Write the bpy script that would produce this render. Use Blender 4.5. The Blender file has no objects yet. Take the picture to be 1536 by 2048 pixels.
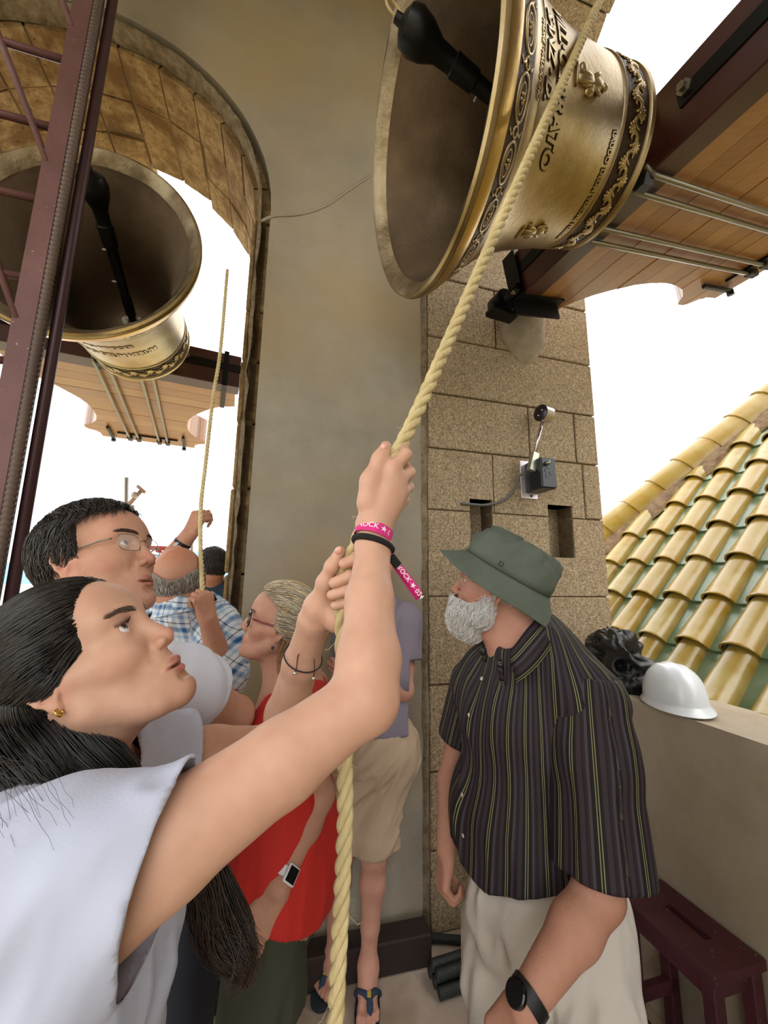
import bpy, math, random, time
import numpy as np
from math import radians as rad
T0=time.time()
rng=np.random.default_rng(7); random.seed(7)
SC=bpy.context.scene; COL=SC.collection
# ------------------------------------------------------------------ camera (13 mm-equivalent phone lens)
FPX=790.0; PITCH=rad(9.8); ROLL=rad(.77); EYE=np.array([0,0,1.6])
cF=np.array([0,math.cos(PITCH),math.sin(PITCH)]); _u=np.array([0,-math.sin(PITCH),math.cos(PITCH)]); _r=np.array([1.,0,0])
cR=_r*math.cos(ROLL)+_u*math.sin(ROLL); cU=_u*math.cos(ROLL)-_r*math.sin(ROLL)
cam=bpy.data.cameras.new('camera'); cam.sensor_fit='VERTICAL'; cam.sensor_height=36; cam.lens=36*FPX/2048; cam.clip_start=.02; cam.clip_end=3000
co=bpy.data.objects.new('camera',cam); COL.objects.link(co); SC.camera=co
from mathutils import Matrix, Vector
co.matrix_world=Matrix(((cR[0],cU[0],-cF[0],0),(cR[1],cU[1],-cF[1],0),(cR[2],cU[2],-cF[2],1.6),(0,0,0,1)))
# ------------------------------------------------------------------ world: bright overcast sky
W=bpy.data.worlds.new('overcast'); SC.world=W; W.use_nodes=True
nt=W.node_tree; nt.nodes.clear()
wo=nt.nodes.new('ShaderNodeOutputWorld'); bg=nt.nodes.new('ShaderNodeBackground')
tc=nt.nodes.new('ShaderNodeTexCoord'); sp=nt.nodes.new('ShaderNodeSeparateXYZ'); cr=nt.nodes.new('ShaderNodeValToRGB')
nt.links.new(tc.outputs['Generated'],sp.inputs[0]); nt.links.new(sp.outputs['Z'],cr.inputs[0]); nt.links.new(cr.outputs[0],bg.inputs[0]); nt.links.new(bg.outputs[0],wo.inputs[0])
cr.color_ramp.elements[0].position=0; cr.color_ramp.elements[0].color=(.93,.96,1,1)
cr.color_ramp.elements[1].position=.7; cr.color_ramp.elements[1].color=(1,.99,.97,1)
bg.inputs['Strength'].default_value=4.0
# veiled sun behind the clouds, high in the south-west
sd=bpy.data.lights.new('sun','SUN'); sd.energy=1.0; sd.angle=rad(40); sd.color=(1,.96,.9)
so=bpy.data.objects.new('sun',sd); COL.objects.link(so); so.rotation_euler=(rad(38),0,rad(35))
SC.view_settings.view_transform='Standard'; SC.view_settings.look='None'; SC.view_settings.exposure=0.0; SC.view_settings.gamma=1; SC.view_settings.use_curve_mapping=False
# ------------------------------------------------------------------ frames: E,N are the tower's own axes
AL=rad(-15.5)
N=np.array([math.sin(AL),math.cos(AL),0]); E=np.array([math.cos(AL),-math.sin(AL),0]); Z=np.array([0,0,1.])
def L(e,n,z): return E*e+N*n+Z*z
def ray(u,v): return cF+cR*(u-768)/FPX-cU*(v-1024)/FPX
def P(u,v,k): return EYE+ray(u,v)*k
def unit(v): v=np.asarray(v,float); return v/np.linalg.norm(v)
def unit2(v): return v/(np.linalg.norm(v,axis=-1,keepdims=True)+1e-12)
# ------------------------------------------------------------------ materials
def lin(h):
    if isinstance(h,str):
        h=h.lstrip('#'); c=[int(h[i:i+2],16)/255 for i in (0,2,4)]
    else: c=h
    return tuple((x/12.92 if x<=.04045 else ((x+.055)/1.055)**2.4) for x in c)+(1,)
MATS={}
def mat(name,col,rough=.6,metal=0,var=0,col2=None,scale=8,bump=0,bscale=None,stretch=None,detail=6,attr=None,sss=0,spec=.5,coat=0,trans=0,ramp=(.35,.65),specks=None,alpha=1,mix2=None):
    if name in MATS: return MATS[name]
    m=bpy.data.materials.new(name); m.use_nodes=True; nt=m.node_tree; b=nt.nodes['Principled BSDF']; MATS[name]=m
    b.inputs['Roughness'].default_value=rough; b.inputs['Metallic'].default_value=metal
    b.inputs['Specular IOR Level'].default_value=spec
    if coat: b.inputs['Coat Weight'].default_value=coat; b.inputs['Coat Roughness'].default_value=.15
    if trans: b.inputs['Transmission Weight'].default_value=trans; b.inputs['IOR'].default_value=1.45
    if sss: b.inputs['Subsurface Weight'].default_value=sss; b.inputs['Subsurface Radius'].default_value=(.012,.005,.003); b.inputs['Subsurface Scale'].default_value=1
    c1=lin(col); base=None
    tcn=nt.nodes.new('ShaderNodeTexCoord'); mp=nt.nodes.new('ShaderNodeMapping'); nt.links.new(tcn.outputs['Object'],mp.inputs[0])
    if stretch: mp.inputs['Scale'].default_value=stretch[:3]
    if stretch is not None and len(stretch)>3: mp.inputs['Rotation'].default_value=stretch[3]
    def noise(sc,det=detail,src=mp,rgh=.6):
        n=nt.nodes.new('ShaderNodeTexNoise'); n.inputs['Scale'].default_value=sc; n.inputs['Detail'].default_value=det; n.inputs['Roughness'].default_value=rgh
        nt.links.new(src.outputs[0],n.inputs['Vector']); return n
    def rampn(fac,els):
        r=nt.nodes.new('ShaderNodeValToRGB'); nt.links.new(fac,r.inputs[0])
        r.color_ramp.elements[0].position=els[0][0]; r.color_ramp.elements[0].color=els[0][1]
        r.color_ramp.elements[1].position=els[1][0]; r.color_ramp.elements[1].color=els[1][1]
        for p_,c_ in els[2:]:
            e_=r.color_ramp.elements.new(p_); e_.color=c_
        return r
    def mixc(a,b_,f,mode='MIX'):
        x=nt.nodes.new('ShaderNodeMix'); x.data_type='RGBA'; x.blend_type=mode
        for s,i in ((f,0),(a,6),(b_,7)):
            if hasattr(s,'links'): nt.links.new(s,x.inputs[i])
            else: x.inputs[i].default_value=s
        return x.outputs[2]
    if attr:
        a=nt.nodes.new('ShaderNodeAttribute'); a.attribute_name=attr; base=a.outputs['Color']
    if col2:
        n=noise(scale); r=rampn(n.outputs[0],[(ramp[0],c1),(ramp[1],lin(col2))]); base=r.outputs[0]
        if mix2:  # third colour in big soft patches
            n2=noise(mix2[1],3); r2=rampn(n2.outputs[0],[(mix2[2] if len(mix2)>2 else .45,(0,0,0,1)),(mix2[3] if len(mix2)>3 else .65,(1,1,1,1))]); base=mixc(base,lin(mix2[0]),r2.outputs[0])
    if specks:
        n=noise(specks[1],2,rgh=.5); r=rampn(n.outputs[0],[(specks[2],(0,0,0,1)),(specks[2]+.04,(1,1,1,1))]); base=mixc(base if base is not None else c1,lin(specks[0]),r.outputs[0])
    if var:
        n=noise(scale if not col2 else scale*.4); r=rampn(n.outputs[0],[(.3,(1-var,1-var,1-var,1)),(.7,(1+var*.6,1+var*.6,1+var*.6,1))]); base=mixc(base if base is not None else c1,r.outputs[0],1.0,'MULTIPLY')
    if base is not None: nt.links.new(base,b.inputs['Base Color'])
    else: b.inputs['Base Color'].default_value=c1
    if bump:
        n=noise(bscale or scale*4,8); bn=nt.nodes.new('ShaderNodeBump'); bn.inputs['Strength'].default_value=min(1,bump); bn.inputs['Distance'].default_value=.01
        nt.links.new(n.outputs[0],bn.inputs['Height']); nt.links.new(bn.outputs[0],b.inputs['Normal'])
    if alpha<1: b.inputs['Alpha'].default_value=alpha
    return m
# ------------------------------------------------------------------ mesh helpers
def tagp(o,label=None,cat=None,group=None,kind=None):
    if label: o['label']=label
    if cat: o['category']=cat
    if group: o['group']=group
    if kind: o['kind']=kind
    return o
def thing(name,loc,label,cat,group=None):
    o=bpy.data.objects.new(name,None); COL.objects.link(o); o.location=Vector(loc); o.empty_display_size=.05
    o['wl']=0; del o['wl']
    return tagp(o,label,cat,group)
def wmat(o):
    m=Matrix.Translation(o.location) if o.parent is None else wmat(o.parent)@o.matrix_parent_inverse@Matrix.Translation(o.location)
    return m
def mo(name,V,Fc,m,parent=None,smooth=True,mids=None,attrs=None,sharp=None):
    me=bpy.data.meshes.new(name)
    V=np.asarray(V,float)
    if isinstance(Fc,np.ndarray):
        nf,k=Fc.shape
        me.vertices.add(len(V)); me.vertices.foreach_set('co',V.astype(np.float32).ravel())
        me.loops.add(nf*k); me.loops.foreach_set('vertex_index',Fc.astype(np.int32).ravel())
        me.polygons.add(nf); me.polygons.foreach_set('loop_start',np.arange(0,nf*k,k,dtype=np.int32))
        try: me.polygons.foreach_set('loop_total',np.full(nf,k,dtype=np.int32))
        except Exception: pass
        me.update(calc_edges=True); me.validate()
    else:
        me.from_pydata([tuple(x) for x in V],[],[tuple(int(i) for i in f) for f in Fc]); me.update()
    for x in (m if isinstance(m,(list,tuple)) else [m]): me.materials.append(x)
    if mids is not None: me.polygons.foreach_set('material_index',np.asarray(mids,dtype=np.int32))
    me.polygons.foreach_set('use_smooth',np.full(len(me.polygons),bool(smooth)))
    if attrs:
        for nm,(kind,data) in attrs.items():
            if kind=='col':
                a=me.color_attributes.new(nm,'FLOAT_COLOR','POINT'); d=np.ones((len(V),4),np.float32); d[:,:3]=data; a.data.foreach_set('color',d.ravel())
            else:
                a=me.attributes.new(nm,'FLOAT_VECTOR','POINT'); a.data.foreach_set('vector',np.asarray(data,np.float32).ravel())
    if sharp: me.set_sharp_from_angle(angle=rad(sharp))
    o=bpy.data.objects.new(name,me); COL.objects.link(o)
    if parent is not None:
        o.parent=parent; o.matrix_parent_inverse=wmat(parent).inverted()
    return o
def copyo(o,parent=None,name=None):
    c=o.copy(); COL.objects.link(c)
    if parent is not None:
        c.parent=parent; c.matrix_parent_inverse=wmat(parent).inverted()
    return c
class MB:
    def __init__(s): s.V=[];s.F=[];s.M=[];s.n=0
    def add(s,V,F,mi=0):
        V=np.asarray(V,float); s.V.append(V); s.F+= [tuple(int(i)+s.n for i in f) for f in F]; s.M+=[mi]*len(F); s.n+=len(V); return s
    def box(s,c,a,b,d,mi=0,ch=0):
        # centre c, half-axis vectors a,b,d ; ch = chamfer in metres
        c,a,b,d=[np.asarray(x,float) for x in (c,a,b,d)]
        if np.dot(np.cross(a,b),d)<0: a=-a
        if not ch:
            V=[c+i*a+j*b+k*d for i in(-1,1) for j in(-1,1) for k in(-1,1)]
            F=[(0,1,3,2),(4,6,7,5),(0,4,5,1),(2,3,7,6),(0,2,6,4),(1,5,7,3)]
            return s.add(V,F,mi)
        la,lb,ld=[max(np.linalg.norm(x),1e-9) for x in (a,b,d)]
        ax=[a/la,b/lb,d/ld]; h=np.array([la,lb,ld]); g=min(ch,.45*h.min())
        V=[];ids={}
        for i in(-1,1):
            for j in(-1,1):
                for k in(-1,1):
                    for t in range(3):
                        q=h-g; q=q.copy(); q[t]=h[t]
                        ids[(i,j,k,t)]=len(V); V.append(c+i*ax[0]*q[0]+j*ax[1]*q[1]+k*ax[2]*q[2])
        F=[]
        def quad(l): F.append(l)
        for i in(-1,1):
            l=[ids[(i,j,k,0)] for j,k in((-1,-1),(1,-1),(1,1),(-1,1))]; F.append(l if i>0 else l[::-1])
            l=[ids[(k,i,j,1)] for j,k in((-1,-1),(1,-1),(1,1),(-1,1))]; F.append(l if i>0 else l[::-1])
            l=[ids[(j,k,i,2)] for j,k in((-1,-1),(1,-1),(1,1),(-1,1))]; F.append(l if i>0 else l[::-1])
        for t1,t2,t3 in((0,1,2),(1,2,0),(2,0,1)):
            for i in(-1,1):
                for j in(-1,1):
                    def idx(k,t):
                        q=[0,0,0]; q[t1]=i;q[t2]=j;q[t3]=k; return ids[(q[0],q[1],q[2],t)]
                    l=[idx(-1,t1),idx(1,t1),idx(1,t2),idx(-1,t2)]
                    F.append(l if i*j<0 else l[::-1])
        for i in(-1,1):
            for j in(-1,1):
                for k in(-1,1):
                    l=[ids[(i,j,k,t)] for t in range(3)]; F.append(l if i*j*k>0 else l[::-1])
        return s.add(V,F,mi)
    def tube(s,pts,r,n=12,cap=True,mi=0,flat=None,closed=False):
        pts=np.asarray(pts,float); m=len(pts); r=np.broadcast_to(np.asarray(r,float),(m,))
        if closed: tg=np.roll(pts,-1,0)-np.roll(pts,1,0)
        else:
            tg=np.gradient(pts,axis=0)
        tg/=np.linalg.norm(tg,axis=1)[:,None]+1e-12
        ref=np.array([0,0,1.]) if abs(tg[0][2])<.9 else np.array([1.,0,0])
        A=[];a=unit(np.cross(tg[0],ref))
        for t in tg:
            a=a-t*(a@t); a=unit(a); A.append(a)
        A=np.array(A);B=np.cross(tg,A)
        if flat is not None: # fixed direction ribbons: flat=(dir, ratio)
            B=np.array([unit(flat[0]-t*(np.dot(flat[0],t))) for t in tg]); A=np.cross(B,tg)
            ra,rb=r,r*flat[1]
        else: ra=rb=r
        th=np.linspace(0,2*np.pi,n,endpoint=False)
        V=(pts[:,None]+A[:,None]*(np.cos(th)[None,:,None]*ra[:,None,None])+B[:,None]*(np.sin(th)[None,:,None]*rb[:,None,None])).reshape(-1,3)
        F=[]
        for i in range(m if closed else m-1):
            i2=(i+1)%m
            for j in range(n):
                j2=(j+1)%n; F.append((i*n+j,i*n+j2,i2*n+j2,i2*n+j))
        if cap and not closed: F.append(tuple(range(n))[::-1]); F.append(tuple((m-1)*n+j for j in range(n)))
        return s.add(V,F,mi)
    def cyl(s,a,b,r,n=16,r2=None,mi=0): return s.tube([a,b],[r,r if r2 is None else r2],n,mi=mi)
    def lathe(s,o,ax,prof,n=48,mi=0,closed=False,ph0=0):
        # prof list of (height along ax, radius)
        o=np.asarray(o,float);ax=unit(ax);ref=Z if abs(ax[2])<.9 else np.array([1.,0,0]);a=unit(np.cross(ax,ref));b=np.cross(ax,a)
        th=np.linspace(0,2*np.pi,n,endpoint=False)+ph0;prof=np.asarray(prof,float);m=len(prof)
        V=(o+ax*prof[:,0][:,None,None]+(a*np.cos(th)[:,None]+b*np.sin(th)[:,None])[None]*prof[:,1][:,None,None]).reshape(-1,3)
        F=[]
        for i in range(m if closed else m-1):
            i2=(i+1)%m
            for j in range(n):
                j2=(j+1)%n;F.append((i*n+j,i*n+j2,i2*n+j2,i2*n+j))
        return s.add(V,F,mi)
    def prism(s,poly,o,a,b,d,t0,t1,mi=0):
        # poly 2D (x along a, y along b) extruded along d from t0 to t1
        o,a,b,d=[np.asarray(x,float) for x in(o,a,b,d)];n=len(poly)
        V=[o+a*x+b*y+d*t for t in(t0,t1) for x,y in poly]
        area=sum(poly[i][0]*poly[(i+1)%n][1]-poly[(i+1)%n][0]*poly[i][1] for i in range(n))
        fl=(area>0)==(np.dot(np.cross(a,b),d)*(t1-t0)>0)
        top=tuple(range(n,2*n));bot=tuple(range(n))[::-1]
        sd=[(i,(i+1)%n,n+(i+1)%n,n+i) for i in range(n)]
        F=[top,bot]+sd
        if not fl: F=[f[::-1] for f in F]
        return s.add(V,F,mi)
    def ell(s,c,A,n=12,m=8,mi=0):
        # ellipsoid, A rows = half-axis vectors
        c=np.asarray(c,float);A=np.asarray(A,float);V=[c+A[2]];F=[]
        if np.linalg.det(A)<0: A=A*np.array([[-1],[1],[1]])
        for i in range(1,m):
            t=math.pi*i/m
            for j in range(n):
                p_=2*math.pi*j/n; V.append(c+A[0]*math.sin(t)*math.cos(p_)+A[1]*math.sin(t)*math.sin(p_)+A[2]*math.cos(t))
        V.append(c-A[2])
        for j in range(n): F.append((0,1+j,1+(j+1)%n))
        for i in range(m-2):
            for j in range(n): F.append((1+i*n+j,1+(i+1)*n+j,1+(i+1)*n+(j+1)%n,1+i*n+(j+1)%n))
        for j in range(n): F.append((len(V)-1,1+(m-2)*n+(j+1)%n,1+(m-2)*n+j))
        return s.add(V,F,mi)
    def build(s,name,m,parent=None,smooth=False,sharp=None,**kw):
        return mo(name,np.concatenate(s.V),s.F,m,parent,smooth or bool(sharp),mids=s.M,sharp=sharp,**kw)
def bez(pts,n=8):
    # Catmull-Rom through the points
    p=np.asarray(pts,float);q=np.vstack([2*p[0]-p[1],p,2*p[-1]-p[-2]]);out=[]
    for i in range(len(p)-1):
        a,b,c,d=q[i:i+4]
        for t in np.arange(n)/n: out.append(.5*((2*b)+(-a+c)*t+(2*a-5*b+4*c-d)*t*t+(-a+3*b-3*c+d)*t**3))
    out.append(p[-1]);return np.array(out)
def smooth1(v,n=1): return bez(v,n)
# ================================================================== THE SETTING
M_pl=mat('lime_plaster','#a29a8a',.95,col2='#8e8576',scale=2.2,bump=.35,bscale=60,mix2=('#9c8a6c',.9,.42,.7),var=.1,spec=.15)
M_plr=mat('rough_plaster_edge','#8d7f69',.95,col2='#6d5d47',scale=25,bump=1,bscale=45,spec=.1)
M_gr=mat('granite','#85735a',.9,col2='#bba687',scale=95,bump=.8,bscale=110,ramp=(.36,.62),specks=('#4a3a26',170,.63),spec=.2,var=.15,detail=3)
M_gr2=mat('weathered_stone','#846844',.95,col2='#a98f66',scale=22,bump=1,bscale=40,specks=('#4c3820',75,.66),mix2=('#6f5534',5),spec=.15)
M_mort=mat('mortar','#87745a',.95,col2='#6f5d45',scale=30,bump=.5,bscale=80,spec=.1)
M_floor=mat('floor_screed','#b09e8c',.85,col2='#c2b2a2',scale=3,bump=.25,bscale=40,mix2=('#8e7c68',2.2),spec=.25)
def onN0(u,v,n):
    r=ray(u,v);return EYE+r*(n/(r@N))
NF=1.973; EC=.787; EO=1.96; NO=2.80; AC=-1.11; AR=.925; ASZ=3.61   # north face, corner, east outer face, north outer face, arch centre/radius/spring
H=6.0; WC=-3.05; SF=-1.75
def arch_wall(name,o,a,d,x0,x1,cx,r,zs,t,top,parent=None,par=0):
    """wall in plane (a,z) at o, thick t along d, opening centred cx of radius r springing at zs; par = sill height"""
    mb=MB(); n=28
    th=[math.pi*i/n for i in range(n+1)]
    arc=[(cx+r*math.cos(q),zs+r*math.sin(q)) for q in th]      # right -> left
    right=[(x1,0),(x1,top)]
    mb.prism([(cx+r,0),(x1,0),(x1,zs),(cx+r,zs)],o,a,Z,d,0,t)
    mb.prism([(x0,0),(cx-r,0),(cx-r,zs),(x0,zs)],o,a,Z,d,0,t)
    for i in range(n):
        p,q=arc[i],arc[i+1]
        mb.prism([p,(p[0],top),(q[0],top),q],o,a,Z,d,0,t)
    mb.prism([(cx+r,zs),(x1,zs),(x1,top),(cx+r,top)],o,a,Z,d,0,t)
    mb.prism([(x0,zs),(cx-r,zs),(cx-r,top),(x0,top)],o,a,Z,d,0,t)
    if par: mb.prism([(cx-r,0),(cx+r,0),(cx+r,par),(cx-r,par)],o,a,Z,d,t*.62,t)
    w=mb.build(name,M_pl); w['kind']='structure'; return w
LIN=.06
wall_n=arch_wall('wall_north',L(0,NF,0),E,N,WC-.8,EC,AC,AR+LIN,ASZ,NO-NF,H)
# east wall: jamb flush with the north face -> build from pieces
mb=MB()
ECN=1.048; ER=.925; EZ=4.6
mbp=[(SF-.8,0),(ECN-ER,0),(ECN-ER,EZ),(SF-.8,EZ)]
oE=L(EC,0,0)
TE=EO-EC
mb.prism(mbp,oE,N,Z,E,0,TE)
mb.prism([(NF+.15,0),(NO,0),(NO,EZ),(NF+.15,EZ)],oE,N,Z,E,0,TE)
n=24
for i in range(n):
    q0,q1=math.pi*i/n,math.pi*(i+1)/n
    p=(ECN+(ER+.05)*math.cos(q0),EZ+(ER+.05)*math.sin(q0));q=(ECN+(ER+.05)*math.cos(q1),EZ+(ER+.05)*math.sin(q1))
    mb.prism([p,(p[0],H),(q[0],H),q],oE,N,Z,E,0,TE)
mb.prism([(ECN+ER+.05,EZ),(NO,EZ),(NO,H),(ECN+ER+.05,H)],oE,N,Z,E,0,TE)
mb.prism([(SF-.8,EZ),(ECN-ER-.05,EZ),(ECN-ER-.05,H),(SF-.8,H)],oE,N,Z,E,0,TE)
wall_e=mb.build('wall_east',M_pl); wall_e['kind']='structure'
M_wh=mat('pale_bounce_wall','#cfc6b4',.95,col2='#bfb49e',scale=2,bump=.2,bscale=50,spec=.1)  # for the unseen walls and ceiling, lightened to bounce fill light inside
wall_s=arch_wall('wall_south',L(0,SF-.8,0),E,N,WC-.8,EC,AC,1.45,3.6,.8,H)  # unseen south and west walls, arches widened to let in more skylight
wall_w=arch_wall('wall_west',L(WC-.8,0,0),N,E,SF,NF,.1,1.45,3.6,.8,H)
for w_ in (wall_s,wall_w): w_.data.materials[0]=M_wh
mb=MB(); mb.prism([(-4.1,-2.8),(2.1,-2.8),(2.1,3.0),(-4.1,3.0)],L(0,0,0),E,N,Z,-.3,0); fl=mb.build('floor',M_floor); fl['kind']='structure'
mb=MB(); mb.prism([(-4.1,-2.8),(2.1,-2.8),(2.1,3.0),(-4.1,3.0)],L(0,0,0),E,N,Z,H,H+.25); cl=mb.build('ceiling',M_wh); cl['kind']='structure'
# parapet across the east opening
mb=MB(); mb.prism([(1.5,0),(EO,0),(EO,1.085),(1.5,1.115)],L(0,ECN-ER,0),E,Z,N,0,NF-(ECN-ER)-.03)
pp=mb.build('wall_parapet',mat('parapet_plaster','#b3a795',.95,col2='#a3947f',scale=2.5,bump=.3,bscale=60,var=.08,spec=.15)); pp['kind']='structure'
# --- granite jamb: courses of dressed blocks, joints recessed
crs=[0,.34,.68,1.08,1.52,1.985,2.335,2.665,3.02,3.42,3.8,4.2,4.6]
vj={0:[1.3],1:[1.1,1.6],2:[1.42],3:[1.15],4:[],5:[1.20,1.83],6:[1.455,1.79],7:[],8:[1.25],9:[],10:[1.4],11:[1.1]}
G=.0045
def blk(x0,x1,z0,z1,notch=None):
    x0+=G;x1-=G;z0+=G;z1-=G;d=rng.uniform(0,.007)
    mb=MB(); o=L(0,NF+.06,0)
    # chamfered slab : back outline + front outline slightly smaller
    if notch:
        for a,b,c,e in notch:
            mb.prism([(a,c),(b,c),(b,e),(a,e)],o,E,Z,-N,-.09,.062+d*0)
    else:
        c=L((x0+x1)/2,NF+.06-.032,(z0+z1)/2)
        mb.box(c,E*(x1-x0)/2,Z*(z1-z0)/2,N*(.034+d/2),ch=.005)
    return mb.build('granite_block',M_gr,wall_e,smooth=False)
SL1=(1.045,1.19);SL2=(1.56,1.735)
for i in range(len(crs)-1):
    xs=[EC+.004]+vj[i]+[EO]
    for a,b in zip(xs[:-1],xs[1:]):
        z0,z1=crs[i],crs[i+1]
        if i==4:   # slots run through this course
            nt_=[(a+G,SL1[0],z0+G,z1-G),(SL1[0],SL1[1],z0+G,1.60),(SL1[1],SL2[0],z0+G,z1-G),(SL2[0],SL2[1],z0+G,1.745),(SL2[1],b-G,z0+G,z1-G)]
            blk(a,b,z0,z1,nt_)
        elif i==5 and b<1.25: blk(a,b,z0,z1,[(a+G,SL1[0],z0+G,z1-G),(SL1[0],SL1[1],2.06,z1-G),(SL1[1],b-G,z0+G,z1-G)])
        elif i==5 and a<1.3: blk(a,b,z0,z1,[(a+G,SL2[0],z0+G,z1-G),(SL2[0],SL2[1],2.06,z1-G),(SL2[1],b-G,z0+G,z1-G)])
        else: blk(a,b,z0,z1)
mb=MB(); mb.prism([(EC,0),(EO-.01,0),(EO-.01,EZ),(EC,EZ)],L(0,NF+.06,0),E,Z,-N,-.005,.045)
# mortar bed behind the joints, with holes left where the slots are
mb=MB()
for (a,b,c,e) in ((EC,SL1[0],0,EZ),(SL1[0],SL1[1],0,1.6),(SL1[0],SL1[1],2.06,EZ),(SL1[1],SL2[0],0,EZ),(SL2[0],SL2[1],0,1.745),(SL2[0],SL2[1],2.06,EZ),(SL2[1],EO-.01,0,EZ)):
    mb.prism([(a,c),(b,c),(b,e),(a,e)],L(0,NF+.06,0),E,Z,-N,-.092,.05)
mb.build('mortar_bed',M_mort,wall_e)
for (a,b,c,e) in ((SL1[0],SL1[1],1.6,2.06),(SL2[0],SL2[1],1.745,2.06)):
    MB().prism([(a,c),(b,c),(b,e),(a,e)],L(0,NF+.135,0),E,Z,N,0,.012).build('niche_back',M_gr,wall_e)
# east arch stones (intrados above the spring)
def arch_stones(parent,o,ax,d,cx,zc,r,th0,th1,nn,rows,thick,mat_,name,jit=.02,edge=.0):
    for i in range(nn):
        a0=th0+(th1-th0)*i/nn;a1=th0+(th1-th0)*(i+1)/nn
        for k in range(len(rows)-1):
            d0,d1=rows[k],rows[k+1]
            if k==len(rows)-2: d1+=rng.uniform(-edge,edge)
            sh=rng.uniform(-.5,.5)*jit if k>0 else 0
            g=.006/r; rr=r+rng.uniform(-.003,.008); seg=4
            V=[];F=[]
            aa=np.linspace(a0+g,a1-g,seg+1)
            for dd in (d0+.004,d1-.004):
                for R_ in (rr,rr+thick):
                    for j,q in enumerate(aa): 
                        c_=.006 if (R_==rr and j in(0,seg)) else 0
                        V.append(o+ax*(cx+(R_+c_)*math.cos(q))+Z*(zc+(R_+c_)*math.sin(q))+d*(dd+sh*(1 if dd>d0+.01 else 0)))
            s_=seg+1
            for j in range(seg):
                F+= [(j,j+1,2*s_+j+1,2*s_+j),(s_+j,3*s_+j,3*s_+j+1,s_+j+1),(j,s_+j,s_+j+1,j+1),(2*s_+j,2*s_+j+1,3*s_+j+1,3*s_+j)]
            F+=[(0,2*s_,3*s_,s_),(seg,s_+seg,3*s_+seg,2*s_+seg)]
            ob=mo(name,V,F,mat_,parent,smooth=False)
arch_stones(wall_e,oE,N,E,ECN,EZ,ER,0,math.pi,13,[0,.55,TE],.06,M_gr,'granite_voussoir',0,.01)
# north arch: plaster reveal, then voussoirs and jamb stones
oN=L(0,NF,0)
mb=MB(); n=64; V=[];F=[]
prof=[(AR+.012,-.004),(AR-.004,.0),(AR-.004,.10),(AR+.02,.108)]
pts=[(AC+1,0)]
path=[(1,0,z) for z in np.linspace(0,ASZ,24)[:-1]]
def archpt(t,r,dn):   # t in 0..1 along right jamb, arc, left jamb
    if t<.3: z=ASZ*t/.3; x=AC+r
    elif t>.7: z=ASZ*(1-t)/.3; x=AC-r
    else:
        q=math.pi*(t-.3)/.4; x=AC+r*math.cos(q); z=ASZ+r*math.sin(q)
    return L(x,NF+dn,z)
nt_=160
for i in range(nt_+1):
    t=i/nt_
    for j,(r_,dn) in enumerate(prof):
        jt=rng.normal()*.004 if j in(0,1) else rng.normal()*.003
        V.append(archpt(t,r_+jt,dn+(rng.normal()*.004 if j==2 else 0)))
m_=len(prof)
for i in range(nt_):
    for j in range(m_-1): F.append((i*m_+j,i*m_+j+1,(i+1)*m_+j+1,(i+1)*m_+j))
mo('plaster_reveal',V,F,M_plr,wall_n,smooth=False)
arch_stones(wall_n,oN,E,N,AC,ASZ,AR-.035,0,math.pi,13,[.10,.37,.60,NO-NF],.09,M_gr2,'voussoir',.11,.05)
V=[];F=[]
for i in range(49):
    q=math.pi*i/48
    for dn in (.104,NO-NF-.08): V.append(oN+E*(AC+(AR-.022)*math.cos(q))+Z*(ASZ+(AR-.022)*math.sin(q))+N*dn)
for i in range(48): F.append((2*i,2*i+1,2*i+3,2*i+2))
mo('mortar_bed',V,F,mat('arch_mortar','#6d563a',.95,bump=.8,bscale=40),wall_n)
pts=[onN0(u,v,NF-.002) for u,v in ((522,442),(548,432),(600,428),(650,412),(690,385),(742,350))]
mb=MB();mb.tube(bez(pts,5),.009,6,flat=(N,.45));mb.build('plaster_ridge',M_pl,wall_n,True)
zz=[0,.45,.85,1.3,1.62,2.05,2.4,2.75,3.05,3.61]
for sgn in (1,-1):
    for i in range(len(zz)-1):
        z0,z1=zz[i],zz[i+1]
        rows=[.10,.38+rng.uniform(-.08,.08),NO-NF+rng.uniform(-.03,.02)]
        if sgn>0 and i==6: rows=[.10,.2,.5]
        for k in range(2):
            c=L(AC+sgn*(AR-.035+.062),NF+(rows[k]+rows[k+1])/2,(z0+z1)/2)
            b_=MB().box(c,E*(.062+rng.uniform(0,.006)),N*((rows[k+1]-rows[k])/2-.004),Z*((z1-z0)/2-.005),ch=.008)
            b_.build('jamb_stone',M_gr2,wall_n)
for sgn in (1,-1):
    MB().prism([(.104,0),(NO-NF-.06,0),(NO-NF-.06,ASZ),(.104,ASZ)],oN+E*(AC+sgn*(AR-.022)),N,Z,E*sgn,0,.06).build('mortar_bed',MATS['arch_mortar'],wall_n)
# low sill in the north opening
mb=MB(); mb.prism([(AC-AR,0),(AC+AR,0),(AC+AR,1.0),(AC-AR,1.0)],oN,E,Z,N,.66,NO-NF-.02); s=mb.build('wall_sill',M_pl); s['kind']='structure'
# corner pilaster edge: thin rough seam where plaster meets granite
V=[];F=[]
for i in range(61):
    z=H*i/60; V+= [L(EC-.03+rng.normal()*.003,NF-.001,z),L(EC-.012+rng.normal()*.003,NF-.012,z),L(EC+.003+rng.normal()*.002,NF-.008,z),L(EC+.004,NF+.02,z)]
for i in range(60):
    for j in range(3): F.append((i*4+j,i*4+j+1,(i+1)*4+j+1,(i+1)*4+j))
mo('corner_bead',V,F,M_plr,wall_n)
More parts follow.
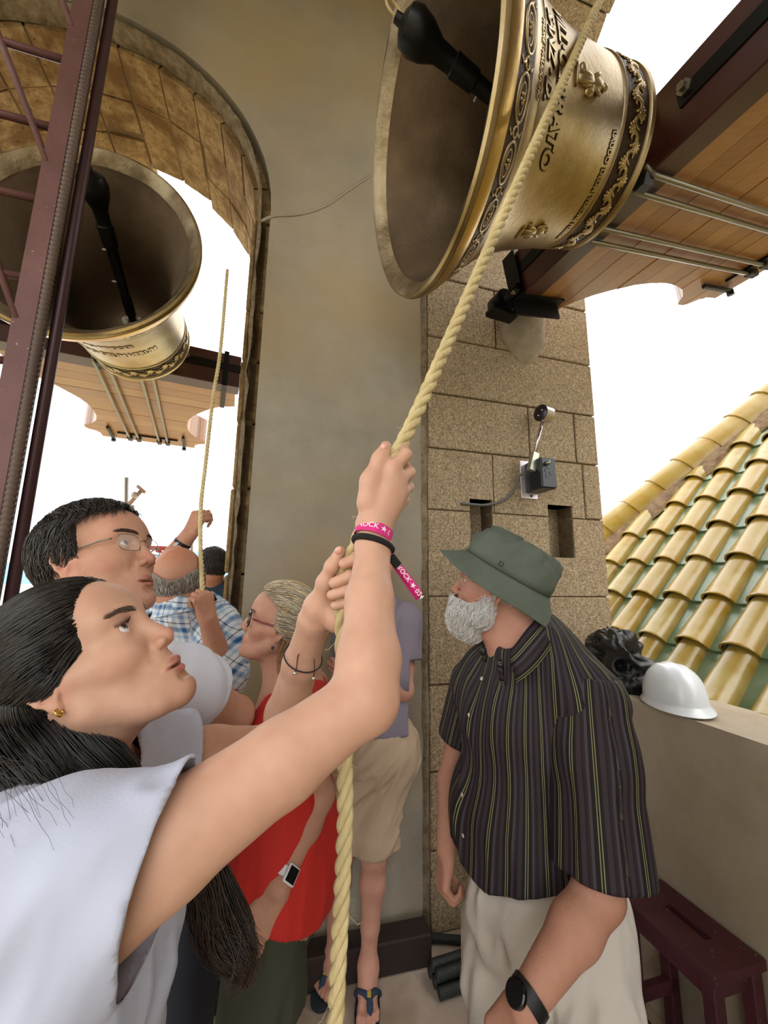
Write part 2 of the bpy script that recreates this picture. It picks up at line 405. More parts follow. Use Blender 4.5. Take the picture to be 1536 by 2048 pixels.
# ================================================================== BELLS
M_br=mat('bronze','#8c7549',.40,1,col2='#b09868',scale=5,bump=.12,bscale=60,mix2=('#b9a88c',3,.45,.7),var=.12,stretch=(1,1,1))
M_brl=mat('bright_bronze_lip','#bd9a55',.3,1,col2='#a88a56',scale=6,bump=.1,bscale=50)
M_bri=mat('bronze_inside','#655340',.62,.75,col2='#796650',scale=3,bump=.3,bscale=25,mix2=('#4e3f2e',2))
M_brc=mat('worn_bronze_rim','#8d7b5e',.45,.85,col2='#6f5e45',scale=9,bump=.6,bscale=30,mix2=('#a8977b',5))
M_brd=mat('dark_patina','#3c2c1a',.5,.8,bump=.5,bscale=80)
M_iron=mat('black_iron','#141414',.38,.6,bump=.1,bscale=40)
M_irong=mat('grey_iron','#3a3a3a',.5,.7,bump=.2,bscale=60)
M_rod=mat('steel_rod','#8a8478',.38,.9)
M_mah=mat('dark_mahogany','#4a2016',.42,0,col2='#381610',scale=3,bump=.1,bscale=30,coat=.2)
WOODC=['#9c6a36','#956331','#a06f3c','#915f2f','#986635']
def wood(i,rot): return mat('varnished_wood_%d'%i,WOODC[i%5],.38,0,col2=['#a87541','#a1703c','#ad7c48','#9c6b38','#a3723e'][i%5],scale=6,bump=.06,bscale=20,stretch=(1,12,12,(0,0,rot)),coat=.25)
# outer profile: axial distance s from mouth -> radius (mouth radius .5)
BP=np.array([(0,.487),(.006,.497),(.02,.5),(.045,.495),(.066,.482),(.07,.478),(.074,.47),(.15,.421),(.155,.42),(.162,.412),(.20,.389),(.205,.389),(.21,.383),(.25,.362),(.30,.341),(.36,.322),(.42,.308),(.50,.296),(.56,.289),(.60,.284),(.606,.288),(.612,.288),(.618,.282),(.66,.277),(.71,.273),(.722,.275),(.728,.281),(.742,.282),(.75,.276),(.765,.25),(.78,.2),(.79,.13),(.795,0.001)])
def brad(s): return np.interp(s,BP[:,0],BP[:,1])
INP=[(.795,.001),(.74,.001),(.735,.14),(.70,.19),(.64,.225),(.55,.243),(.45,.256),(.36,.275),(.28,.300),(.2,.337),(.14,.372),(.09,.408),(.06,.43),(.045,.438)]
RIM=[(.045,.438),(.02,.458),(.004,.478),(0,.487)]
class Bell:
    def __init__(s,O,d,side,name_lab,scale=1.0,loc=None):
        s.O=np.asarray(O,float);s.d=unit(d);s.u=unit(Z-s.d*(Z@s.d));s.v=unit(np.cross(s.u,s.d)); 
        if s.v@side<0: s.v=-s.v
        s.sc=scale
        s.root=thing('bell',s.O+s.d*.75*scale,*name_lab)
    def pt(s,sx,phi,r): return s.O+s.d*(sx*s.sc)+(s.u*math.cos(phi)+s.v*math.sin(phi))*(r*s.sc)
    def wrap(s,phi0,x,y,h):  # x arc metres (toward +phi), y axial, h proud
        r=brad(y); return s.pt(y,phi0+x/r,r+h)
    def lathe(s,prof,name,m,n=128,rough=0):
        prof=np.asarray(prof,float)
        th=np.linspace(0,2*np.pi,n,endpoint=False)
        V=s.O+s.d*(prof[:,0]*s.sc)[:,None,None]+((s.u*np.cos(th)[:,None]+s.v*np.sin(th)[:,None])[None]*(prof[:,1]*s.sc)[:,None,None])
        if rough:
            ph=rng.uniform(0,6,8);w=sum(np.sin(th[None,:]*k+ph[i]+prof[:,0][:,None]*40) for i,k in enumerate((3,7,11,16)))*rough
            V=V+s.d*w[:,:,None]*.5+(s.u*np.cos(th)[:,None]+s.v*np.sin(th)[:,None])[None]*w[:,:,None]
        V=V.reshape(-1,3);F=[]
        flip=np.dot(np.cross(s.u,s.v),s.d)<0
        for i in range(len(prof)-1):
            for j in range(n):
                f=(i*n+j,(i+1)*n+j,(i+1)*n+(j+1)%n,i*n+(j+1)%n); F.append(f if flip else f[::-1])
        return mo(name,V,F,m,s.root,True,sharp=40)
    def rot(s,ob,ang,parent=None):
        c=copyo(ob,parent or s.root); sg=1 if np.dot(np.cross(s.u,s.v),s.d)>0 else -1
        c.matrix_basis=Matrix.Translation(Vector(s.O))@Matrix.Rotation(ang*sg,4,Vector(s.d))@Matrix.Translation(-Vector(s.O)); return c
    def build(s,clap):
        s.lathe(BP,'bell_body',M_br); s.lathe(INP,'inner_wall',M_bri,rough=.0006); s.lathe(RIM,'rim',M_brc,rough=.0009)
        s.lathe([(.021,.501),(.045,.4965),(.066,.4835)],'lip_band',M_brl)
        s.lathe([(.075,.4712),(.15,.4225)],'frieze_ground',M_brd); s.lathe([(.619,.2832),(.721,.2745)],'frieze_ground',M_brd)
        # oval chain
        def tubew(mb,phi0,path,r,n=7,closed=False):
            pts=[s.wrap(phi0,x,y,h) for x,y,h in path]; mb.tube(pts,np.array(r)*s.sc if np.ndim(r) else r*s.sc,n,closed=closed)
        mb=MB();t=np.linspace(0,2*np.pi,20,endpoint=False)
        tubew(mb,0,[(.046*math.cos(q),.1125+.026*math.sin(q),.002) for q in t],.0042,6,True)
        tubew(mb,0,[(.030*math.cos(q),.1125+.014*math.sin(q),.001) for q in t],.0028,5,True)
        for k in range(5):
            q=2*math.pi*k/5; c=s.wrap(0,.009*math.cos(q),.1125+.007*math.sin(q),.003); mb.ell(c,np.eye(3)*.005*s.sc,6,4)
        oval=mb.build('oval_ornament',M_br,s.root,True)
        mb=MB();ph=math.pi/22
        tubew(mb,ph,[(.012*math.cos(q),.1125+.011*math.sin(q),.002) for q in t[::2]],.0035,5,True)
        for sg in(-1,1):
            tubew(mb,ph,[(0,.1125+sg*.010,.002),(.008,.1125+sg*.022,.003),(-.004,.1125+sg*.030,.002)],[.004,.003,.002],5)
        link=mb.build('link_ornament',M_br,s.root,True)
        for k in range(1,22): s.rot(oval,2*math.pi*k/22); s.rot(link,2*math.pi*k/22)
        # foliage scroll at the shoulder
        mb=MB();w_=2*math.pi*.278/20
        for sg,x0 in((1,0),(-1,w_/2)):
            yc=.67
            path=[(x0+w_*.5*(q-.5),yc+sg*.026*math.sin(math.pi*q)-sg*.012,.004) for q in np.linspace(0,1,9)]
            tubew(mb,0,path,.0045,6)
            path=[(x0+.016*(1-q*.6)*math.cos(4.6*q+1),yc-sg*.008+sg*.018*(1-q*.6)*math.sin(4.6*q+1),.004+.002*q) for q in np.linspace(0,1,9)]
            tubew(mb,0,path,np.linspace(.004,.0025,9),6)
            for k in range(5):
                a=sg*(.35+.55*k);lx=x0+.012+.004*k;ln=.030
                dx,dy=math.cos(a)*ln,math.sin(a)*ln
                c=s.wrap(0,lx+dx*.6,yc+sg*.004+dy*.6,.004);e1=s.wrap(0,lx+dx*1.15,yc+sg*.004+dy*1.15,.004)-c
                nrm=unit(c-(s.O+s.d*((c-s.O)@s.d)));e2=np.cross(unit(e1),nrm)*.0072*s.sc
                mb.ell(c,np.array([e1,e2,nrm*.0045*s.sc]),7,5)
        leaf=mb.build('leaf_scroll',M_br,s.root,True)
        for k in range(1,20): s.rot(leaf,2*math.pi*k/20)
        # crown loops
        for k in range(6):
            a=2*math.pi*k/6+.3;r0,r1=.15,.06
            mb=MB();mb.tube(bez([s.pt(.775,a,r0),s.pt(.83,a,r0+.035),s.pt(.875,a,r0*.8),s.pt(.88,a,r1*.6)],5),.021*s.sc,9)
            mb.build('crown_loop',M_br,s.root,True)
        mb=MB();mb.lathe(s.pt(.78,0,0),s.d,[(0,.001),(0,.075),(.10,.07),(.105,.001)],20);mb.build('crown_post',M_br,s.root,True,sharp=40)
        # clapper: list of points (s,phi-vector a,b) and radii
        root=s.pt(.66,0,0); tip=s.O+s.d*clap[0]*s.sc+s.u*clap[1]+s.v*clap[2]
        dd=unit(tip-root);ln=np.linalg.norm(tip-root)
        prof=[(0,.03),(.04,.034),(.05,.02),(.09,.02),(.095,.026),(.19,.026),(.2,.022),(ln-.33,.027),(ln-.325,.034),(ln-.235,.037),(ln-.23,.031),(ln-.17,.034),(ln-.12,.057),(ln-.075,.066),(ln-.04,.056),(ln-.025,.03),(ln-.022,.018),(ln,.016),(ln+.002,.001)]
        prof=[(a,b*s.sc) for a,b in prof]; prof.insert(0,(0,.001))
        mb=MB();mb.lathe(root,dd,prof,24);cl=mb.build('clapper',M_iron,s.root,True,sharp=35)
        for f in (.35,.55):
            c=root+dd*ln*f+unit(np.cross(dd,s.u))*.024
            MB().cyl(c,c+unit(np.cross(dd,s.u))*.02,.008,6).build('clapper_bolt',M_rod,cl)
        mb=MB();lo=[tip+dd*.0+unit(s.u)*.002+(dd*math.sin(q)*.028+s.u*(.03-math.cos(q)*.03)) for q in np.linspace(0,2*np.pi,14,endpoint=False)]
        mb.tube(lo,.0045,6,closed=True);mb.build('cord_loop',mat('cord','#b59d6c',.9),cl)
        mb=MB()
        for k in range(9):
            q=k*2.39; mb.ell(root+dd*.055+unit(np.cross(dd,s.u))*.045*math.cos(q)+s.u*.03*math.sin(q)*.8,np.eye(3)*.016,7,5)
        mb.build('rope_wad',mat('white_cord','#b9b2a2',.9),cl)
    def text(s,txt,sx,phi_c,size,h=.004,name='lettering',m=None,flipd=1):
        cu=bpy.data.curves.new('t','FONT');cu.body=txt;cu.size=1;cu.extrude=0;cu.align_x='CENTER';cu.resolution_u=3;cu.offset=.028
        ob=bpy.data.objects.new('t',cu);COL.objects.link(ob)
        dg=bpy.context.evaluated_depsgraph_get();me=bpy.data.meshes.new_from_object(ob.evaluated_get(dg))
        import bmesh
        bm=bmesh.new();bm.from_mesh(me)
        bmesh.ops.triangulate(bm,faces=bm.faces)
        r=bmesh.ops.extrude_face_region(bm,geom=bm.faces[:])
        for v in r['geom']:
            if isinstance(v,bmesh.types.BMVert): v.co.z=1
        bm.to_mesh(me);bm.free()
        V=[s.wrap(phi_c,flipd*v.co.x*size*.9,sx+flipd*v.co.y*size,(-.002 if v.co.z<.5 else h)) for v in me.vertices]
        o=mo(name,V,[list(p.vertices) for p in me.polygons],m or M_br,s.root,False)
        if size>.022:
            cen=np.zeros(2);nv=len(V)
            sh=mo(name+'_outline',[s.wrap(phi_c,flipd*v.co.x*size*.9-flipd*.0038,sx+flipd*v.co.y*size-flipd*.0035,(-.002 if v.co.z<.5 else h*.5)) for v in me.vertices],[list(p.vertices) for p in me.polygons],M_brd,s.root,False)  # dark patina copies, offset as an outline behind the large letters
            sh2=mo(name+'_outline',[s.wrap(phi_c,flipd*v.co.x*size*.9+flipd*.0038,sx+flipd*v.co.y*size-flipd*.001,(-.002 if v.co.z<.5 else h*.5)) for v in me.vertices],[list(p.vertices) for p in me.polygons],M_brd,s.root,False)
        COL.objects.unlink(ob);bpy.data.objects.remove(ob);bpy.data.meshes.remove(me);bpy.data.curves.remove(cu)
        # bright crown face: same letters slightly thinner & prouder
        return o
    def figure(s,sx,phi,k=1.0):
        mb=MB()
        def e(x,y,h,a,b,c,rot=0):
            ce=s.wrap(phi,x*k,sx+y*k,h*k);X=unit(s.wrap(phi,x*k+.01,sx+y*k,h*k)-ce);Y=s.d;X2=X*math.cos(rot)+Y*math.sin(rot);Y2=-X*math.sin(rot)+Y*math.cos(rot)
            mb.ell(ce,np.array([X2*a*k,Y2*b*k,np.cross(X2,Y2)*c*k]),9,6)
        e(0,.052,.004,.009,.011,.008);e(0,.022,.002,.017,.024,.009);e(0,-.02,.001,.021,.032,.009);e(-.017,.018,.004,.006,.02,.006,.5);e(.016,.02,.004,.006,.02,.006,-.6)
        e(.024,-.004,.002,.012,.018,.006,.3);e(-.022,-.03,.002,.012,.012,.006);e(0,-.056,.0,.03,.006,.007);e(.012,-.03,.004,.004,.03,.006,.1);e(-.008,-.03,.004,.004,.03,.006,-.1)
        mb.build('relief_figure',M_br,s.root,True)
        mb=MB();mb.build
    
def axis(az_from,other,ya,tilt):
    ya=rad(ya);a=tilt;dh=az_from*math.cos(ya)+other*math.sin(ya);return dh*math.cos(a)+Z*math.sin(a)
OR=L(.388,1.05,3.12);dR=axis(E,N,1,.178)
BR=Bell(OR,dR,-N,('large bronze bell on the right, swung sideways, with raised lettering and foliage band','bell','bronze church bells'),1.01)
BR.build((-.04,.352,.07))
OL=L(-.899,1.8,3.068);dL=axis(N,-E,-3,-.040)
BL=Bell(OL,dL,E,('bronze bell on the left, its open mouth facing the room beneath the stone arch','bell','bronze church bells'),.99)
BL.build((-.04,.335,.0))
PT=1.75
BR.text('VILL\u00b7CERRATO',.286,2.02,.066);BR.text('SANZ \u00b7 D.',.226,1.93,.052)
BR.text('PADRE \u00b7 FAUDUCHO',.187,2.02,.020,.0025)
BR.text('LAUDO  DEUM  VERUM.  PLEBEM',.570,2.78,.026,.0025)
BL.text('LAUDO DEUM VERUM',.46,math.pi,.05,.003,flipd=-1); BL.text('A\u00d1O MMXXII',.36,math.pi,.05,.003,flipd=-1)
BR.figure(.44,1.88,1.15); BR.figure(.42,3.2,1.1)
# ------------------------------------------------------------------ yokes
HP=[(.87,.66),(1.2,.68),(1.235,.60),(1.27,.555),(1.34,.49),(1.42,.435),(1.52,.375),(1.62,.343),(1.72,.33),(1.82,.333),(1.92,.355),(2.0,.40),(2.05,.455),(2.075,.475),(2.12,.475),(2.15,.46),(2.18,.405),(2.205,.40),(2.21,.385),(2.30,.38)]
hs=np.array([p[0] for p in HP]);hw=np.array([p[1] for p in HP])
def yoke(O,d,a,w,cl,lab,rotz,endR,endL,wz=(-.115,.115),near=1):
    """d away from bell, a lateral, w downward"""
    root=thing('bell_yoke',O+d*.95+w*wz[0],lab,'yoke','wooden bell yokes')
    o=O+a*cl
    mb=MB();mb.box(o+a*(endR-endL)/2+d*.925+w*(wz[0]+wz[1])/2,a*(endR+endL)/2,d*.062,w*((wz[1]-wz[0])/2+.004),ch=.006);beam=mb.build('beam',M_mah,root)
    cuts=[.99,1.10,1.21,1.33,1.44,1.56,1.67,1.79,1.90,2.02,2.12,2.20,2.30]
    for i in range(len(cuts)-1):
        s0,s1=cuts[i]+.0012,cuts[i+1]-.0012
        ss=sorted(set([s0,s1]+[float(x) for x in hs if s0<x<s1]))
        hw_=[float(np.interp(x,hs,hw)) for x in ss]
        if i==0: pass
        poly=[(h,x) for x,h in zip(ss,hw_)]+[(-h,x) for x,h in list(zip(ss,hw_))[::-1]]
        if i<2: poly=[(min(max(x,-endL+.0),endR) if abs(x)>.6 else x,y) for x,y in poly]
        dd=.002*rng.uniform(-1,1)
        MB().prism(poly,o,a,d,w,wz[0]+.006+dd,wz[1]-.004+dd).build('plank',wood(i+(0 if near>0 else 2),rotz),root)
    # rods in two pairs, underside, with nuts
    for x in (-.155,-.085,.085,.155):
        q=wz[1]+.018
        pts=[o+a*x*1.0+d*.83+w*(wz[1]-.01),o+a*x+d*.87+w*q,o+a*(x*.98)+d*2.17+w*q,]
        MB().tube(pts,.0105,8).build('strap_rod',M_rod,root,True)
        MB().box(o+a*x*.98+d*2.2+w*(q-.01),a*.019,d*.04,w*.022,ch=.004).build('rod_end',M_irong,root)
    for x in (-.12,.12):
        c=o+a*x+d*.855+w*(wz[1]+.012)
        MB().tube([c-d*.025,c+d*.025],.036,6).build('hex_nut',M_irong,root)
    MB().box(o+d*2.13+w*(wz[1]+.004),a*.24,d*.008,w*.006).build('cross_bar',M_iron,root)
    for x in (-.29,.29):
        MB().box(o+a*x+d*2.13+w*(wz[1]+.012),a*.011,d*.13,w*.012,ch=.003).build('clamp_bar',M_irong,root)
        MB().cyl(o+a*x+d*2.27+w*(wz[1]+.01),o+a*x+d*2.27+w*(wz[1]+.04),.02,6).build('clamp_nut',M_iron,root)
    # iron strap on the beam face towards the bell, with bolt; end brackets
    for sg,en in ((1,endR),(-1,endL)):
        c=o+a*sg*(en-.19)+d*(.925-.066)+w*(-.015)
        st=MB().box(c,a*.19,d*.004,w*.028,ch=.002).build('iron_strap',M_iron,root)
        b=o+a*sg*(en-.35)+d*(.855)+w*(-.03)
        MB().lathe(b,-d,[(0,.024),(.012,.024),(.012,.014),(.03,.014),(.03,.001)],6).build('strap_bolt',M_rod,st)
    return root,o,beam
# frames measured from the photograph (yoke plane)
ya=rad(8.5);aLy=E*math.cos(ya)+N*math.sin(ya);dLh=N*math.cos(ya)-E*math.sin(ya);t=-.040
dLy=dLh*math.cos(t)+Z*math.sin(t);wL=dLh*math.sin(t)-Z*math.cos(t)
yl,oL,_=yoke(L(-.886,1.8,3.069),dLy,aLy,wL,.035,'dark wooden beam and curved plank counterweight under the left bell',rad(-15),.69,.66)
ya=rad(6);dRh=E*math.cos(ya)+N*math.sin(ya);aRy=N*math.cos(ya)-E*math.sin(ya);t=.195
dRy=dRh*math.cos(t)+Z*math.sin(t);wR=dRh*math.sin(t)-Z*math.cos(t)
yr,oR,_=yoke(L(.383,1.05,3.06),dRy,aRy,wR,-.065,'dark wooden beam and orange plank counterweight of the right bell',rad(75),.60,.66,near=-1)
# clamp band around left beam near the jamb; big bracket and bearing at the right beam's end
def band(o,a,d,w,x,root,s1=1.22):
    mb=MB()
    mb.box(o+a*x+d*(.86)+w*0,a*.016,d*.006,w*.13);mb.box(o+a*x+d*((.86+s1)/2)+w*.122,a*.016,d*((s1-.86)/2+.006),w*.005);mb.box(o+a*x+d*((.86+s1)/2)-w*.122,a*.016,d*((s1-.86)/2+.006),w*.005)
    mb.build('clamp_band',M_iron,root)
band(oL,aLy,dLy,wL,.59,yl)
mb=MB();x=.565
mb.box(oR+aRy*x+dRy*.85+wR*0,aRy*.045,dRy*.008,wR*.128);mb.box(oR+aRy*x+dRy*1.0+wR*.124,aRy*.03,dRy*.16,wR*.006);mb.box(oR+aRy*(x+.03)+dRy*1.0+wR*.16,aRy*.006,dRy*.16,wR*.04)
br=mb.build('end_bracket',M_iron,yr)
for s_ in (.84,1.13):
    c=oR+aRy*(x-.01)+dRy*s_+wR*.10;MB().tube([c,c-dRy*.03],.013,8).build('bracket_bolt',M_rod,br)
# axle + pillow block bearings standing on a mortar pad in the jamb
def bearing(c,a,lab,pad_n,sgn):
    r=thing('axle_bearing',c-Z*.09,lab,'bearing','axle bearings')
    mb=MB();mb.tube([c-a*.045,c+a*.045],.062,20);mb.build('housing',M_iron,r,True,sharp=40)
    cr_=unit(np.cross(a,Z))
    MB().box(c-Z*.065,cr_*.085,a*.04,Z*.016,ch=.006).build('base_plate',M_iron,r)
    for q in(-.065,.065): MB().tube([c-Z*.05+cr_*q,c-Z*.02+cr_*q],.02,6).build('nut',M_irong,r)
    MB().tube([c-a*.14,c+a*.1],.026,14).build('axle',M_iron,r,True)
_r=ray(1003,608);cB=EYE+_r*(1.74/(_r@N))
bearing(cB,aRy,'black bearing block holding the right beam on the granite pier',0,1)
cB2=oL+aLy*.73+dLy*.93
# mortar pad below bearing (half-cone corbel on granite)
mb=MB();V=[];F=[];n=14;rows=[(-.085,.165,.15),(-.14,.165,.14),(-.24,.145,.10),(-.33,.10,.055),(-.39,.045,.02),(-.41,.005,.0)]
c0=P(1030,628,2.0);_r=ray(1034,640);c0=EYE+_r*(NF/(_r@N));c0=L(c0@E,NF,c0[2]+.085)
for dz,hw_,dep in rows:
    for i in range(n+1):
        q=math.pi*i/n;jt=1+.05*math.sin(5*q+dz*30); V.append(c0+E*(math.cos(q)*hw_*jt+dz*-.12)+Z*dz-N*(math.sin(q)**.8*dep*jt+.0)+N*.012)
V.append(c0+Z*rows[0][0]+N*.012)
for r_ in range(len(rows)-1):
    for i in range(n): F.append((r_*(n+1)+i,r_*(n+1)+i+1,(r_+1)*(n+1)+i+1,(r_+1)*(n+1)+i))
for i in range(n): F.append((i+1,i,len(V)-1))
mo('mortar_pad',V,F,mat('grey_mortar_pad','#a59883',.95,col2='#8c8070',scale=10,bump=.8,bscale=50),wall_e,True)

# ================================================================== LIMIT SWITCH on the granite
sw=thing('limit_switch',L(1.40,NF,2.0),'black box switch with a chrome roller lever screwed to the granite','switch')
M_blk=mat('black_plastic','#1b1c20',.35); M_chr=mat('chrome','#c9c4cc',.15,1); M_zinc=mat('zinc','#8f9180',.35,.9); M_grbox=mat('grey_blue_plastic','#3c4654',.45)
def onN(u,v,n):
    r=ray(u,v);return EYE+r*(n/(r@N))
def onE(u,v,e):
    r=ray(u,v);return EYE+r*(e/(r@E))
def onZ(u,v,z):
    r=ray(u,v);return EYE+r*((z-1.6)/r[2])
A=onN(1041,925,NF-.005);B=onN(1043,995,NF-.005)
# backing plate
MB().box(onN(1057,960,NF-.006),E*.055,N*.005,Z*.115,ch=.002).build('backing_plate',mat('plate_zinc','#c9bdc0',.4,.6),sw)
c=onN(1080,952,NF-.085)
bx=MB().box(c,E*.048,N*.075,Z*.088,ch=.006).build('box',M_blk,sw)
MB().box(c+E*.049,E*.003,N*.07,Z*.083,ch=.002).build('cover',M_grbox,bx)
MB().box(c-N*.0765,E*.044,N*.003,Z*.083,ch=.002).build('front_cover',M_blk,bx)
for (dx,dz) in ((-.02,.01),(-.005,.03),(.01,-.005),(-.015,-.02)):
    MB().box(c-N*.079+E*dx+Z*dz,E*.008,N*.003,Z*.01).build('cover_rib',M_blk,bx)
pl=c-N*.085+E*-.015+Z*.05
MB().tube([pl+N*.02,pl-N*.02],.012,12).build('pivot',M_zinc,sw,True)
top=onN(1088,828,NF-.105);hub=onN(1063,938,NF-.105)
up=unit(top-hub)
MB().box(hub+up*.045,unit(np.cross(up,N))*.021,N*.017,up*.058,ch=.003).build('lever_block',mat('pale_zinc','#a9ab98',.35,.8),sw)
MB().tube([hub+up*.08,top],.010,10).build('lever_rod',M_chr,sw,True)
rl=MB();rd=unit(-N*.25-E*.95);rl.lathe(top+rd*.035,-rd,[(0,.001),(0,.044),(.004,.049)],28,0);rl.build('roller_face',mat('dark_steel','#454048',.3,.9),sw,True,sharp=40)
MB().lathe(top+rd*.031,-rd,[(0,.0495),(.066,.0495),(.066,.001)],28).build('roller',M_chr,sw,True,sharp=40)
for q in (.8,3.8):
    a_=unit(np.cross(rd,Z));b_=np.cross(rd,a_);c_=top+rd*.036+a_*.018*math.cos(q)+b_*.018*math.sin(q)
    MB().ell(c_,np.array([a_*.007,b_*.007,rd*.004]),8,5).build('roller_screw',M_chr,sw,True)
MB().ell(onN(1063,992,NF-.014),np.array([E*.008,Z*.008,N*.006]),8,6).build('screw',M_blk,sw,True)
cab=MB();cp=[onN(u,v,NF-d) for u,v,d in ((1052,948,.06),(1040,950,.045),(1033,968,.03),(1022,988,.02),(1000,1003,.016),(970,1010,.012),(948,1009,.008),(925,1007,.012),(922,1007,-.02))]
cab.tube(bez(cp,6),.0075,8);o=cab.build('cable',mat('grey_cable','#5a5a58',.5),None,True);tagp(o,'grey cable curving from the switch box into the granite','cable')

# ================================================================== steel lattice column on the left
M_rst=mat('oxide_painted_steel','#5d3b38',.5,.2,col2='#6b4844',scale=4,bump=.15,bscale=50,specks=('#a08c84',60,.72),var=.08)
M_rstd=mat('dark_oxide_steel','#3a2022',.45,.3)
sc_=thing('steel_lattice_column',L(-.9,1.5,0),'rust-brown painted steel lattice column with ribbed hose, left foreground','steel column')
e0=-.84;n0=1.5
MB().box(L(-.855,1.485,2.9),E*.032,N*.003,Z*2.9).build('angle_face',M_rst,sc_)
MB().box(L(-.82,1.515,2.9),E*.003,N*.032,Z*2.9).build('angle_flange',M_rstd,sc_)
MB().tube([L(-.783,1.532,0),L(-.783,1.532,5.8)],.018,12).build('round_post',M_rstd,sc_,True)
hp=[];hr=[]
zz_=np.arange(.2,5.7,.0048)
hose=MB();hose.tube([L(-.806,1.488,z) for z in zz_],[.0135+(.0022 if i%4<2 else -.0012) for i in range(len(zz_))],8);ho=hose.build('ribbed_hose',mat('brown_ribbed_hose','#4c3a30',.6,0,col2='#5b493c',scale=3),sc_,True)
for i in range(16):
    z=.41+.315*i
    MB().tube([L(-1.52,1.5,z),L(-.88,1.5,z)],.0135,10).build('rung',M_rst,sc_,True)
for i in range(0,9):
    z=.62+.63*i
    MB().tube([L(-1.35,1.49,z+.66),L(-.875,1.49,z)] if False else [L(-1.5,1.5,z+1.35),L(-.875,1.49,z-.06)],.012,8).build('diagonal_bar',M_rst,sc_,True)
MB().box(L(-1.55,1.5,2.9),E*.03,N*.03,Z*2.9).build('far_post',M_rst,sc_)

# ================================================================== ROPES
M_rope=mat('sisal_rope','#c2ad7c',.85,col2='#d6c493',scale=40,bump=.5,bscale=180,var=.12,stretch=(1,1,.3))
def rope(pts,r,pitch,name,lab,cat='rope',n=3,seg=.006,fuzz=40):
    pts=bez(pts,24);seglen=np.linalg.norm(np.diff(pts,axis=0),axis=1);s=np.r_[0,np.cumsum(seglen)]
    q=np.arange(0,s[-1],seg);C=np.stack([np.interp(q,s,pts[:,i]) for i in range(3)],1)
    tg=unit2(np.gradient(C,axis=0));a=unit(np.cross(tg[0],[1,0,.2]));A=[]
    for t in tg: a=unit(a-t*(a@t));A.append(a)
    A=np.array(A);B=np.cross(tg,A)
    rt=tagp(bpy.data.objects.new(name,None),lab,cat);COL.objects.link(rt);rt.location=Vector(C[0])
    for k in range(n):
        ph=2*np.pi*q/pitch+2*np.pi*k/n
        ce=C+(A*np.cos(ph)[:,None]+B*np.sin(ph)[:,None])*r*.53
        MB().tube(ce,r*.56,9).build('strand',M_rope,rt,True)
    mb=MB()
    for i in range(fuzz):
        j=rng.integers(0,len(C)-3);c=C[j];dr=unit(rng.normal(size=3));dr=unit(dr-tg[j]*(dr@tg[j])*.6);l=rng.uniform(.008,.03)
        mb.tube([c+dr*r*.8,c+dr*(r+l*.5)+tg[j]*l*.5,c+dr*(r+l*.7)-Z*l*.4],.00035,3,cap=False)
    if fuzz: f=mb.build('loose_fibres',M_rope,rt);f['kind']='stuff'
    return rt
H1=P(782,925,.62); H2=P(688,1165,.605)
K1=H1+(P(1200,0,1.28)-H1)*1.18
rope([K1,H1+(P(1200,0,1.28)-H1)*.5,P(845,800,.70),H1,P(735,1035,.612),H2,P(685,1260,.60),P(689,1500,.59),P(690,1640,.58),P(683,1800,.57),P(675,1950,.558),P(666,2150,.54),P(650,2500,.50)],.0118,.085,'bell_rope','thick twisted sisal rope pulled by the girl in the white T-shirt')
R2=[P(455,540,1.95),P(441,700,1.75),P(427,790,1.66),P(412,920,1.56),P(402,1010,1.48),P(401,1090,1.40),P(405,1180,1.275),P(407,1212,1.255)]
rope(R2,.0078,.055,'bell_rope','thin rope from the left bell held by the bald man',seg=.01,fuzz=0)
# ================================================================== TILED ROOF outside the east opening
M_ty=[mat('yellow_glaze_%d'%i,c,.22,0,col2=c2,scale=6,bump=.12,bscale=20,coat=.18,mix2=('#a59866',3,.5,.78),spec=.35) for i,(c,c2) in enumerate((('#957526','#a2843a'),('#90711f','#9c8036'),('#a08848','#94762a'),('#8c7024','#a08b4e')))]
M_tg=[mat('green_glaze_%d'%i,c,.25,0,col2=c2,scale=5,bump=.15,bscale=18,coat=.45,mix2=('#808a6c',3,.5,.75)) for i,(c,c2) in enumerate((('#57704d','#6b805f'),('#627a58','#748566'),('#506c48','#637c58')))]
M_rm=mat('roof_mortar','#8c7458',.95,col2='#6a5640',scale=20,bump=1,bscale=30)
rf=thing('tiled_roof',L(3.2,1.4,0),'steep roof of glazed yellow and green tiles beyond the parapet','roof')
BE=.80;S=.33;CW=.236
up=E*math.cos(BE)+Z*math.sin(BE);nn=np.cross(up,N);nn=nn if nn[2]>0 else -nn
P0=L(2.240,1.945,1.252)
def rp(c,r,h): return P0+N*CW*c+up*S*r+nn*h
def hipr(c): return 3.33+(4.28-c)*(7.67-3.33)/(4.28-1.21)  # row of hip at column c
def hrow(c): return hipr(c)-.95
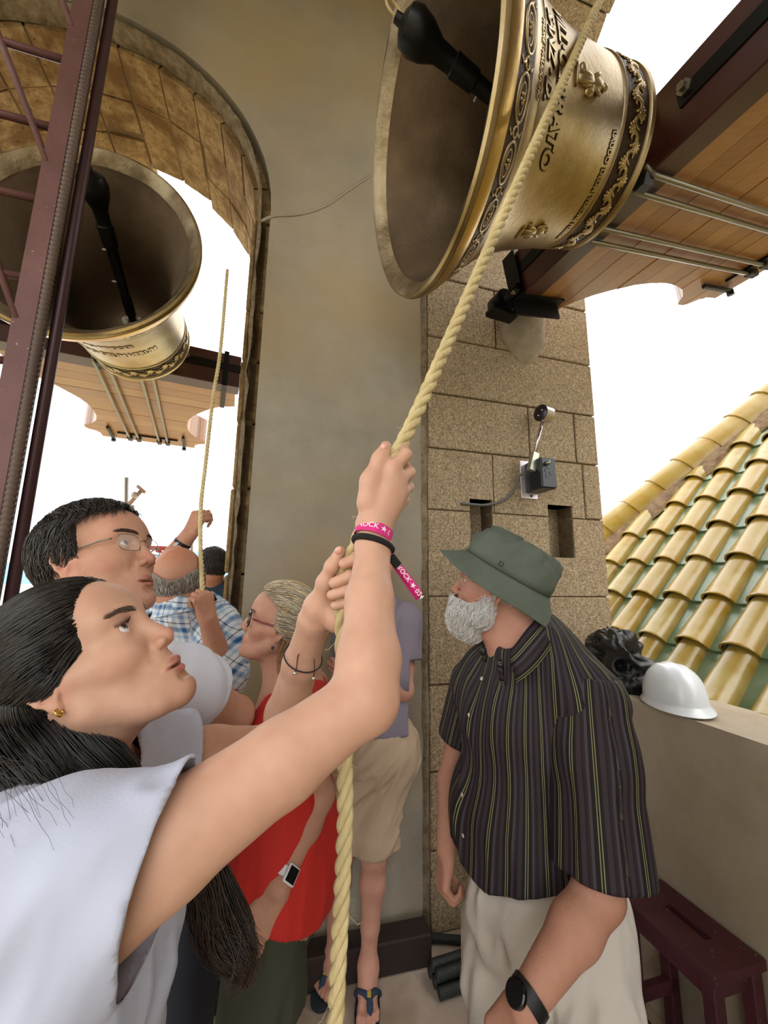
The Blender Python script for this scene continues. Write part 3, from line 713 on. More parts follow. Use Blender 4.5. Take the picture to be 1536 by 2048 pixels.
# cover tile: tapered half pipe with thickness, front lip
def cover(c,r,first=None):
    V=[];F=[];n=9
    clip=hrow(c+.1)-r
    ln=1.08 if clip>1.08 else clip
    if ln<.18: return None
    rad0,rad1=.077,.065
    for k,(t,h0,ra) in enumerate(((0,.018,rad0),(0,.018,rad0+.011),(.02,.018,rad0+.0125),(.05,.016,rad0+.009),(ln*.55,.008,(rad0+rad1)/2+.008),(ln,0,rad0+(rad1-rad0)*ln+.008))):
        for i in range(n):
            q=math.pi*i/(n-1); V.append(rp(c,r+t,h0)+N*math.cos(q)*ra+nn*math.sin(q)*ra*.92)
    for k in range(5):
        for i in range(n-1): F.append((k*n+i,k*n+i+1,(k+1)*n+i+1,(k+1)*n+i))
    return V,F
cnt=0
proto=None
for ci in range(-9,6):
    for r in range(-1,30):
        c=float(ci)
        h=hrow(c+.1)
        if r>h-.2: break
        off=0
        full=(h-r)>1.08
        m=M_ty[rng.integers(0,4)]
        if full:
            if proto is None:
                V,F=cover(0,0);proto=mo('cover_tile',np.array(V),F,M_ty[0],rf,True,sharp=50);protos=[proto]
                proto.matrix_basis=Matrix.Translation(Vector(rp(c,r,0)-rp(0,0,0)))
                for mm in M_ty[1:]:
                    me=proto.data.copy();me.materials[0]=mm;protos.append(me)
                protos[0]=proto.data
            else:
                t=copyo(proto,rf);t.data=protos[rng.integers(0,4)];t.matrix_basis=Matrix.Translation(Vector(rp(c,r,0)-rp(0,0,0)+nn*rng.uniform(-.003,.003)+N*rng.uniform(-.004,.004)))
        else:
            res=cover(c,r)
            if res: mo('cover_tile',np.array(res[0]),res[1],m,rf,True,sharp=50)
        cnt+=1
# green pan tiles between the columns, each a slightly dished slab stepping over the next
pp_=None
for ci in range(-9,6):
    c=ci+.5
    for r in range(-1,30):
        h=hrow(c+.25)+.6
        if r>h-.1: break
        ln=min(1.04,h-r);V=[];F=[];n=5
        def pan(c,r,ln):
            V=[]
            for t,h0 in ((0,-.012),(0,.016),(.02,.018),(ln,.002),(ln,-.012)):
                for i in range(n):
                    x=(i/(n-1)-.5); V.append(rp(c,r+t+ .22*0,h0+.03*x*x*4*.3)+N*x*.17)
            F=[(k*n+i,k*n+i+1,(k+1)*n+i+1,(k+1)*n+i) for k in range(4) for i in range(n-1)]
            return V,F
        if ln>=1.04:
            if pp_ is None:
                V,F=pan(0,0,1.04);pp_=mo('pan_tile',np.array(V),F,M_tg[0],rf,True,sharp=50);meshes=[pp_.data]
                pp_.matrix_basis=Matrix.Translation(Vector(rp(c,r+.0,0)-rp(0,0,0)))
                for mm in M_tg[1:]:
                    me=pp_.data.copy();me.materials[0]=mm;meshes.append(me)
            else:
                t=copyo(pp_,rf);t.data=meshes[rng.integers(0,3)];t.matrix_basis=Matrix.Translation(Vector(rp(c,r+.0,0)-rp(0,0,0)+nn*rng.uniform(-.002,.002)))
        else:
            V,F=pan(c,r,ln);mo('pan_tile',np.array(V),F,M_tg[0],rf,True,sharp=50)
# bed under the tiles, mortar band along hip, hip tiles
V=[rp(-9.5,-1,-.02),rp(7,-1,-.02),rp(7,-.3,-.02),rp(-9.5,hipr(-9.5),-.02)]
mo('roof_bed',V,[(0,1,2,3)],M_rm,rf)
hd=unit((N*CW*(-1)+up*S*((7.67-3.33)/(4.28-1.21))));hs_=unit(np.cross(nn,hd))
if hs_@N<0: hs_=-hs_    # points away beyond the hip (north)
hip0=rp(4.28,3.33,0);V=[];F=[];
ts=np.arange(-1.9,9,.09)
for t in ts:
    for x,h in((-.30+rng.uniform(-.03,.02),.02),(-.27,.055+rng.uniform(-.012,.012)),(-.17,.075+rng.uniform(-.012,.012)),(-.10,.10)):
        V.append(hip0+hd*t+hs_*(x+.04)+nn*h)
for i in range(len(ts)-1):
    for j in range(3): F.append((i*4+j,i*4+j+1,(i+1)*4+j+1,(i+1)*4+j))
mo('mortar_band',V,F,M_rm,rf,True)
hipdir=unit(nn*1.0+hs_*.5);
HT=None
def hiptile(t):
    V=[];F=[];n=9
    for (tt,ra) in ((0,.145),(0,.16),(.03,.161),(.30,.148)):
        for i in range(n):
            q=math.pi*(-.02+1.04*i/(n-1)); V.append(hip0+hd*(t+tt)+hs_*(math.cos(q)*ra*-1+.0)+nn*(math.sin(q)*ra*.95+.03))
    for k in range(3):
        for i in range(n-1): F.append((k*n+i,k*n+i+1,(k+1)*n+i+1,(k+1)*n+i))
    return V,F
V,F=hiptile(0);HT=mo('hip_tile',np.array(V),F,M_ty[1],rf,True,sharp=50);hm=[HT.data]
for mm in (M_ty[0],M_ty[2]):
    me=HT.data.copy();me.materials[0]=mm;hm.append(me)
for i in range(-6,32):
    if i==0: continue
    t=copyo(HT,rf);t.data=hm[rng.integers(0,3)];t.matrix_basis=Matrix.Translation(Vector(hd*(.28*i)+nn*rng.uniform(-.004,.004)))
# far flank of the hip (its tiles' ends peep over) and drum wall
V=[hip0+hd*-1.9,hip0+hd*9,hip0+hd*9+hs_*3-nn*3,hip0+hd*-1.9+hs_*3-nn*3];mo('roof_flank',V,[(0,1,2,3)],M_rm,rf)
nt2=unit(hs_*1.0-nn*.75)
mb=MB()
for i in range(-8,32):
    c=hip0+hd*(.28*i+.1)+hs_*.19-nn*.03
    mb=MB();mb.tube([c+nt2*.0,c+nt2*.35],[.07,.08],8,cap=False);mb.build('cover_tile',M_ty[i%4],rf,True)
# gutter flashing edge right behind the parapet
tagp(MB().box(L(EO+.055,1.05,1.03),E*.045,N*.9,Z*.012).build('gutter_flashing',mat('lead_flashing','#5c5f62',.6,.4),None),'grey metal flashing strip running behind the parapet','flashing')
# ================================================================== distant town, sea-blue hills, scaffold
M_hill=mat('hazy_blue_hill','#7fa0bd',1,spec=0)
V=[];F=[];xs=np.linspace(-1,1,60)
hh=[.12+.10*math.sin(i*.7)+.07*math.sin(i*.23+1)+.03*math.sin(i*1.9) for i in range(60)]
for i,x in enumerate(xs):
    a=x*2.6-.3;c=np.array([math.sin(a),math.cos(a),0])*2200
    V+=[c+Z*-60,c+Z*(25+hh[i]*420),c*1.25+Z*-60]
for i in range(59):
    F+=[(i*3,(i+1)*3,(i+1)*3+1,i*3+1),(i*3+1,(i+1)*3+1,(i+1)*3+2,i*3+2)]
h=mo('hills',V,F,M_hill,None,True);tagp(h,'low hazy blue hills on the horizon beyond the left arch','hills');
V=[(-3000,-3000,-32),(3000,-3000,-32),(3000,3000,-32),(-3000,3000,-32)]
g=mo('ground',V,[(0,1,2,3)],mat('town_ground','#b3a78f',1,col2='#8e9474',scale=.02),None);g['kind']='structure'
M_wallw=mat('whitewash','#d9d2c4',.9);M_rt=mat('terracotta','#b5714d',.9,col2='#9b5c40',scale=.6)
k=0
for i in range(42):
    a=rad(-40+4.4*(i%7)+rng.uniform(-.6,.6));dd=60*1.32**(i//7)+rng.uniform(-2,2);c=np.array([math.sin(a)*dd,math.cos(a)*dd,0]);wx,wy=rng.uniform(.020,.025,2)*dd;hz=-32+rng.uniform(6,11)+dd*.05
    b=thing('house',c-Z*32,'white town house, %s from the left in the %s row beyond the arch'%(('first','second','third','fourth','fifth','sixth','seventh')[i%7],('nearest','second','third','fourth','fifth','farthest')[i//7]),'house','distant town houses')
    X=unit([math.cos(-a),math.sin(-a),0]);Y=np.cross(Z,X)
    MB().box(c+Z*((hz-32)/2),X*wx,Y*wy,Z*((hz+32)/2)).build('wall',M_wallw,b)
    MB().prism([(-wy-.5,0),(wy+.5,0),(0,2.4)],c+Z*hz,Y,Z,X,-wx-.4,wx+.4).build('roof',M_rt,b)
    for q in(-.5,.5): MB().box(c+X*wx*q-Y*(wy+.02)+Z*(hz-2),X*.6,Y*.05,Z*.8).build('window',M_rstd,b)
# scaffold outside the north opening
M_sred=mat('red_scaffold','#b8504c',.5,.1);M_galv=mat('galvanised_tube','#b9b6b0',.45,.6)
sf=thing('scaffold',L(-2.2,4.6,0),'red and galvanised scaffold tubes standing outside the left arch','scaffold')
def sct(a,b,r,m,nm): MB().tube([a,b],r,8).build(nm,m,sf,True)
kk=3.6
sct(P(253,955,kk),P(246,1400,kk),.022,M_galv,'upright');sct(P(266,1010,kk),P(262,1400,kk),.018,M_galv,'upright')
sct(P(255,1012,kk),P(282,982,kk),.018,mat('rust_tube','#a8887a',.6),'coupler_arm');MB().ell(P(270,990,kk),np.eye(3)*.035,8,6).build('coupler',M_galv,sf,True);sct(P(275,972,kk),P(290,985,kk),.016,mat('rust_tube','#a8887a'),'coupler_head')
sct(P(230,1093,kk),P(365,1098,kk),.022,M_sred,'rail');sct(P(230,1130,kk),P(365,1126,kk),.022,M_sred,'rail')
MB().tube(bez([P(312,1102,kk),P(326,1106,kk),P(336,1120,kk),P(338,1126,kk)],5),.012,8).build('brace',M_sred,sf,True)
sct(P(384,1080,kk),P(384,1400,kk),.02,M_galv,'upright')
# ================================================================== loose things on the floor and parapet
hm_=thing('hard_hat',onE(1348,1410,1.63),'white plastic safety helmet resting on the parapet','helmet')
cH=onE(1350,1400,1.60);cH[2]=1.122
M_hat=mat('white_plastic','#dfe4ea',.28,0,coat=.3)
V=[];F=[];n=40;rows=[]
fx=unit(-N*.25+E*.2-N*.0);ang=rad(-35)
hx=unit(N*-.85+E*-.5);hy=np.cross(Z,hx)
m_=14
for i in range(m_+1):
    t=math.pi/2*i/m_
    for j in range(n):
        q=2*math.pi*j/n;cx=math.cos(q);sy=math.sin(q)
        rx=.132*math.cos(t)**.75 if i<m_ else 0;ry=.108*math.cos(t)**.75 if i<m_ else 0
        z=.138*math.sin(t)**.95+.018
        ridge=.006*math.exp(-(sy*ry/.02)**2)*(math.sin(t)) +.004*math.exp(-((abs(sy)*ry-.042)/.008)**2)*math.sin(t)
        V.append(cH+hx*cx*rx+hy*sy*ry+Z*(z+ridge))
for i in range(m_):
    for j in range(n): F.append((i*n+j,i*n+(j+1)%n,(i+1)*n+(j+1)%n,(i+1)*n+j))
sh=mo('shell',V,F,M_hat,hm_,True)
V=[];F=[];
for j in range(n):
    q=2*math.pi*j/n;c_,s_=math.cos(q),math.sin(q);pk=.012+.034*max(0,c_)**2.5
    for rr,z in((.0,.03),(0,.022),(pk,.008-.006*max(0,c_)),(pk+.002,.002-.006*max(0,c_)),(0,.0)):
        V.append(cH+hx*c_*(.131+rr)+hy*s_*(.107+rr*.8)+Z*max(z,.0))
for j in range(n):
    for k in range(4): F.append((j*5+k,j*5+k+1,((j+1)%n)*5+k+1,((j+1)%n)*5+k))
mo('brim',V,F,M_hat,hm_,True)
_NB=np.random.default_rng(4).normal(size=(16,16,16))
def vn1(x):
    i=np.floor(x).astype(int);f=x-i;f=f*f*(3-2*f);r=0
    for a in(0,1):
        for b in(0,1):
            for c in(0,1): r+=_NB[(i[0]+a)&15,(i[1]+b)&15,(i[2]+c)&15]*(f[0] if a else 1-f[0])*(f[1] if b else 1-f[1])*(f[2] if c else 1-f[2])
    return r
# black bin-bag / jacket heap
def blob(name,c,ax,amp,seed,m,lab,cat):
    V=[];F=[];n,m_=110,70
    for i in range(m_+1):
        t=math.pi*i/m_
        for j in range(n):
            q=2*math.pi*j/n;dr=np.array([math.sin(t)*math.cos(q),math.sin(t)*math.sin(q),math.cos(t)])
            x_=dr*1.5+seed;f=.55-abs(float(vn1(x_)))*.8-abs(float(vn1(x_*2.3)))*.28-abs(float(vn1(x_*5)))*.07
            p_=ax[0]*dr[0]+ax[1]*dr[1]+ax[2]*dr[2]; V.append(c+p_*(1+amp*f*1.6))
    V=np.array(V);V[:,2]=np.maximum(V[:,2],c[2]-np.linalg.norm(ax[2])*.75)
    for i in range(m_):
        for j in range(n): F.append((i*n+j,(i+1)*n+j,(i+1)*n+(j+1)%n,i*n+(j+1)%n))
    return tagp(mo(name,V,F,m,None,True),lab,cat)
cb=onE(1240,1345,1.70);cb[2]=1.115+.09
blob('bag',cb,[unit(N)*.185+E*.05,E*.13,Z*.135],.42,5,mat('black_nylon','#101114',.42,0,bump=.35,bscale=22),'crumpled black bag lying on the parapet behind the striped shirt','bag')
# ================================================================== IMPLICIT-SURFACE SCULPTING
class Sh:
    """ordered list of blended primitives"""
    def __init__(s,ops=None): s.o=list(ops or [])
    def rc(s,a,b,ra,rb=None,k=.01,sub=0): s.o.append(('rc',np.array(a,float),np.array(b,float),ra,ra if rb is None else rb,k,sub)); return s
    def ch(s,pts,rs,k=.008,sub=0):
        rs=np.broadcast_to(rs,(len(pts),))
        for i in range(len(pts)-1): s.rc(pts[i],pts[i+1],rs[i],rs[i+1],k,sub)
        return s
    def el(s,c,r,R=None,k=.01,sub=0): s.o.append(('el',np.array(c,float),np.array(r,float) if np.ndim(r) else np.full(3,float(r)),np.eye(3) if R is None else np.asarray(R,float),0,k,sub)); return s
    def both(s,fn):
        for y in(1,-1): fn(y)
        return s
    def xf(s,R,t,sc=1.0):
        o=[]
        for q in s.o:
            if q[0]=='rc': o.append(('rc',t+R@(q[1]*sc),t+R@(q[2]*sc),q[3]*sc,q[4]*sc,q[5]*sc,q[6]))
            else: o.append(('el',t+R@(q[1]*sc),q[2]*sc,R@q[3],0,q[5]*sc,q[6]))
        return Sh(o)
    def __add__(s,b): return Sh(s.o+b.o)
def prim(q,X):
    if q[0]=='rc':
        a,b,ra,rb=q[1:5];ba=(b-a).astype(np.float32);l=float(ba@ba)+1e-12;pa=X-a.astype(np.float32)
        t=np.clip(pa@ba/np.float32(l),0,1);d=pa-t[...,None]*ba
        return np.sqrt((d*d).sum(-1))-(ra+(rb-ra)*t)
    c,r,R=q[1:4];p=(X-c.astype(np.float32))@R.astype(np.float32);a=p/r.astype(np.float32);b=a/r.astype(np.float32)
    k0=np.sqrt((a*a).sum(-1));k1=np.sqrt((b*b).sum(-1))+1e-9
    return np.where(k0<1e-4,-r.min(),k0*(k0-1)/k1)
def pbox(q,m):
    if q[0]=='rc':
        a,b,ra,rb=q[1:5];r=max(ra,rb)+m;return np.minimum(a,b)-r,np.maximum(a,b)+r
    c,r,R=q[1:4];e=np.abs(R)@r+m;return c-e,c+e
def comb(D,d,k,sub):
    if sub==2: # intersect
        return np.maximum(D,d)
    if sub:
        d=-d
        if k<=0: return np.maximum(D,d)
        h=np.maximum(k-np.abs(D-d),0)/k;return np.maximum(D,d)+h*h*k*.25
    if k<=0: return np.minimum(D,d)
    h=np.maximum(k-np.abs(D-d),0)/k;return np.minimum(D,d)-h*h*k*.25
def fpts(sh,X):
    X=np.asarray(X,np.float32);D=np.full(X.shape[:-1],.5,np.float32)
    for q in sh.o: D=comb(D,prim(q,X),q[5],q[6])
    return D
def fgrad(sh,X,e=.0015):
    g=np.stack([fpts(sh,X+np.eye(3)[i]*e)-fpts(sh,X-np.eye(3)[i]*e) for i in range(3)],-1);return unit2(g)
def snet(D,lo,h):
    """naive surface nets"""
    s=D<0;nx,ny,nz=D.shape
    c=np.zeros((nx-1,ny-1,nz-1),np.uint8)
    for i in(0,1):
        for j in(0,1):
            for k in(0,1): c+=s[i:nx-1+i,j:ny-1+j,k:nz-1+k]
    act=(c>0)&(c<8);idx=np.argwhere(act);id_=-np.ones(act.shape,np.int32);id_[act]=np.arange(len(idx))
    acc=np.zeros((len(idx),3));cnt=np.zeros(len(idx));I,J,K=idx.T
    for ax in range(3):
        o=[(0,0),(0,1),(1,0),(1,1)]
        for a,b in o:
            p=[0,0,0];oth=[t for t in range(3) if t!=ax];p[oth[0]]=a;p[oth[1]]=b;q=list(p);q[ax]=1
            d0=D[I+p[0],J+p[1],K+p[2]];d1=D[I+q[0],J+q[1],K+q[2]];m=(d0<0)!=(d1<0)
            t=np.where(m,d0/np.where(m,d0-d1,1),0);v=np.zeros((len(idx),3));v[:,oth[0]]=a;v[:,oth[1]]=b;v[:,ax]=t
            acc[m]+=v[m];cnt[m]+=1
    V=lo+(idx+acc/cnt[:,None])*h;F=[]
    for ax in range(3):
        oth=[t for t in range(3) if t!=ax]
        sl0=[slice(1,-1)]*3;sl0=[slice(None)]*3
        a=[slice(None)]*3;b=[slice(None)]*3;a[ax]=slice(0,-1);b[ax]=slice(1,None)
        s0=s[tuple(a)];s1=s[tuple(b)];e=np.argwhere(s0!=s1)
        ok=(e[:,oth[0]]>0)&(e[:,oth[1]]>0)&(e[:,oth[0]]<D.shape[oth[0]]-1)&(e[:,oth[1]]<D.shape[oth[1]]-1);e=e[ok]
        def g(da,db):
            q=e.copy();q[:,oth[0]]+=da;q[:,oth[1]]+=db;return id_[q[:,0],q[:,1],q[:,2]]
        f=np.stack([g(-1,-1),g(0,-1),g(0,0),g(-1,0)],1);ins=s0[e[:,0],e[:,1],e[:,2]]
        fl=ins if ax!=1 else ~ins
        f=np.where(fl[:,None],f,f[:,::-1]);F.append(f)
    F=np.concatenate(F);F=F[(F>=0).all(1)]
    return V,F
def vol(sh,lo,hi,h,post=None):
    lo=np.asarray(lo,float);hi=np.asarray(hi,float);n=np.maximum(np.ceil((hi-lo)/h).astype(int)+1,2)
    D=np.full(tuple(n),.5,np.float32);ax=[(lo[i]+np.arange(n[i])*h).astype(np.float32) for i in range(3)]
    for q in sh.o:
        if q[6]==2: bl,bh=lo,hi
        else: bl,bh=pbox(q,q[5]+3*h)
        i0=np.clip(np.floor((bl-lo)/h).astype(int),0,n);i1=np.clip(np.ceil((bh-lo)/h).astype(int)+1,0,n)
        if (i1<=i0).any(): continue
        sl=tuple(slice(i0[t],i1[t]) for t in range(3))
        X=np.stack(np.meshgrid(ax[0][sl[0]],ax[1][sl[1]],ax[2][sl[2]],indexing='ij'),-1)
        D[sl]=comb(D[sl],prim(q,X),q[5],q[6])
    if post is not None:
        X=np.stack(np.meshgrid(*ax,indexing='ij'),-1);D=post(D,X)
    return snet(D,lo,h)
def relax(V,F,it=1,lam=.5):
    for _ in range(it):
        a=np.zeros_like(V);c=np.zeros(len(V))
        for i in range(4):
            np.add.at(a,F[:,i],V[F[:,(i+1)%4]]);np.add.at(c,F[:,i],1)
            np.add.at(a,F[:,(i+1)%4],V[F[:,i]]);np.add.at(c,F[:,(i+1)%4],1)
        V=V+lam*(a/np.maximum(c,1)[:,None]-V)
    return V
def bounds(sh,m=.01):
    b=[pbox(q,m) for q in sh.o if not q[6]];return np.min([x[0] for x in b],0),np.max([x[1] for x in b],0)
def multires(sh,h,fine,cut=None,lim=None):
    """coarse mesh + finer boxes [(lo,hi,h)]; faces of coarse mesh inside a fine box are dropped"""
    lo,hi=bounds(sh)
    if lim is not None: lo=np.maximum(lo,lim[0]);hi=np.minimum(hi,lim[1])
    V,F=vol(sh,lo,hi,h);V=relax(V,F,1);c=V[F].mean(1);keep=np.ones(len(F),bool)
    for l,u,hh in fine: keep&=~((c>np.asarray(l)+h*.8).all(1)&(c<np.asarray(u)-h*.8).all(1))
    Vs=[V];Fs=[F[keep]];n=len(V)
    for l,u,hh in fine:
        v,f=vol(sh,l,u,hh);v=relax(v,f,1,.4);Vs.append(v);Fs.append(f+n);n+=len(v)
    V=np.concatenate(Vs);F=np.concatenate(Fs)
    u_,inv=np.unique(F,return_inverse=True);return V[u_],inv.reshape(F.shape)
# smooth lattice noise for cloth folds
_NT=np.random.default_rng(11).normal(size=(32,32,32)).astype(np.float32)
def vnoise(X):
    i=np.floor(X).astype(int);f=(X-i).astype(np.float32);f=f*f*(3-2*f);i&=31;j=(i+1)&31
    g=lambda a,b,c:_NT[a[...,0],b[...,1],c[...,2]]
    fx,fy,fz=f[...,0],f[...,1],f[...,2]
    l=lambda a,b,t:a+(b-a)*t
    return l(l(l(g(i,i,i),g(j,i,i),fx),l(g(i,j,i),g(j,j,i),fx),fy),l(l(g(i,i,j),g(j,i,j),fx),l(g(i,j,j),g(j,j,j),fx),fy),fz)
def smooth_rim(V,F,it=14):
    e=np.concatenate([F[:,[i,(i+1)%4]] for i in range(4)]);es=np.sort(e,1);key=es[:,0].astype(np.int64)*len(V)+es[:,1]
    u,c=np.unique(key,return_counts=True);b=u[c==1];a0=(b//len(V)).astype(int);a1=(b%len(V)).astype(int)
    for _ in range(it):
        acc=np.zeros_like(V);n=np.zeros(len(V));np.add.at(acc,a0,V[a1]);np.add.at(n,a0,1);np.add.at(acc,a1,V[a0]);np.add.at(n,a1,1)
        m=n==2;V=V.copy();V[m]=V[m]*.4+acc[m]/2*.6
    return V
def cloth(name,sh,h,cuts,m,parent,fold=(0,0),fdir=None,thick=.0022,colf=None,fine=None,attrs=None,extra=None,relaxn=1,lim=None):
    """cuts: functions X->signed value, material kept where <0 ; open edges there. fold=(amp,freq) ; fdir: direction folds run along"""
    lo,hi=bounds(sh,.02)
    if lim is not None: lo=np.maximum(lo,lim[0]);hi=np.minimum(hi,lim[1])
    def post(D,X):
        if fold[0]:
            Q=X*fold[1]
            if fdir is not None:
                f_=unit(fdir).astype(np.float32);Q=Q-(Q@f_)[...,None]*f_*.82
            Q=Q*1.5;D=D+np.abs(vnoise(Q))*fold[0]-fold[0]*1.0+np.abs(vnoise(Q*2.1+7))*fold[0]*.5
        if extra is not None: D=extra(D,X)
        for c in cuts: D=np.maximum(D,c(X))
        return D.astype(np.float32)
    V,F=vol(sh,lo,hi,h,post)
    C=np.max([c(V) for c in cuts],0) if cuts else np.full(len(V),-1.)
    cap=C>-.35*h
    F2=F[~(cap[F].sum(1)>=3)]
    V=relax(V,F2,relaxn,.4) if relaxn else V
    V=smooth_rim(V,F2)
    u_,inv=np.unique(F2,return_inverse=True);V=V[u_];F2=inv.reshape(F2.shape)
    at={}
    if attrs: at={k:(kd,fn(V)) for k,(kd,fn) in attrs.items()}
    o=mo(name,V,F2,m,parent,True,attrs=at)
    if thick:
        s=o.modifiers.new('thick','SOLIDIFY');s.thickness=thick;s.offset=1
    return o,V,F2
# ------------------------------------------------------------------ hair grooming
def strands(name,paths,r0,r1,m,parent,sides=3,kind='stuff',col=None,mi=None):
    """paths (n,k,3) -> tapered tubes in one mesh"""
    n,k,_=paths.shape;tg=np.gradient(paths,axis=1);tg/=np.linalg.norm(tg,axis=2,keepdims=True)+1e-9
    a=np.cross(tg,np.array([.3,.5,.8]));a/=np.linalg.norm(a,axis=2,keepdims=True)+1e-9;b=np.cross(tg,a)
    r0=np.broadcast_to(r0,(n,));t=np.linspace(0,1,k);prof=(1-t**3*(1-r1))
    prof[0]=.6
    th=np.linspace(0,2*np.pi,sides,endpoint=False)
    V=paths[:,:,None]+(a[:,:,None]*np.cos(th)[None,None,:,None]+b[:,:,None]*np.sin(th)[None,None,:,None])*(r0[:,None]*prof[None])[:,:,None,None]
    V=V.reshape(-1,3);base=(np.arange(n)*k*sides)[:,None,None]+(np.arange(k-1)*sides)[None,:,None]
    j=np.arange(sides)[None,None,:];j2=(j+1)%sides
    F=np.stack([base+j,base+j2,base+sides+j2,base+sides+j],-1).reshape(-1,4)
    at={'Col':('col',np.repeat(col,k*sides,axis=0))} if col is not None else None
    o=mo(name,V,F,m,parent,True,attrs=at)
    if kind: o['kind']=kind
    return o
def lock_strands(name,path,radii,n,seed,r,m,parent,col,k=34,endr=(.75,1.0),curl=.03,twist=.6):
    c=bez(path,6);K=len(c);tg=unit2(np.gradient(c,axis=0));a=unit2(np.cross(tg,[0,1.,.2]));b=np.cross(tg,a);r_=np.random.default_rng(seed)
    rad_=np.interp(np.linspace(0,1,K),np.linspace(0,1,len(radii)),radii)
    th=r_.uniform(0,6.28,n);rr=np.sqrt(r_.random(n));tw=r_.normal(size=n)*twist;end=r_.uniform(endr[0],endr[1],n)
    S_=np.linspace(0,1,k)[None,:]*end[:,None]*(K-1);i0=np.clip(S_.astype(int),0,K-2);ff=(S_-i0)[...,None]
    ci=c[i0]*(1-ff)+c[i0+1]*ff;ai=a[i0]*(1-ff)+a[i0+1]*ff;bi=b[i0]*(1-ff)+b[i0+1]*ff;ri=np.interp(S_,np.arange(K),rad_)*rr[:,None]
    T_=np.linspace(0,1,k)[None,:];an=th[:,None]+tw[:,None]*T_*2+np.sin(T_*9+th[:,None]*.3)*.5*twist*T_;cu=(T_**3)*curl
    p=ci+ai*(np.cos(an)*ri)[...,None]+bi*(np.sin(an)*ri)[...,None]+np.stack([np.sin(T_*7+th[:,None]*.4)*cu,np.cos(T_*6+th[:,None]*.4)*cu*.5,np.zeros_like(an)],-1)
    return strands(name,p,r,.3,m,parent,col=col)
def groom(sh,roots,dirf,k,step,lift=0.0,jit=.1,seed=1,press=1.0,clump=0,targ=None):
    """march strands over the iso-surface of sh following dirf(X,t)"""
    r_=np.random.default_rng(seed);X=roots.copy();P_=[X.copy()];n=len(X);jv=r_.normal(size=(n,3))*jit
    off=lift if np.ndim(lift)==0 else lift
    for i in range(k-1):
        d=dirf(X,i/(k-1))+jv
        g=fgrad(sh,X);d=d-g*(d*g).sum(1,keepdims=True)*press;d=unit2(d)
        X=X+d*(step if np.ndim(step)==0 else step[:,None])
        for _ in range(1):
            dd=fpts(sh,X)[:,None];o_=(off if np.ndim(off)==0 else off[:,None])
            X=X-fgrad(sh,X)*(dd-o_)*press
        P_.append(X.copy())
    return np.stack(P_,1)
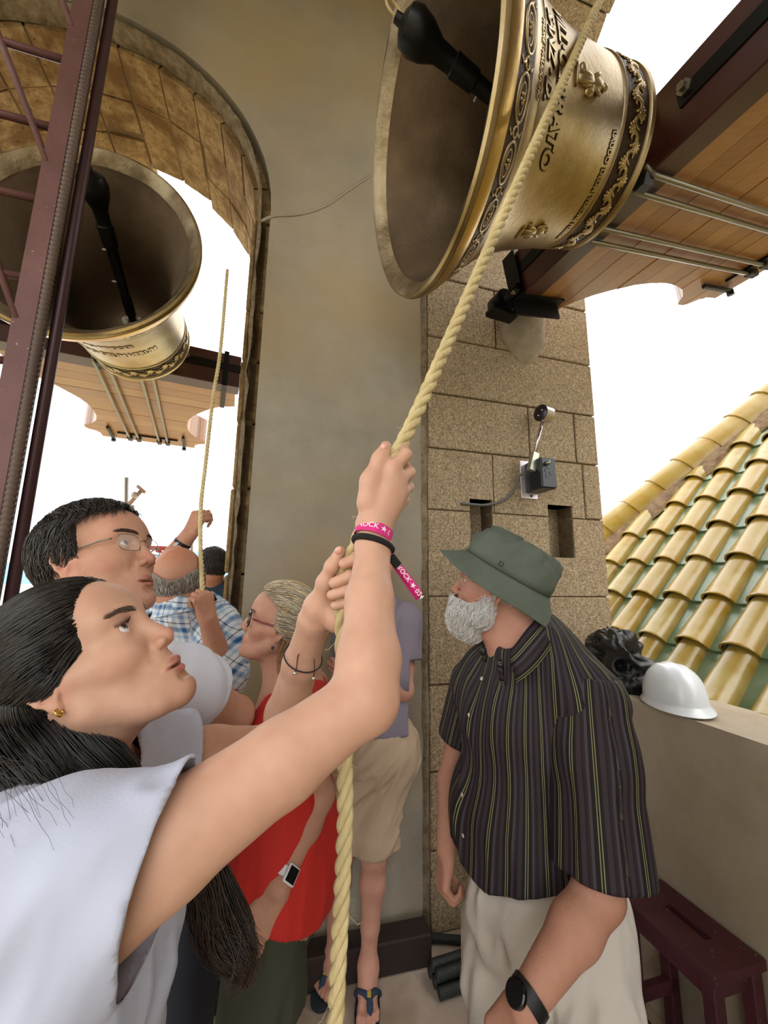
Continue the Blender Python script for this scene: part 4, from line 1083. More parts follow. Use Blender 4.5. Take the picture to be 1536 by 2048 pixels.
# ------------------------------------------------------------------ head template (local: x forward, y left, z up, origin between the ears)
def head(fem=0,nose=1.0,jaw=1.0,chin=1.0,mouth_open=0,brow=1.0,lips=1.0,cheek=1.0,eyeopen=1.0,earR=True,earL=True,old=0,nosedrop=0,gaze=None,earsz=1.0):
    s=Sh()
    s.el((-.006,0,.046),(.095,.074,.080),k=.02)
    s.el((-.035,0,.03),(.062,.066,.066),k=.03)
    s.el((.034,0,-.015),(.056,.056*jaw,.082),k=.03)
    s.el((.058,0,.052),(.034,.054,.042),k=.03)
    s.both(lambda y:s.rc((.008,y*.050*jaw,-.045),(.062,y*.026*jaw,-.088),.018,.015,k=.028))
    s.both(lambda y:s.rc((.005,y*.058,.0),(.008,y*.052*jaw,-.045),.014,.016,k=.02))
    s.both(lambda y:s.rc((.078,y*.008*jaw,-.094*chin),(.05,y*.03*jaw,-.086*chin),.0155,.013,k=.02))
    s.el((.081,0,-.093*chin),(.0165,.017,.0155),k=.018)
    s.both(lambda y:s.el((.056,y*.038,-.016),(.025*cheek,.023,.022),k=.022))
    s.both(lambda y:s.rc((.046,y*.050,-.008),(.018,y*.064,-.002),.012,.008,k=.02))
    # muzzle
    s.el((.073,0,-.056),(.024,.028,.027),k=.022)
    # brow ridge
    s.both(lambda y:s.rc((.082,y*.012,.033),(.070,y*.042,.036),.0105*brow,.010*brow,k=.018))
    s.el((.084,0,.034),(.009,.012,.010),k=.014)
    # eye sockets
    s.both(lambda y:s.el((.094,y*.032,.0165),(.0155,.0175,.0125),k=.014,sub=1))
    # eyeball lids
    R_=np.eye(3)
    s.both(lambda y:s.el((.0735,y*.0315,.0165),(.0142,.0148,.0138),k=.007))
    zc=.0165;ea=.0050*eyeopen
    s.both(lambda y:s.el((.0885,y*.0325,zc-.0005),(.0105,.0128,ea),k=.0018,sub=1))
    s.both(lambda y:s.rc((.0845,y*.020,zc+.0085),(.079,y*.044,zc+.0078),.0030,.0026,k=.004)) # lid fold
    # nose
    nl=nose
    s.rc((.0865,0,.022),(.0985+.006*(nl-1),0,-.003),.0080,.0078,k=.012)
    s.rc((.094,0,.0),(.1065*1+.012*(nl-1),0,-.0185-nosedrop),.0082,.0100,k=.008)
    s.both(lambda y:s.el((.098+.006*(nl-1),y*.0125,-.0245-nosedrop*.5),(.0105,.0068,.0075),k=.006))
    s.rc((.094,0,-.030-nosedrop*.4),(.106+.008*(nl-1),0,-.024-nosedrop),.0052,.006,k=.006)
    s.both(lambda y:s.el((.1035+.006*(nl-1),y*.0072,-.0335-nosedrop*.7),(.0062,.0033,.0042),k=.003,sub=1))
    s.both(lambda y:s.rc((.093,y*.020,-.018),(.090,y*.028,-.040),.0012,.0012,k=.012,sub=1)) # nasolabial
    # lips
    mo_=mouth_open
    s.both(lambda y:s.rc((.0985,y*.004,-.0545),(.0895,y*.0225,-.0605),.0048*lips,.0022*lips,k=.005))
    s.both(lambda y:s.rc((.0965,y*.001,-.0675-mo_),(.0885,y*.0205,-.0625-mo_*.4),.0056*lips,.0024*lips,k=.005))
    s.el((.098,0,-.0612-mo_*.5),(.013,.0235,.0009+mo_*.5),k=.0016,sub=1)
    s.rc((.0975,-.008,-.079),(.0975,.008,-.079),.0025,.0025,k=.012,sub=1)
    s.rc((.103,0,-.040),(.1025,0,-.047),.0018,.0016,k=.005,sub=1) # philtrum
    # ears
    z_=earsz
    def ear(y):
        c=np.array([-.004,y*.070,.004]);f=lambda x,yy,z:(c[0]+x*z_,c[1]+y*yy*z_,c[2]+z*z_)
        s.el(f(-.002,.005,.0),(.015*z_,.0045*z_,.026*z_),R=_rotz(y*.35)@_roty(-.2),k=.006)
        s.el(f(.003,.010,-.003),(.0085*z_,.0055*z_,.011*z_),k=.004,sub=1)
        pts=[f(.012,.004,.004),f(.013,.006,.016),f(.006,.010,.0265),f(-.006,.013,.027),f(-.0155,.015,.017),f(-.0165,.0145,.002),f(-.011,.011,-.013),f(-.003,.007,-.024)]
        s.ch(pts,[.0022,.0026,.003,.0031,.0031,.003,.003,.0036],k=.003)
        s.ch([f(-.004,.010,.018),f(-.0095,.011,.006),f(-.007,.010,-.008)],[.0026,.0028,.0024],k=.003)
        s.el(f(-.001,.006,-.0265),(.0068*z_,.0036*z_,.0085*z_),k=.005)
        s.el(f(.0095,.004,-.004),(.0035,.004,.005),k=.004) # tragus
        s.rc(f(.006,.003,-.004),f(.005,-.01,-.004),.0035,.0025,k=.002,sub=1)
    if earL: ear(1)
    if earR: ear(-1)
    if old:
        s.both(lambda y:s.rc((.083,y*.030,-.002),(.070,y*.046,.002),.0016,.0012,k=.007,sub=1))
        s.both(lambda y:s.ch([(.092,y*.024,-.024),(.088,y*.031,-.045),(.082,y*.029,-.066)],[.0016,.0018,.0014],k=.007,sub=1))
        for z__ in (.06,.07): s.ch([(.091,-.02,z__),(.0925,0,z__+.001),(.091,.02,z__)],.0008,k=.004,sub=1)
    return s
def _rotz(a): c,s_=math.cos(a),math.sin(a);return np.array([[c,-s_,0],[s_,c,0],[0,0,1.]])
def _roty(a): c,s_=math.cos(a),math.sin(a);return np.array([[c,0,s_],[0,1,0],[-s_,0,c]])
def _rotx(a): c,s_=math.cos(a),math.sin(a);return np.array([[1,0,0],[0,c,-s_],[0,s_,c]])
def ypr(y,p,r):
    y,p,r=[rad(t) for t in(y,p,r)];cy,sy,cp,sp_=math.cos(y),math.sin(y),math.cos(p),math.sin(p)
    f=np.array([cp*cy,cp*sy,sp_]);l0=np.array([-sy,cy,0]);u0=np.cross(f,l0);u=u0*math.cos(r)+l0*math.sin(r)
    return np.stack([f,np.cross(u,f),u],1)
class Skin:
    """vertex albedo: base plus soft coloured patches given in head-local space"""
    def __init__(s,base): s.base=np.array(lin(base)[:3]);s.b=[]
    def blob(s,c,r,col,st,hard=1.5,sym=False):
        for y in ((1,-1) if sym else (1,)):
            s.b.append((np.array([c[0],c[1]*y,c[2]]),np.array(r,float),np.array(lin(col)[:3]),st,hard))
        return s
    def __call__(s,Xl,X=None):
        C=np.tile(s.base,(len(Xl),1))
        for c,r,col,st,hd in s.b:
            d=np.sqrt((((Xl-c)/r)**2).sum(1));w=np.clip((1-d)*hd+.0,0,1)*st;w=w*w*(3-2*w) if st>=1 else w;C=C*(1-w[:,None])+col*w[:,None]
        n=vnoise(Xl*90)*.035+vnoise(Xl*25+3)*.04;return np.clip(C*(1+n[:,None]*np.array([.6,1,1])),0,1)
def facecols(sk,lip,cheekc,brow=None,beard=None,st=.5):
    sk.blob((.05,.045,-.018),(.035,.03,.028),cheekc,st,1.0,True).blob((.108,0,-.02),(.02,.02,.018),cheekc,st*.9,1.2)
    sk.blob((0,.075,.0),(.03,.016,.036),cheekc,st*.9,1.2,True)
    sk.blob((.1005,0,-.0538),(.012,.0225,.0056),lip,.85,2.2).blob((.0975,0,-.0672),(.012,.020,.0072),lip,.85,2.2)
    sk.blob((.093,.02,-.0612),(.009,.008,.0035),lip,.7,2,True)
    return sk
M_skin=mat('skin','#c98f6e',.52,attr='Col',bump=.12,bscale=420,sss=.06,spec=.4)
M_skin2=mat('older_skin','#c98f6e',.58,attr='Col',bump=.28,bscale=260,sss=.05,spec=.35)
M_eye=mat('eyeball','#eeeeee',.12,attr='Col',coat=.5)
def eyes(parent,R,t,sc,gaze,iris='#3d2415',which=(1,-1),rad_=.0128):
    for y in which:
        c=t+R@(np.array([.0738,y*.0315,.0165])*sc);g=R@unit(np.array([gaze[0],gaze[1],gaze[2]]))
        mb=MB();mb.ell(c,np.eye(3)*rad_*sc,28,20);V=np.concatenate(mb.V);d=unit2(V-c)@g
        col=np.tile(np.array([.72,.70,.69]),(len(V),1));ir=np.array(lin(iris)[:3])
        a=np.arccos(np.clip(d,-1,1));w=np.clip((.50-a)/.05,0,1)[:,None];col=col*(1-w)+ir*w;w=np.clip((.20-a)/.04,0,1)[:,None];col=col*(1-w)+.004*w
        mo('eye',V,mb.F,M_eye,parent,True,attrs={'Col':('col',col)})
def hairmat(name,rough=.38,spec=.5): return mat(name,'#222222',rough,attr='Col',spec=spec,coat=.0)
def surf_points(V,F,mask,n,seed=0):
    """random points on faces whose centre satisfies mask"""
    r_=np.random.default_rng(seed);c=V[F].mean(1);ok=np.where(mask(c))[0]
    if len(ok)==0: return np.zeros((0,3))
    a=V[F[ok]];ar=np.linalg.norm(np.cross(a[:,1]-a[:,0],a[:,3]-a[:,0]),axis=1);i=r_.choice(len(ok),n,p=ar/ar.sum());u,v=r_.random((2,n,1))
    q=a[i];return q[:,0]*(1-u)*(1-v)+q[:,1]*u*(1-v)+q[:,2]*u*v+q[:,3]*(1-u)*v
def hcol(n,cols,seed=0,ps=None):
    r_=np.random.default_rng(seed);c=np.array([lin(x)[:3] for x in cols]);k=r_.choice(len(cols),n,p=ps);return c[k]*r_.uniform(.75,1.25,(n,1))
def person(name_lab,loc): return thing('person',loc,name_lab,'person')
# ================================================================== PEOPLE
def hand(W,fw,pn,sc=1.0,curl=(.9,1.1,.7),tcurl=.3,spread=.0,tside=1,topen=.55,rs=1.0,cr=(1,1,1,1)):
    """W wrist, fw direction of the hand, pn direction the palm faces, tside=+1 thumb towards cross(pn,fw)"""
    fw=unit(fw);pn=unit(pn-fw*(np.dot(pn,fw)));sd=np.cross(pn,fw)*tside;s=Sh();f=lambda x,y,z:W+(fw*x+sd*y+pn*z)*sc
    ml=[(.088,.031),(.092,.010),(.088,-.011),(.080,-.030)];ln=[(.042,.025,.019),(.047,.029,.020),(.043,.027,.020),(.033,.020,.018)]
    rr=[.0092,.0094,.0088,.0078]
    for (x,y),l3,r in zip(ml,ln,rr):
        s.rc(f(.0,y*.55,0),f(x,y,-.001),.0155*sc*rs,.0118*sc*rs,k=.012*sc)
    s.el(f(.03,.022,.010),np.array([.03,.014,.013])*sc,R=np.stack([fw,sd,pn],1),k=.012*sc)
    s.el(f(.03,-.022,.008),np.array([.03,.012,.012])*sc,R=np.stack([fw,sd,pn],1),k=.012*sc)
    for i,((x,y),l3,r) in enumerate(zip(ml,ln,rr)):
        p=f(x,y,-.001);a=0;q=[p]
        for L_,c in zip(l3,curl):
            a+=c*cr[i];p=p+(fw*math.cos(a)+pn*math.sin(a)+sd*(y*spread*8))*L_*sc;q.append(p)
        s.ch(q,[.0112*sc*rs,r*sc*rs,r*.92*sc*rs,r*.8*sc*rs],k=.003*sc)
    b=f(.012,.024,.008);m=f(.048,.043+.012*topen,.016+.01*tcurl);i_=m+(fw*math.cos(tcurl)+pn*math.sin(tcurl)*.8-sd*.2*tcurl+sd*.35*topen)*.032*sc;t=i_+(fw*math.cos(tcurl*1.8)+pn*math.sin(tcurl*1.8)-sd*.4*tcurl)*.026*sc
    s.ch([b,m,i_,t],[.014*sc*rs,.0115*sc*rs,.0105*sc*rs,.0085*sc*rs],k=.006*sc)
    return s
def ring(c,ax,r,w,th,m,name,parent,el=1.0,edir=None,wob=0):
    ax=unit(ax);a=unit(np.cross(ax,edir if edir is not None else [0.2,.3,1]));b=np.cross(ax,a);V=[];F=[];n=40
    for j in range(n):
        q=2*math.pi*j/n;d=a*math.cos(q)*r*el+b*math.sin(q)*r;u_=unit(d)
        o=ax*wob*math.sin(q)
        for x,y in((-w,0),(-w,th),(w,th),(w,0)): V.append(c+d+u_*y+ax*x+o)
    for j in range(n):
        for k in range(4): F.append((j*4+k,j*4+(k+1)%4,((j+1)%n)*4+(k+1)%4,((j+1)%n)*4+k))
    return mo(name,V,F,m,parent,True,sharp=40)
def torus(c,ax,r,tr,m,name,parent,el=1.0,edir=None,wob=0):
    ax=unit(ax);a=unit(np.cross(ax,edir if edir is not None else [0.2,.3,1]));b=np.cross(ax,a);n=40
    pts=[c+a*math.cos(q)*r*el+b*math.sin(q)*r+ax*wob*math.sin(q) for q in np.linspace(0,2*np.pi,n,endpoint=False)]
    return MB().tube(pts,tr,8,closed=True).build(name,m,parent,True)
def body(pr,sh,h,fine,skin,Rt,m=None,lim=None):
    V,F=multires(sh,h,fine,lim=lim);R,t,sc=Rt;col=skin((V-t)@R/sc)
    return mo('body',V,F,m or M_skin,pr,True,attrs={'Col':('col',col)}),V,F
def hbox(R,t,sc,lo=(-.115,-.095,-.135),hi=(.135,.095,.14)):
    c=np.array([[x,y,z] for x in(lo[0],hi[0]) for y in(lo[1],hi[1]) for z in(lo[2],hi[2])])*sc@R.T+t;return c.min(0),c.max(0)
def plane(p,n): 
    p=np.asarray(p,float);n=unit(n);c=float(p@n);return lambda X:(X@n.astype(np.float32) if X.dtype==np.float32 else X@n)-c
def wires(pts,r,m,name,parent,n=6,sm=6): return MB().tube(bez(pts,sm) if sm else pts,r,n).build(name,m,parent,True)

# ------------------------------------------------------------------ 1. THE GIRL PULLING THE ROPE
def build_girl():
    pr=person('young woman with long black hair and white T-shirt looking up, pulling the thick rope',L(-.5,.4,0)*0+np.array([-.4,.53,0]))
    R=ypr(5.9,38,-1.4);t=np.array([-.3721,.5287,1.4790]);sc=.93
    w=lambda x,y,z:t+R@(np.array([x,y,z])*sc)
    hd=head(nose=1.0,mouth_open=.0022,lips=1.12,chin=.985,brow=.8,jaw=.96,cheek=1.08,eyeopen=1.4)
    s=hd.xf(R,t,sc)
    SR=np.array([-.295,.375,1.29]);ER=P(726,1400,.465);WR=P(746,1092,.585)
    SL=np.array([-.39,.68,1.315]);EL_=P(553,1492,.77);WL=P(628,1242,.645)
    C7=np.array([-.445,.53,1.355])
    s.rc(w(-.035,0,-.03),C7+[.02,0,.0],.050,.056,k=.03)
    s.rc(w(.012,0,-.06),C7+[.055,0,-.03],.034,.040,k=.03)
    s.rc(C7+[.03,0,-.05],SR+[-.02,.03,.02],.055,.052,k=.05);s.rc(C7+[.03,0,-.05],SL+[0,-.03,.02],.055,.052,k=.05)
    s.el(C7+[.05,0,-.17],(.10,.145,.18),k=.06)
    s.el(C7+[.03,0,-.42],(.10,.135,.20),k=.06);HP=np.array([-.43,.53,.87]);s.el(HP,(.11,.155,.13),k=.06)
    for y_ in(-1,1): s.ch([HP+[0,y_*.08,-.05],np.array([-.42,.53+y_*.09,.48]),np.array([-.45,.53+y_*.10,.09])],[.08,.055,.04],k=.03)
    # near arm
    d=ER-SR
    s.ch([SR,SR+d*.35+[0,0,.004],SR+d*.7,ER],[.056,.0475,.041,.0365],k=.012)
    f=WR-ER
    s.ch([ER,ER+f*.22+[.004,0,0],ER+f*.6,WR],[.0365,.0385,.031,.0245],k=.014)
    s.el(ER+unit(d)*.012-f*.03,(.028,.028,.028),k=.02)
    # far arm
    d=EL_-SL;s.ch([SL,SL+d*.5,EL_],[.05,.042,.036],k=.012)
    f=WL-EL_;s.ch([EL_,EL_+f*.3,EL_+f*.7,WL],[.037,.037,.030,.0245],k=.014)
    # right (upper) hand, placed joint by joint
    q=lambda L_:[P(*a) for a in L_]
    W=P(748,1050,.596)
    s.rc(WR,W,.0245,.023,k=.014)
    mc=[P(786,936,.603),P(799,958,.612),P(803,984,.622),P(799,1006,.632)]
    for m_,r in zip(mc,(.0125,.0128,.012,.011)): s.rc(W,m_,.020,r,k=.014)
    s.el(P(764,990,.603),(.030,.016,.034),k=.016)
    fg=[[(786,936,.603),(811,909,.613),(806,899,.642),(787,903,.650)],
        [(799,958,.612),(818,945,.630),(808,930,.656),(788,930,.662)],
        [(803,984,.622),(816,974,.642),(805,957,.664),(786,957,.668)],
        [(799,1006,.632),(808,1000,.650),(798,984,.666),(782,982,.668)]]
    for a,r in zip(fg,(.0098,.0098,.0092,.0085)): s.ch(q(a),[r*1.12,r*1.02,r*.92,r*.85],k=.004)
    s.ch(q([(735,1005,.592),(741,962,.596),(760,918,.606),(772,893,.612)]),[.0165,.0145,.0112,.0086],k=.010)
    # left (lower) hand
    W2=P(640,1215,.638)
    s.rc(WL,W2,.0245,.023,k=.012)
    mc=[P(703,1120,.652),P(707,1146,.652),P(707,1172,.652),P(702,1196,.650)]
    for m_,r in zip(mc,(.0125,.0125,.012,.011)): s.rc(W2,m_,.019,r,k=.014)
    s.el(P(672,1238,.625),(.018,.018,.022),k=.014)
    fg=[[(703,1120,.652),(723,1119,.618),(708,1120,.592),(688,1127,.588)],
        [(707,1146,.652),(725,1149,.612),(700,1153,.586),(668,1166,.588)],
        [(707,1172,.652),(722,1178,.612),(696,1181,.589),(664,1190,.592)],
        [(702,1196,.650),(714,1203,.614),(694,1206,.594),(670,1211,.596)]]
    for a,r in zip(fg,(.0096,.0098,.0095,.0085)): s.ch(q(a),[r*1.1,r,r*.95,r*.85],k=.003)
    s.ch(q([(636,1212,.632),(650,1165,.616),(664,1132,.606),(680,1102,.604)]),[.0165,.0125,.0098,.0080],k=.009)
    sk=facecols(Skin('#c79a82'),'#a85d5a','#c77f6e',st=.5)
    hb=hbox(R,t,sc)
    hl=(np.minimum(P(700,860,.57),P(830,1060,.57))-.0,0)
    b1=(np.min([P(705,1075,.57),P(830,870,.68),P(705,870,.68),P(830,1075,.57)],0)-.01,np.max([P(705,1075,.57),P(830,870,.68),P(830,870,.57),P(830,1075,.68)],0)+.012)
    b2=(np.min([P(620,1260,.57),P(735,1085,.67),P(620,1085,.67),P(735,1260,.57)],0)-.012,np.max([P(620,1260,.57),P(735,1085,.67),P(735,1085,.57),P(735,1260,.67),P(620,1085,.67)],0)+.012)
    # keep fine boxes from overlapping: split at a height between the hands
    zmid=P(735,1068,.6)[2]
    b1=(np.maximum(b1[0],[-9,-9,zmid+.001]),b1[1]);b2=(b2[0],np.minimum(b2[1],[9,9,zmid-.001]))
    body(pr,s,.0045,[(hb[0],hb[1],.0019),(b1[0],b1[1],.0017),(b2[0],b2[1],.0017)],lambda X:sk(X),(R,t,sc))
    bd=pr.children[-1]
    eyes(pr,R,t,sc,(1,-.22,.17),'#4a2c18')
    # nails
    M_nail=mat('nail','#d6a08e',.25,coat=.4)
    for a,b_,r in (((772,893,.604),(760,918,.598),.0058),((680,1102,.597),(664,1132,.600),.0056)):
        c=P(*a);dd=unit(P(*b_)-c);vn=unit(EYE-c);MB().ell(c+vn*.0012-dd*.001+cR*-.0025,np.array([dd*.0072,np.cross(dd,vn)*r,vn*.0035]),10,6).build('nail',M_nail,pr,True)
    # ---- shirt
    M_tee=mat('white_tshirt','#b9bed2',.85,bump=.15,bscale=300,stretch=(1,1,3),spec=.2)
    g=Sh()
    g.el(C7+[.055,0,-.16],(.125,.155,.19),k=.06);g.el(C7+[.07,0,-.42],(.125,.15,.22),k=.08)
    g.rc(C7+[.02,.0,-.035],SR+[-.02,.02,.035],.066,.070,k=.05);g.rc(C7+[.02,0,-.04],SL+[.0,-.02,.02],.066,.066,k=.05)
    g.both(lambda y:g.el(C7+[.12,y*.065,-.20],(.06,.06,.065),k=.05))
    g.rc(SR+[-.03,.005,.004],SR+[.02,.01,.01],.072,.070,k=.03);g.rc(SR+[-.03,.005,.02],np.array([-.17,.422,1.348]),.068,.066,k=.02)
    g.rc(SR+[.0,.01,.06],np.array([-.17,.42,1.368]),.058,.050,k=.03)
    g.rc(SL,SL+unit(EL_-SL)*.13,.068,.062,k=.03)
    g.el(SR+[-.035,.02,-.02],(.062,.06,.065),k=.03);g.rc(SR+[-.05,.04,-.03],C7+[.0,-.10,-.32],.075,.09,k=.05)
    g.rc(C7+[.03,0,-.40],np.array([-.42,.53,.88]),.15,.15,k=.05)
    hemR=plane((-.197,.42,1.34),(1,.10,-.13));dL=unit(EL_-SL);hemL=plane(SL+dL*.085,dL)
    bnd=lambda X:np.float32(1)*(X[...,1]-.545)
    def cutR(X): return np.where((X[...,1]<.50),hemR(X),-.1) if True else 0
    def cutL(X): return np.where((X[...,1]>.64),hemL(X),-.1)
    def neck(X):
        p=C7+np.array([.045,0,.03]);q=(X-p.astype(np.float32));q=q*np.array([1,.95,.8],np.float32);return .092-np.sqrt((q*q).sum(-1))
    def folds(D,X):
        q=X-SR.astype(np.float32)
        a=np.exp(-((X[...,1]-.40)**2)/.008)
        return D+.0035*a*np.sin(X[...,2]*70+X[...,0]*45)+.002*np.sin(X[...,2]*55-X[...,0]*80+X[...,1]*30)
    tee,V,F=cloth('tshirt',g,.0042,[cutR,cutL,neck,plane((0,0,.84),(0,0,-1))],M_tee,pr,fold=(.005,13),fdir=(.3,.1,1),extra=folds,thick=.0018)
    # hem stitching ring of the near sleeve, and sleeve seam
    tr=Sh();tr.el(HP,(.125,.17,.14),k=.05)
    for y_ in(-1,1): tr.ch([HP+[0,y_*.08,-.05],np.array([-.42,.53+y_*.09,.48]),np.array([-.45,.53+y_*.10,.11])],[.095,.07,.055],k=.03)
    cloth('jeans',tr,.01,[plane((0,0,.95),(0,0,1))],mat('blue_denim','#39475e',.9,bump=.2,bscale=200),pr,fold=(.008,10),fdir=(.6,.1,.3))
    for y_ in(-1,1): MB().ell(np.array([-.41,.53+y_*.10,.035]),np.array([[.12,0,0],[0,.045,0],[0,0,.035]]),14,8).build('shoe',mat('white_shoe','#c9c7c2',.6),pr,True)
    # ---- hair
    cols=['#0d0b0c','#15110f','#1d1512','#0a0a0c','#241812'];M_h=hairmat('black_hair',.34,.6);M_hc=mat('black_scalp','#0d0b0b',.5)
    cap=Sh();cap.el((-.008,0,.050),(.102,.081,.085),k=.02);cap.el((-.04,0,.028),(.070,.076,.072),k=.03);cap.both(lambda y:cap.el((-.004,y*.076,.024),(.028,.016,.024),k=.02))
    hs_=cap.xf(R,t,sc)
    near=[w(-.020,-.064,.045),w(-.042,-.068,.0),P(85,1445,.455),P(140,1515,.45),P(205,1575,.45),P(250,1650,.46)]
    near2=[w(-.060,-.054,.055),w(-.092,-.042,.0),P(-10,1475,.45),P(40,1565,.42),P(90,1650,.41)]
    hs_.ch([w(-.07,.02,.0),np.array([-.46,.53,1.42]),np.array([-.53,.50,1.36])],[.055,.06,.06],k=.04)
    lock=[w(-.045,.05,-.02),np.array([-.40,.62,1.41]),P(285,1535,.60),P(350,1640,.61),P(408,1760,.605),P(438,1860,.59),P(456,1930,.575),P(448,1990,.57)]
    lk=Sh();lk.ch(lock,[.045,.042,.040,.035,.030,.026,.022,.012],k=.02)
    def reg(X):
        l=(X-t.astype(np.float32))@R.astype(np.float32)/sc;x,z,y=l[...,0],l[...,2],l[...,1]
        line=np.where(x<.040,.004+np.clip(x-.012,0,.1)*-.5,-.01+(x-.040)*2.9+np.maximum(np.abs(y)-.045,0)*.3)
        back=(x<-.022)
        return np.where(back,-.05,(line-z))*.8
    allh=hs_+Sh().ch(near[1:],[.010,.016,.021,.021,.016],k=.02).ch(near2[1:],[.016,.028,.032,.028],k=.02)
    hp_,V,F=cloth('hair',allh,.0042,[reg],M_hc,pr,thick=0,fold=(.0015,60),relaxn=1)
    def mask(c):
        l=(c-t)@R/sc;return (np.abs(fpts(hs_,c))<.004)&(reg(c)<-.002)
    def root(n,seed,cond): 
        return surf_points(V,F,lambda c:mask(c)&cond((c-t)@R/sc),n,seed)
    downd=np.array([-.25,-.05,-1.])
    def df(X,tt):
        l=(X-t)@R/sc;w_=np.clip((-.030-l[:,0])/.05,0,1)[:,None]
        a=R@np.array([-1.,0,-.10]);tp=np.clip((l[:,2:3]-.07)/.04,0,1)
        side=np.sign(l[:,1:2])*(R@np.array([0,1.,0]))*tp*.35
        return unit2(a*(1-w_)+downd*w_+side*(1-w_))
    n=7000
    rt=root(n,3,lambda l:(l[:,0]>-.09))
    lf=np.random.default_rng(5).uniform(.000,.0035,len(rt))
    ph=groom(hs_,rt,df,34,.0078,lift=lf,jit=.07,seed=4,press=.9)
    strands('hair_strands',ph,.00085,.3,M_h,pr,col=hcol(len(rt),cols,1))
    # hairline row
    r_=np.random.default_rng(8)
    lock_strands('hair_lock',near,[.008,.020,.033,.040,.038,.030],2200,21,.0008,M_h,pr,hcol(2200,cols,9),curl=.004,twist=.10,endr=(.85,1))
    lock_strands('hair_lock',near2,[.020,.042,.058,.058,.05],3600,22,.0008,M_h,pr,hcol(3600,cols,10),curl=.004,twist=.10,endr=(.85,1))
    # lock over the far shoulder
    n=1050;c=bez(lock[1:],6);k=len(c);tg=unit2(np.gradient(c,axis=0));a=unit2(np.cross(tg,[0,1.,.2]));b=np.cross(tg,a)
    rad_=np.interp(np.linspace(0,1,k),[0,.3,.6,.85,1],[.042,.038,.030,.024,.010])
    th=r_.uniform(0,6.28,n);rr=np.sqrt(r_.random(n));tw=r_.normal(size=n)*.6;end=r_.uniform(.75,1.0,n)
    kk=34;S_=np.linspace(0,1,kk)[None,:]*end[:,None]*(k-1);i0=np.clip(S_.astype(int),0,k-2);ff=(S_-i0)[...,None]
    ci=c[i0]*(1-ff)+c[i0+1]*ff;ai=a[i0]*(1-ff)+a[i0+1]*ff;bi=b[i0]*(1-ff)+b[i0+1]*ff;ri=np.interp(S_,np.arange(k),rad_)*rr[:,None]
    T_=np.linspace(0,1,kk)[None,:];an=th[:,None]+tw[:,None]*T_*2+np.sin(T_*9+th[:,None]*.3)*.35*T_
    cu=(T_**3)*.03
    pth=ci+ai*(np.cos(an)*ri)[...,None]+bi*(np.sin(an)*ri)[...,None]+np.stack([np.sin(T_*7+th[:,None]*.4)*cu,np.cos(T_*6+th[:,None]*.4)*cu*.5,np.zeros_like(an)],-1)
    strands('hair_lock',pth,.0009,.3,M_h,pr,col=hcol(n,['#2a1b15','#3c281e','#4e3326','#1c1310'],2))
    # stray strands over the shirt shoulder
    st=[];
    for i in range(18):
        a0=np.array([-.40+r_.normal()*.02,.42+r_.normal()*.02,1.40]);L0=[a0]
        tgt=P(r_.uniform(-20,150),r_.uniform(1620,1760),.30)
        for j in range(1,18): u_=j/17;L0.append(a0*(1-u_)+tgt*u_+np.array([0,0,.03*math.sin(u_*3.1)])+r_.normal(size=3)*.0006)
        st.append(L0)
    strands('stray_hairs',np.array(st),.00022,.5,M_h,pr,col=hcol(18,['#2a1d18'],3))
    # eyebrow and lashes
    def brow(y,nn,col,thick,ln,r,seed=0,arch=.004,x0=.0935):
        r_=np.random.default_rng(seed);P0_=[]
        for i in range(nn):
            u_=r_.random();yy=.011+u_*.038;z=.0335+arch*math.sin(u_*2.6)+r_.uniform(-1,1)*thick*(1-.55*u_);P0_.append((.11,y*yy,z))
        X=np.array(P0_);X=X@R.T*sc+t
        fr=R@np.array([-1.,0,0])
        for _ in range(8): X=X+fr*fpts(hd_w,X)[:,None]*.9
        dl=R@np.array([-.1,y*1.0,.28]);return groom(hd_w,X,lambda X_,tt:np.tile(dl,(len(X_),1)),5,ln/4,lift=.0006,jit=.18,seed=seed,press=1)
    hd_w=s
    bp=np.concatenate([brow(-1,220,0,.0036,.0075,.0004,1),brow(1,120,0,.0036,.0075,.0004,2)])
    strands('eyebrow',bp,.00022,.3,M_h,pr,col=hcol(len(bp),['#5c4436','#4a3428','#3a261b'],3))
    la=[]
    for y in(-1,1):
        for i in range(34):
            u_=i/33;a_=-1.15+2.3*u_;c=np.array([.0745+.0135*math.cos(a_),y*(.0322+.0135*math.sin(a_)),.0165+.0045-.0012*abs(a_)])
            o=np.array([math.cos(a_)*.9,y*math.sin(a_),.55]);o=unit(o);la.append([w(*(c+o*.0085*v+np.array([0,0,.0018])*v*v)) for v in np.linspace(0,1,5)])
    strands('eyelashes',np.array(la),.00028,.2,M_h,pr,col=hcol(len(la),['#0c0808'],3))
    # earring
    e=w(-.002,-.079,-.030);M_gold=mat('gold','#d8b04a',.2,1)
    torus(e,R@np.array([1.,0,0]),.0042,.0012,M_gold,'earring',pr,el=1.1)
    # wristbands
    M_pink=mat('pink_woven_band','#d4267f',.7,bump=.2,bscale=300);M_bk=mat('black_elastic','#0b0b0b',.8,bump=.4,bscale=400);M_wt=mat('white_print','#efe9ef',.8)
    ax=unit(P(748,1040,.594)-P(745,1110,.578))
    ax=unit(ax+cF*.32+cR*.26);c=P(747,1068,.589);pb=ring(c,ax,.0262,.0088,.001,M_pink,'festival_wristband',pr,el=1.04,edir=cF,wob=-.002)
    bt=P(746,1089,.584);torus(bt,ax,.0275,.0047,M_bk,'hair_tie',pr,el=1.06,edir=cF,wob=-.004)
    tail0=P(779,1108,.583);tail1=P(843,1193,.575);td=tail1-tail0;sdv=unit(np.cross(td,cF))
    V=[];F=[]
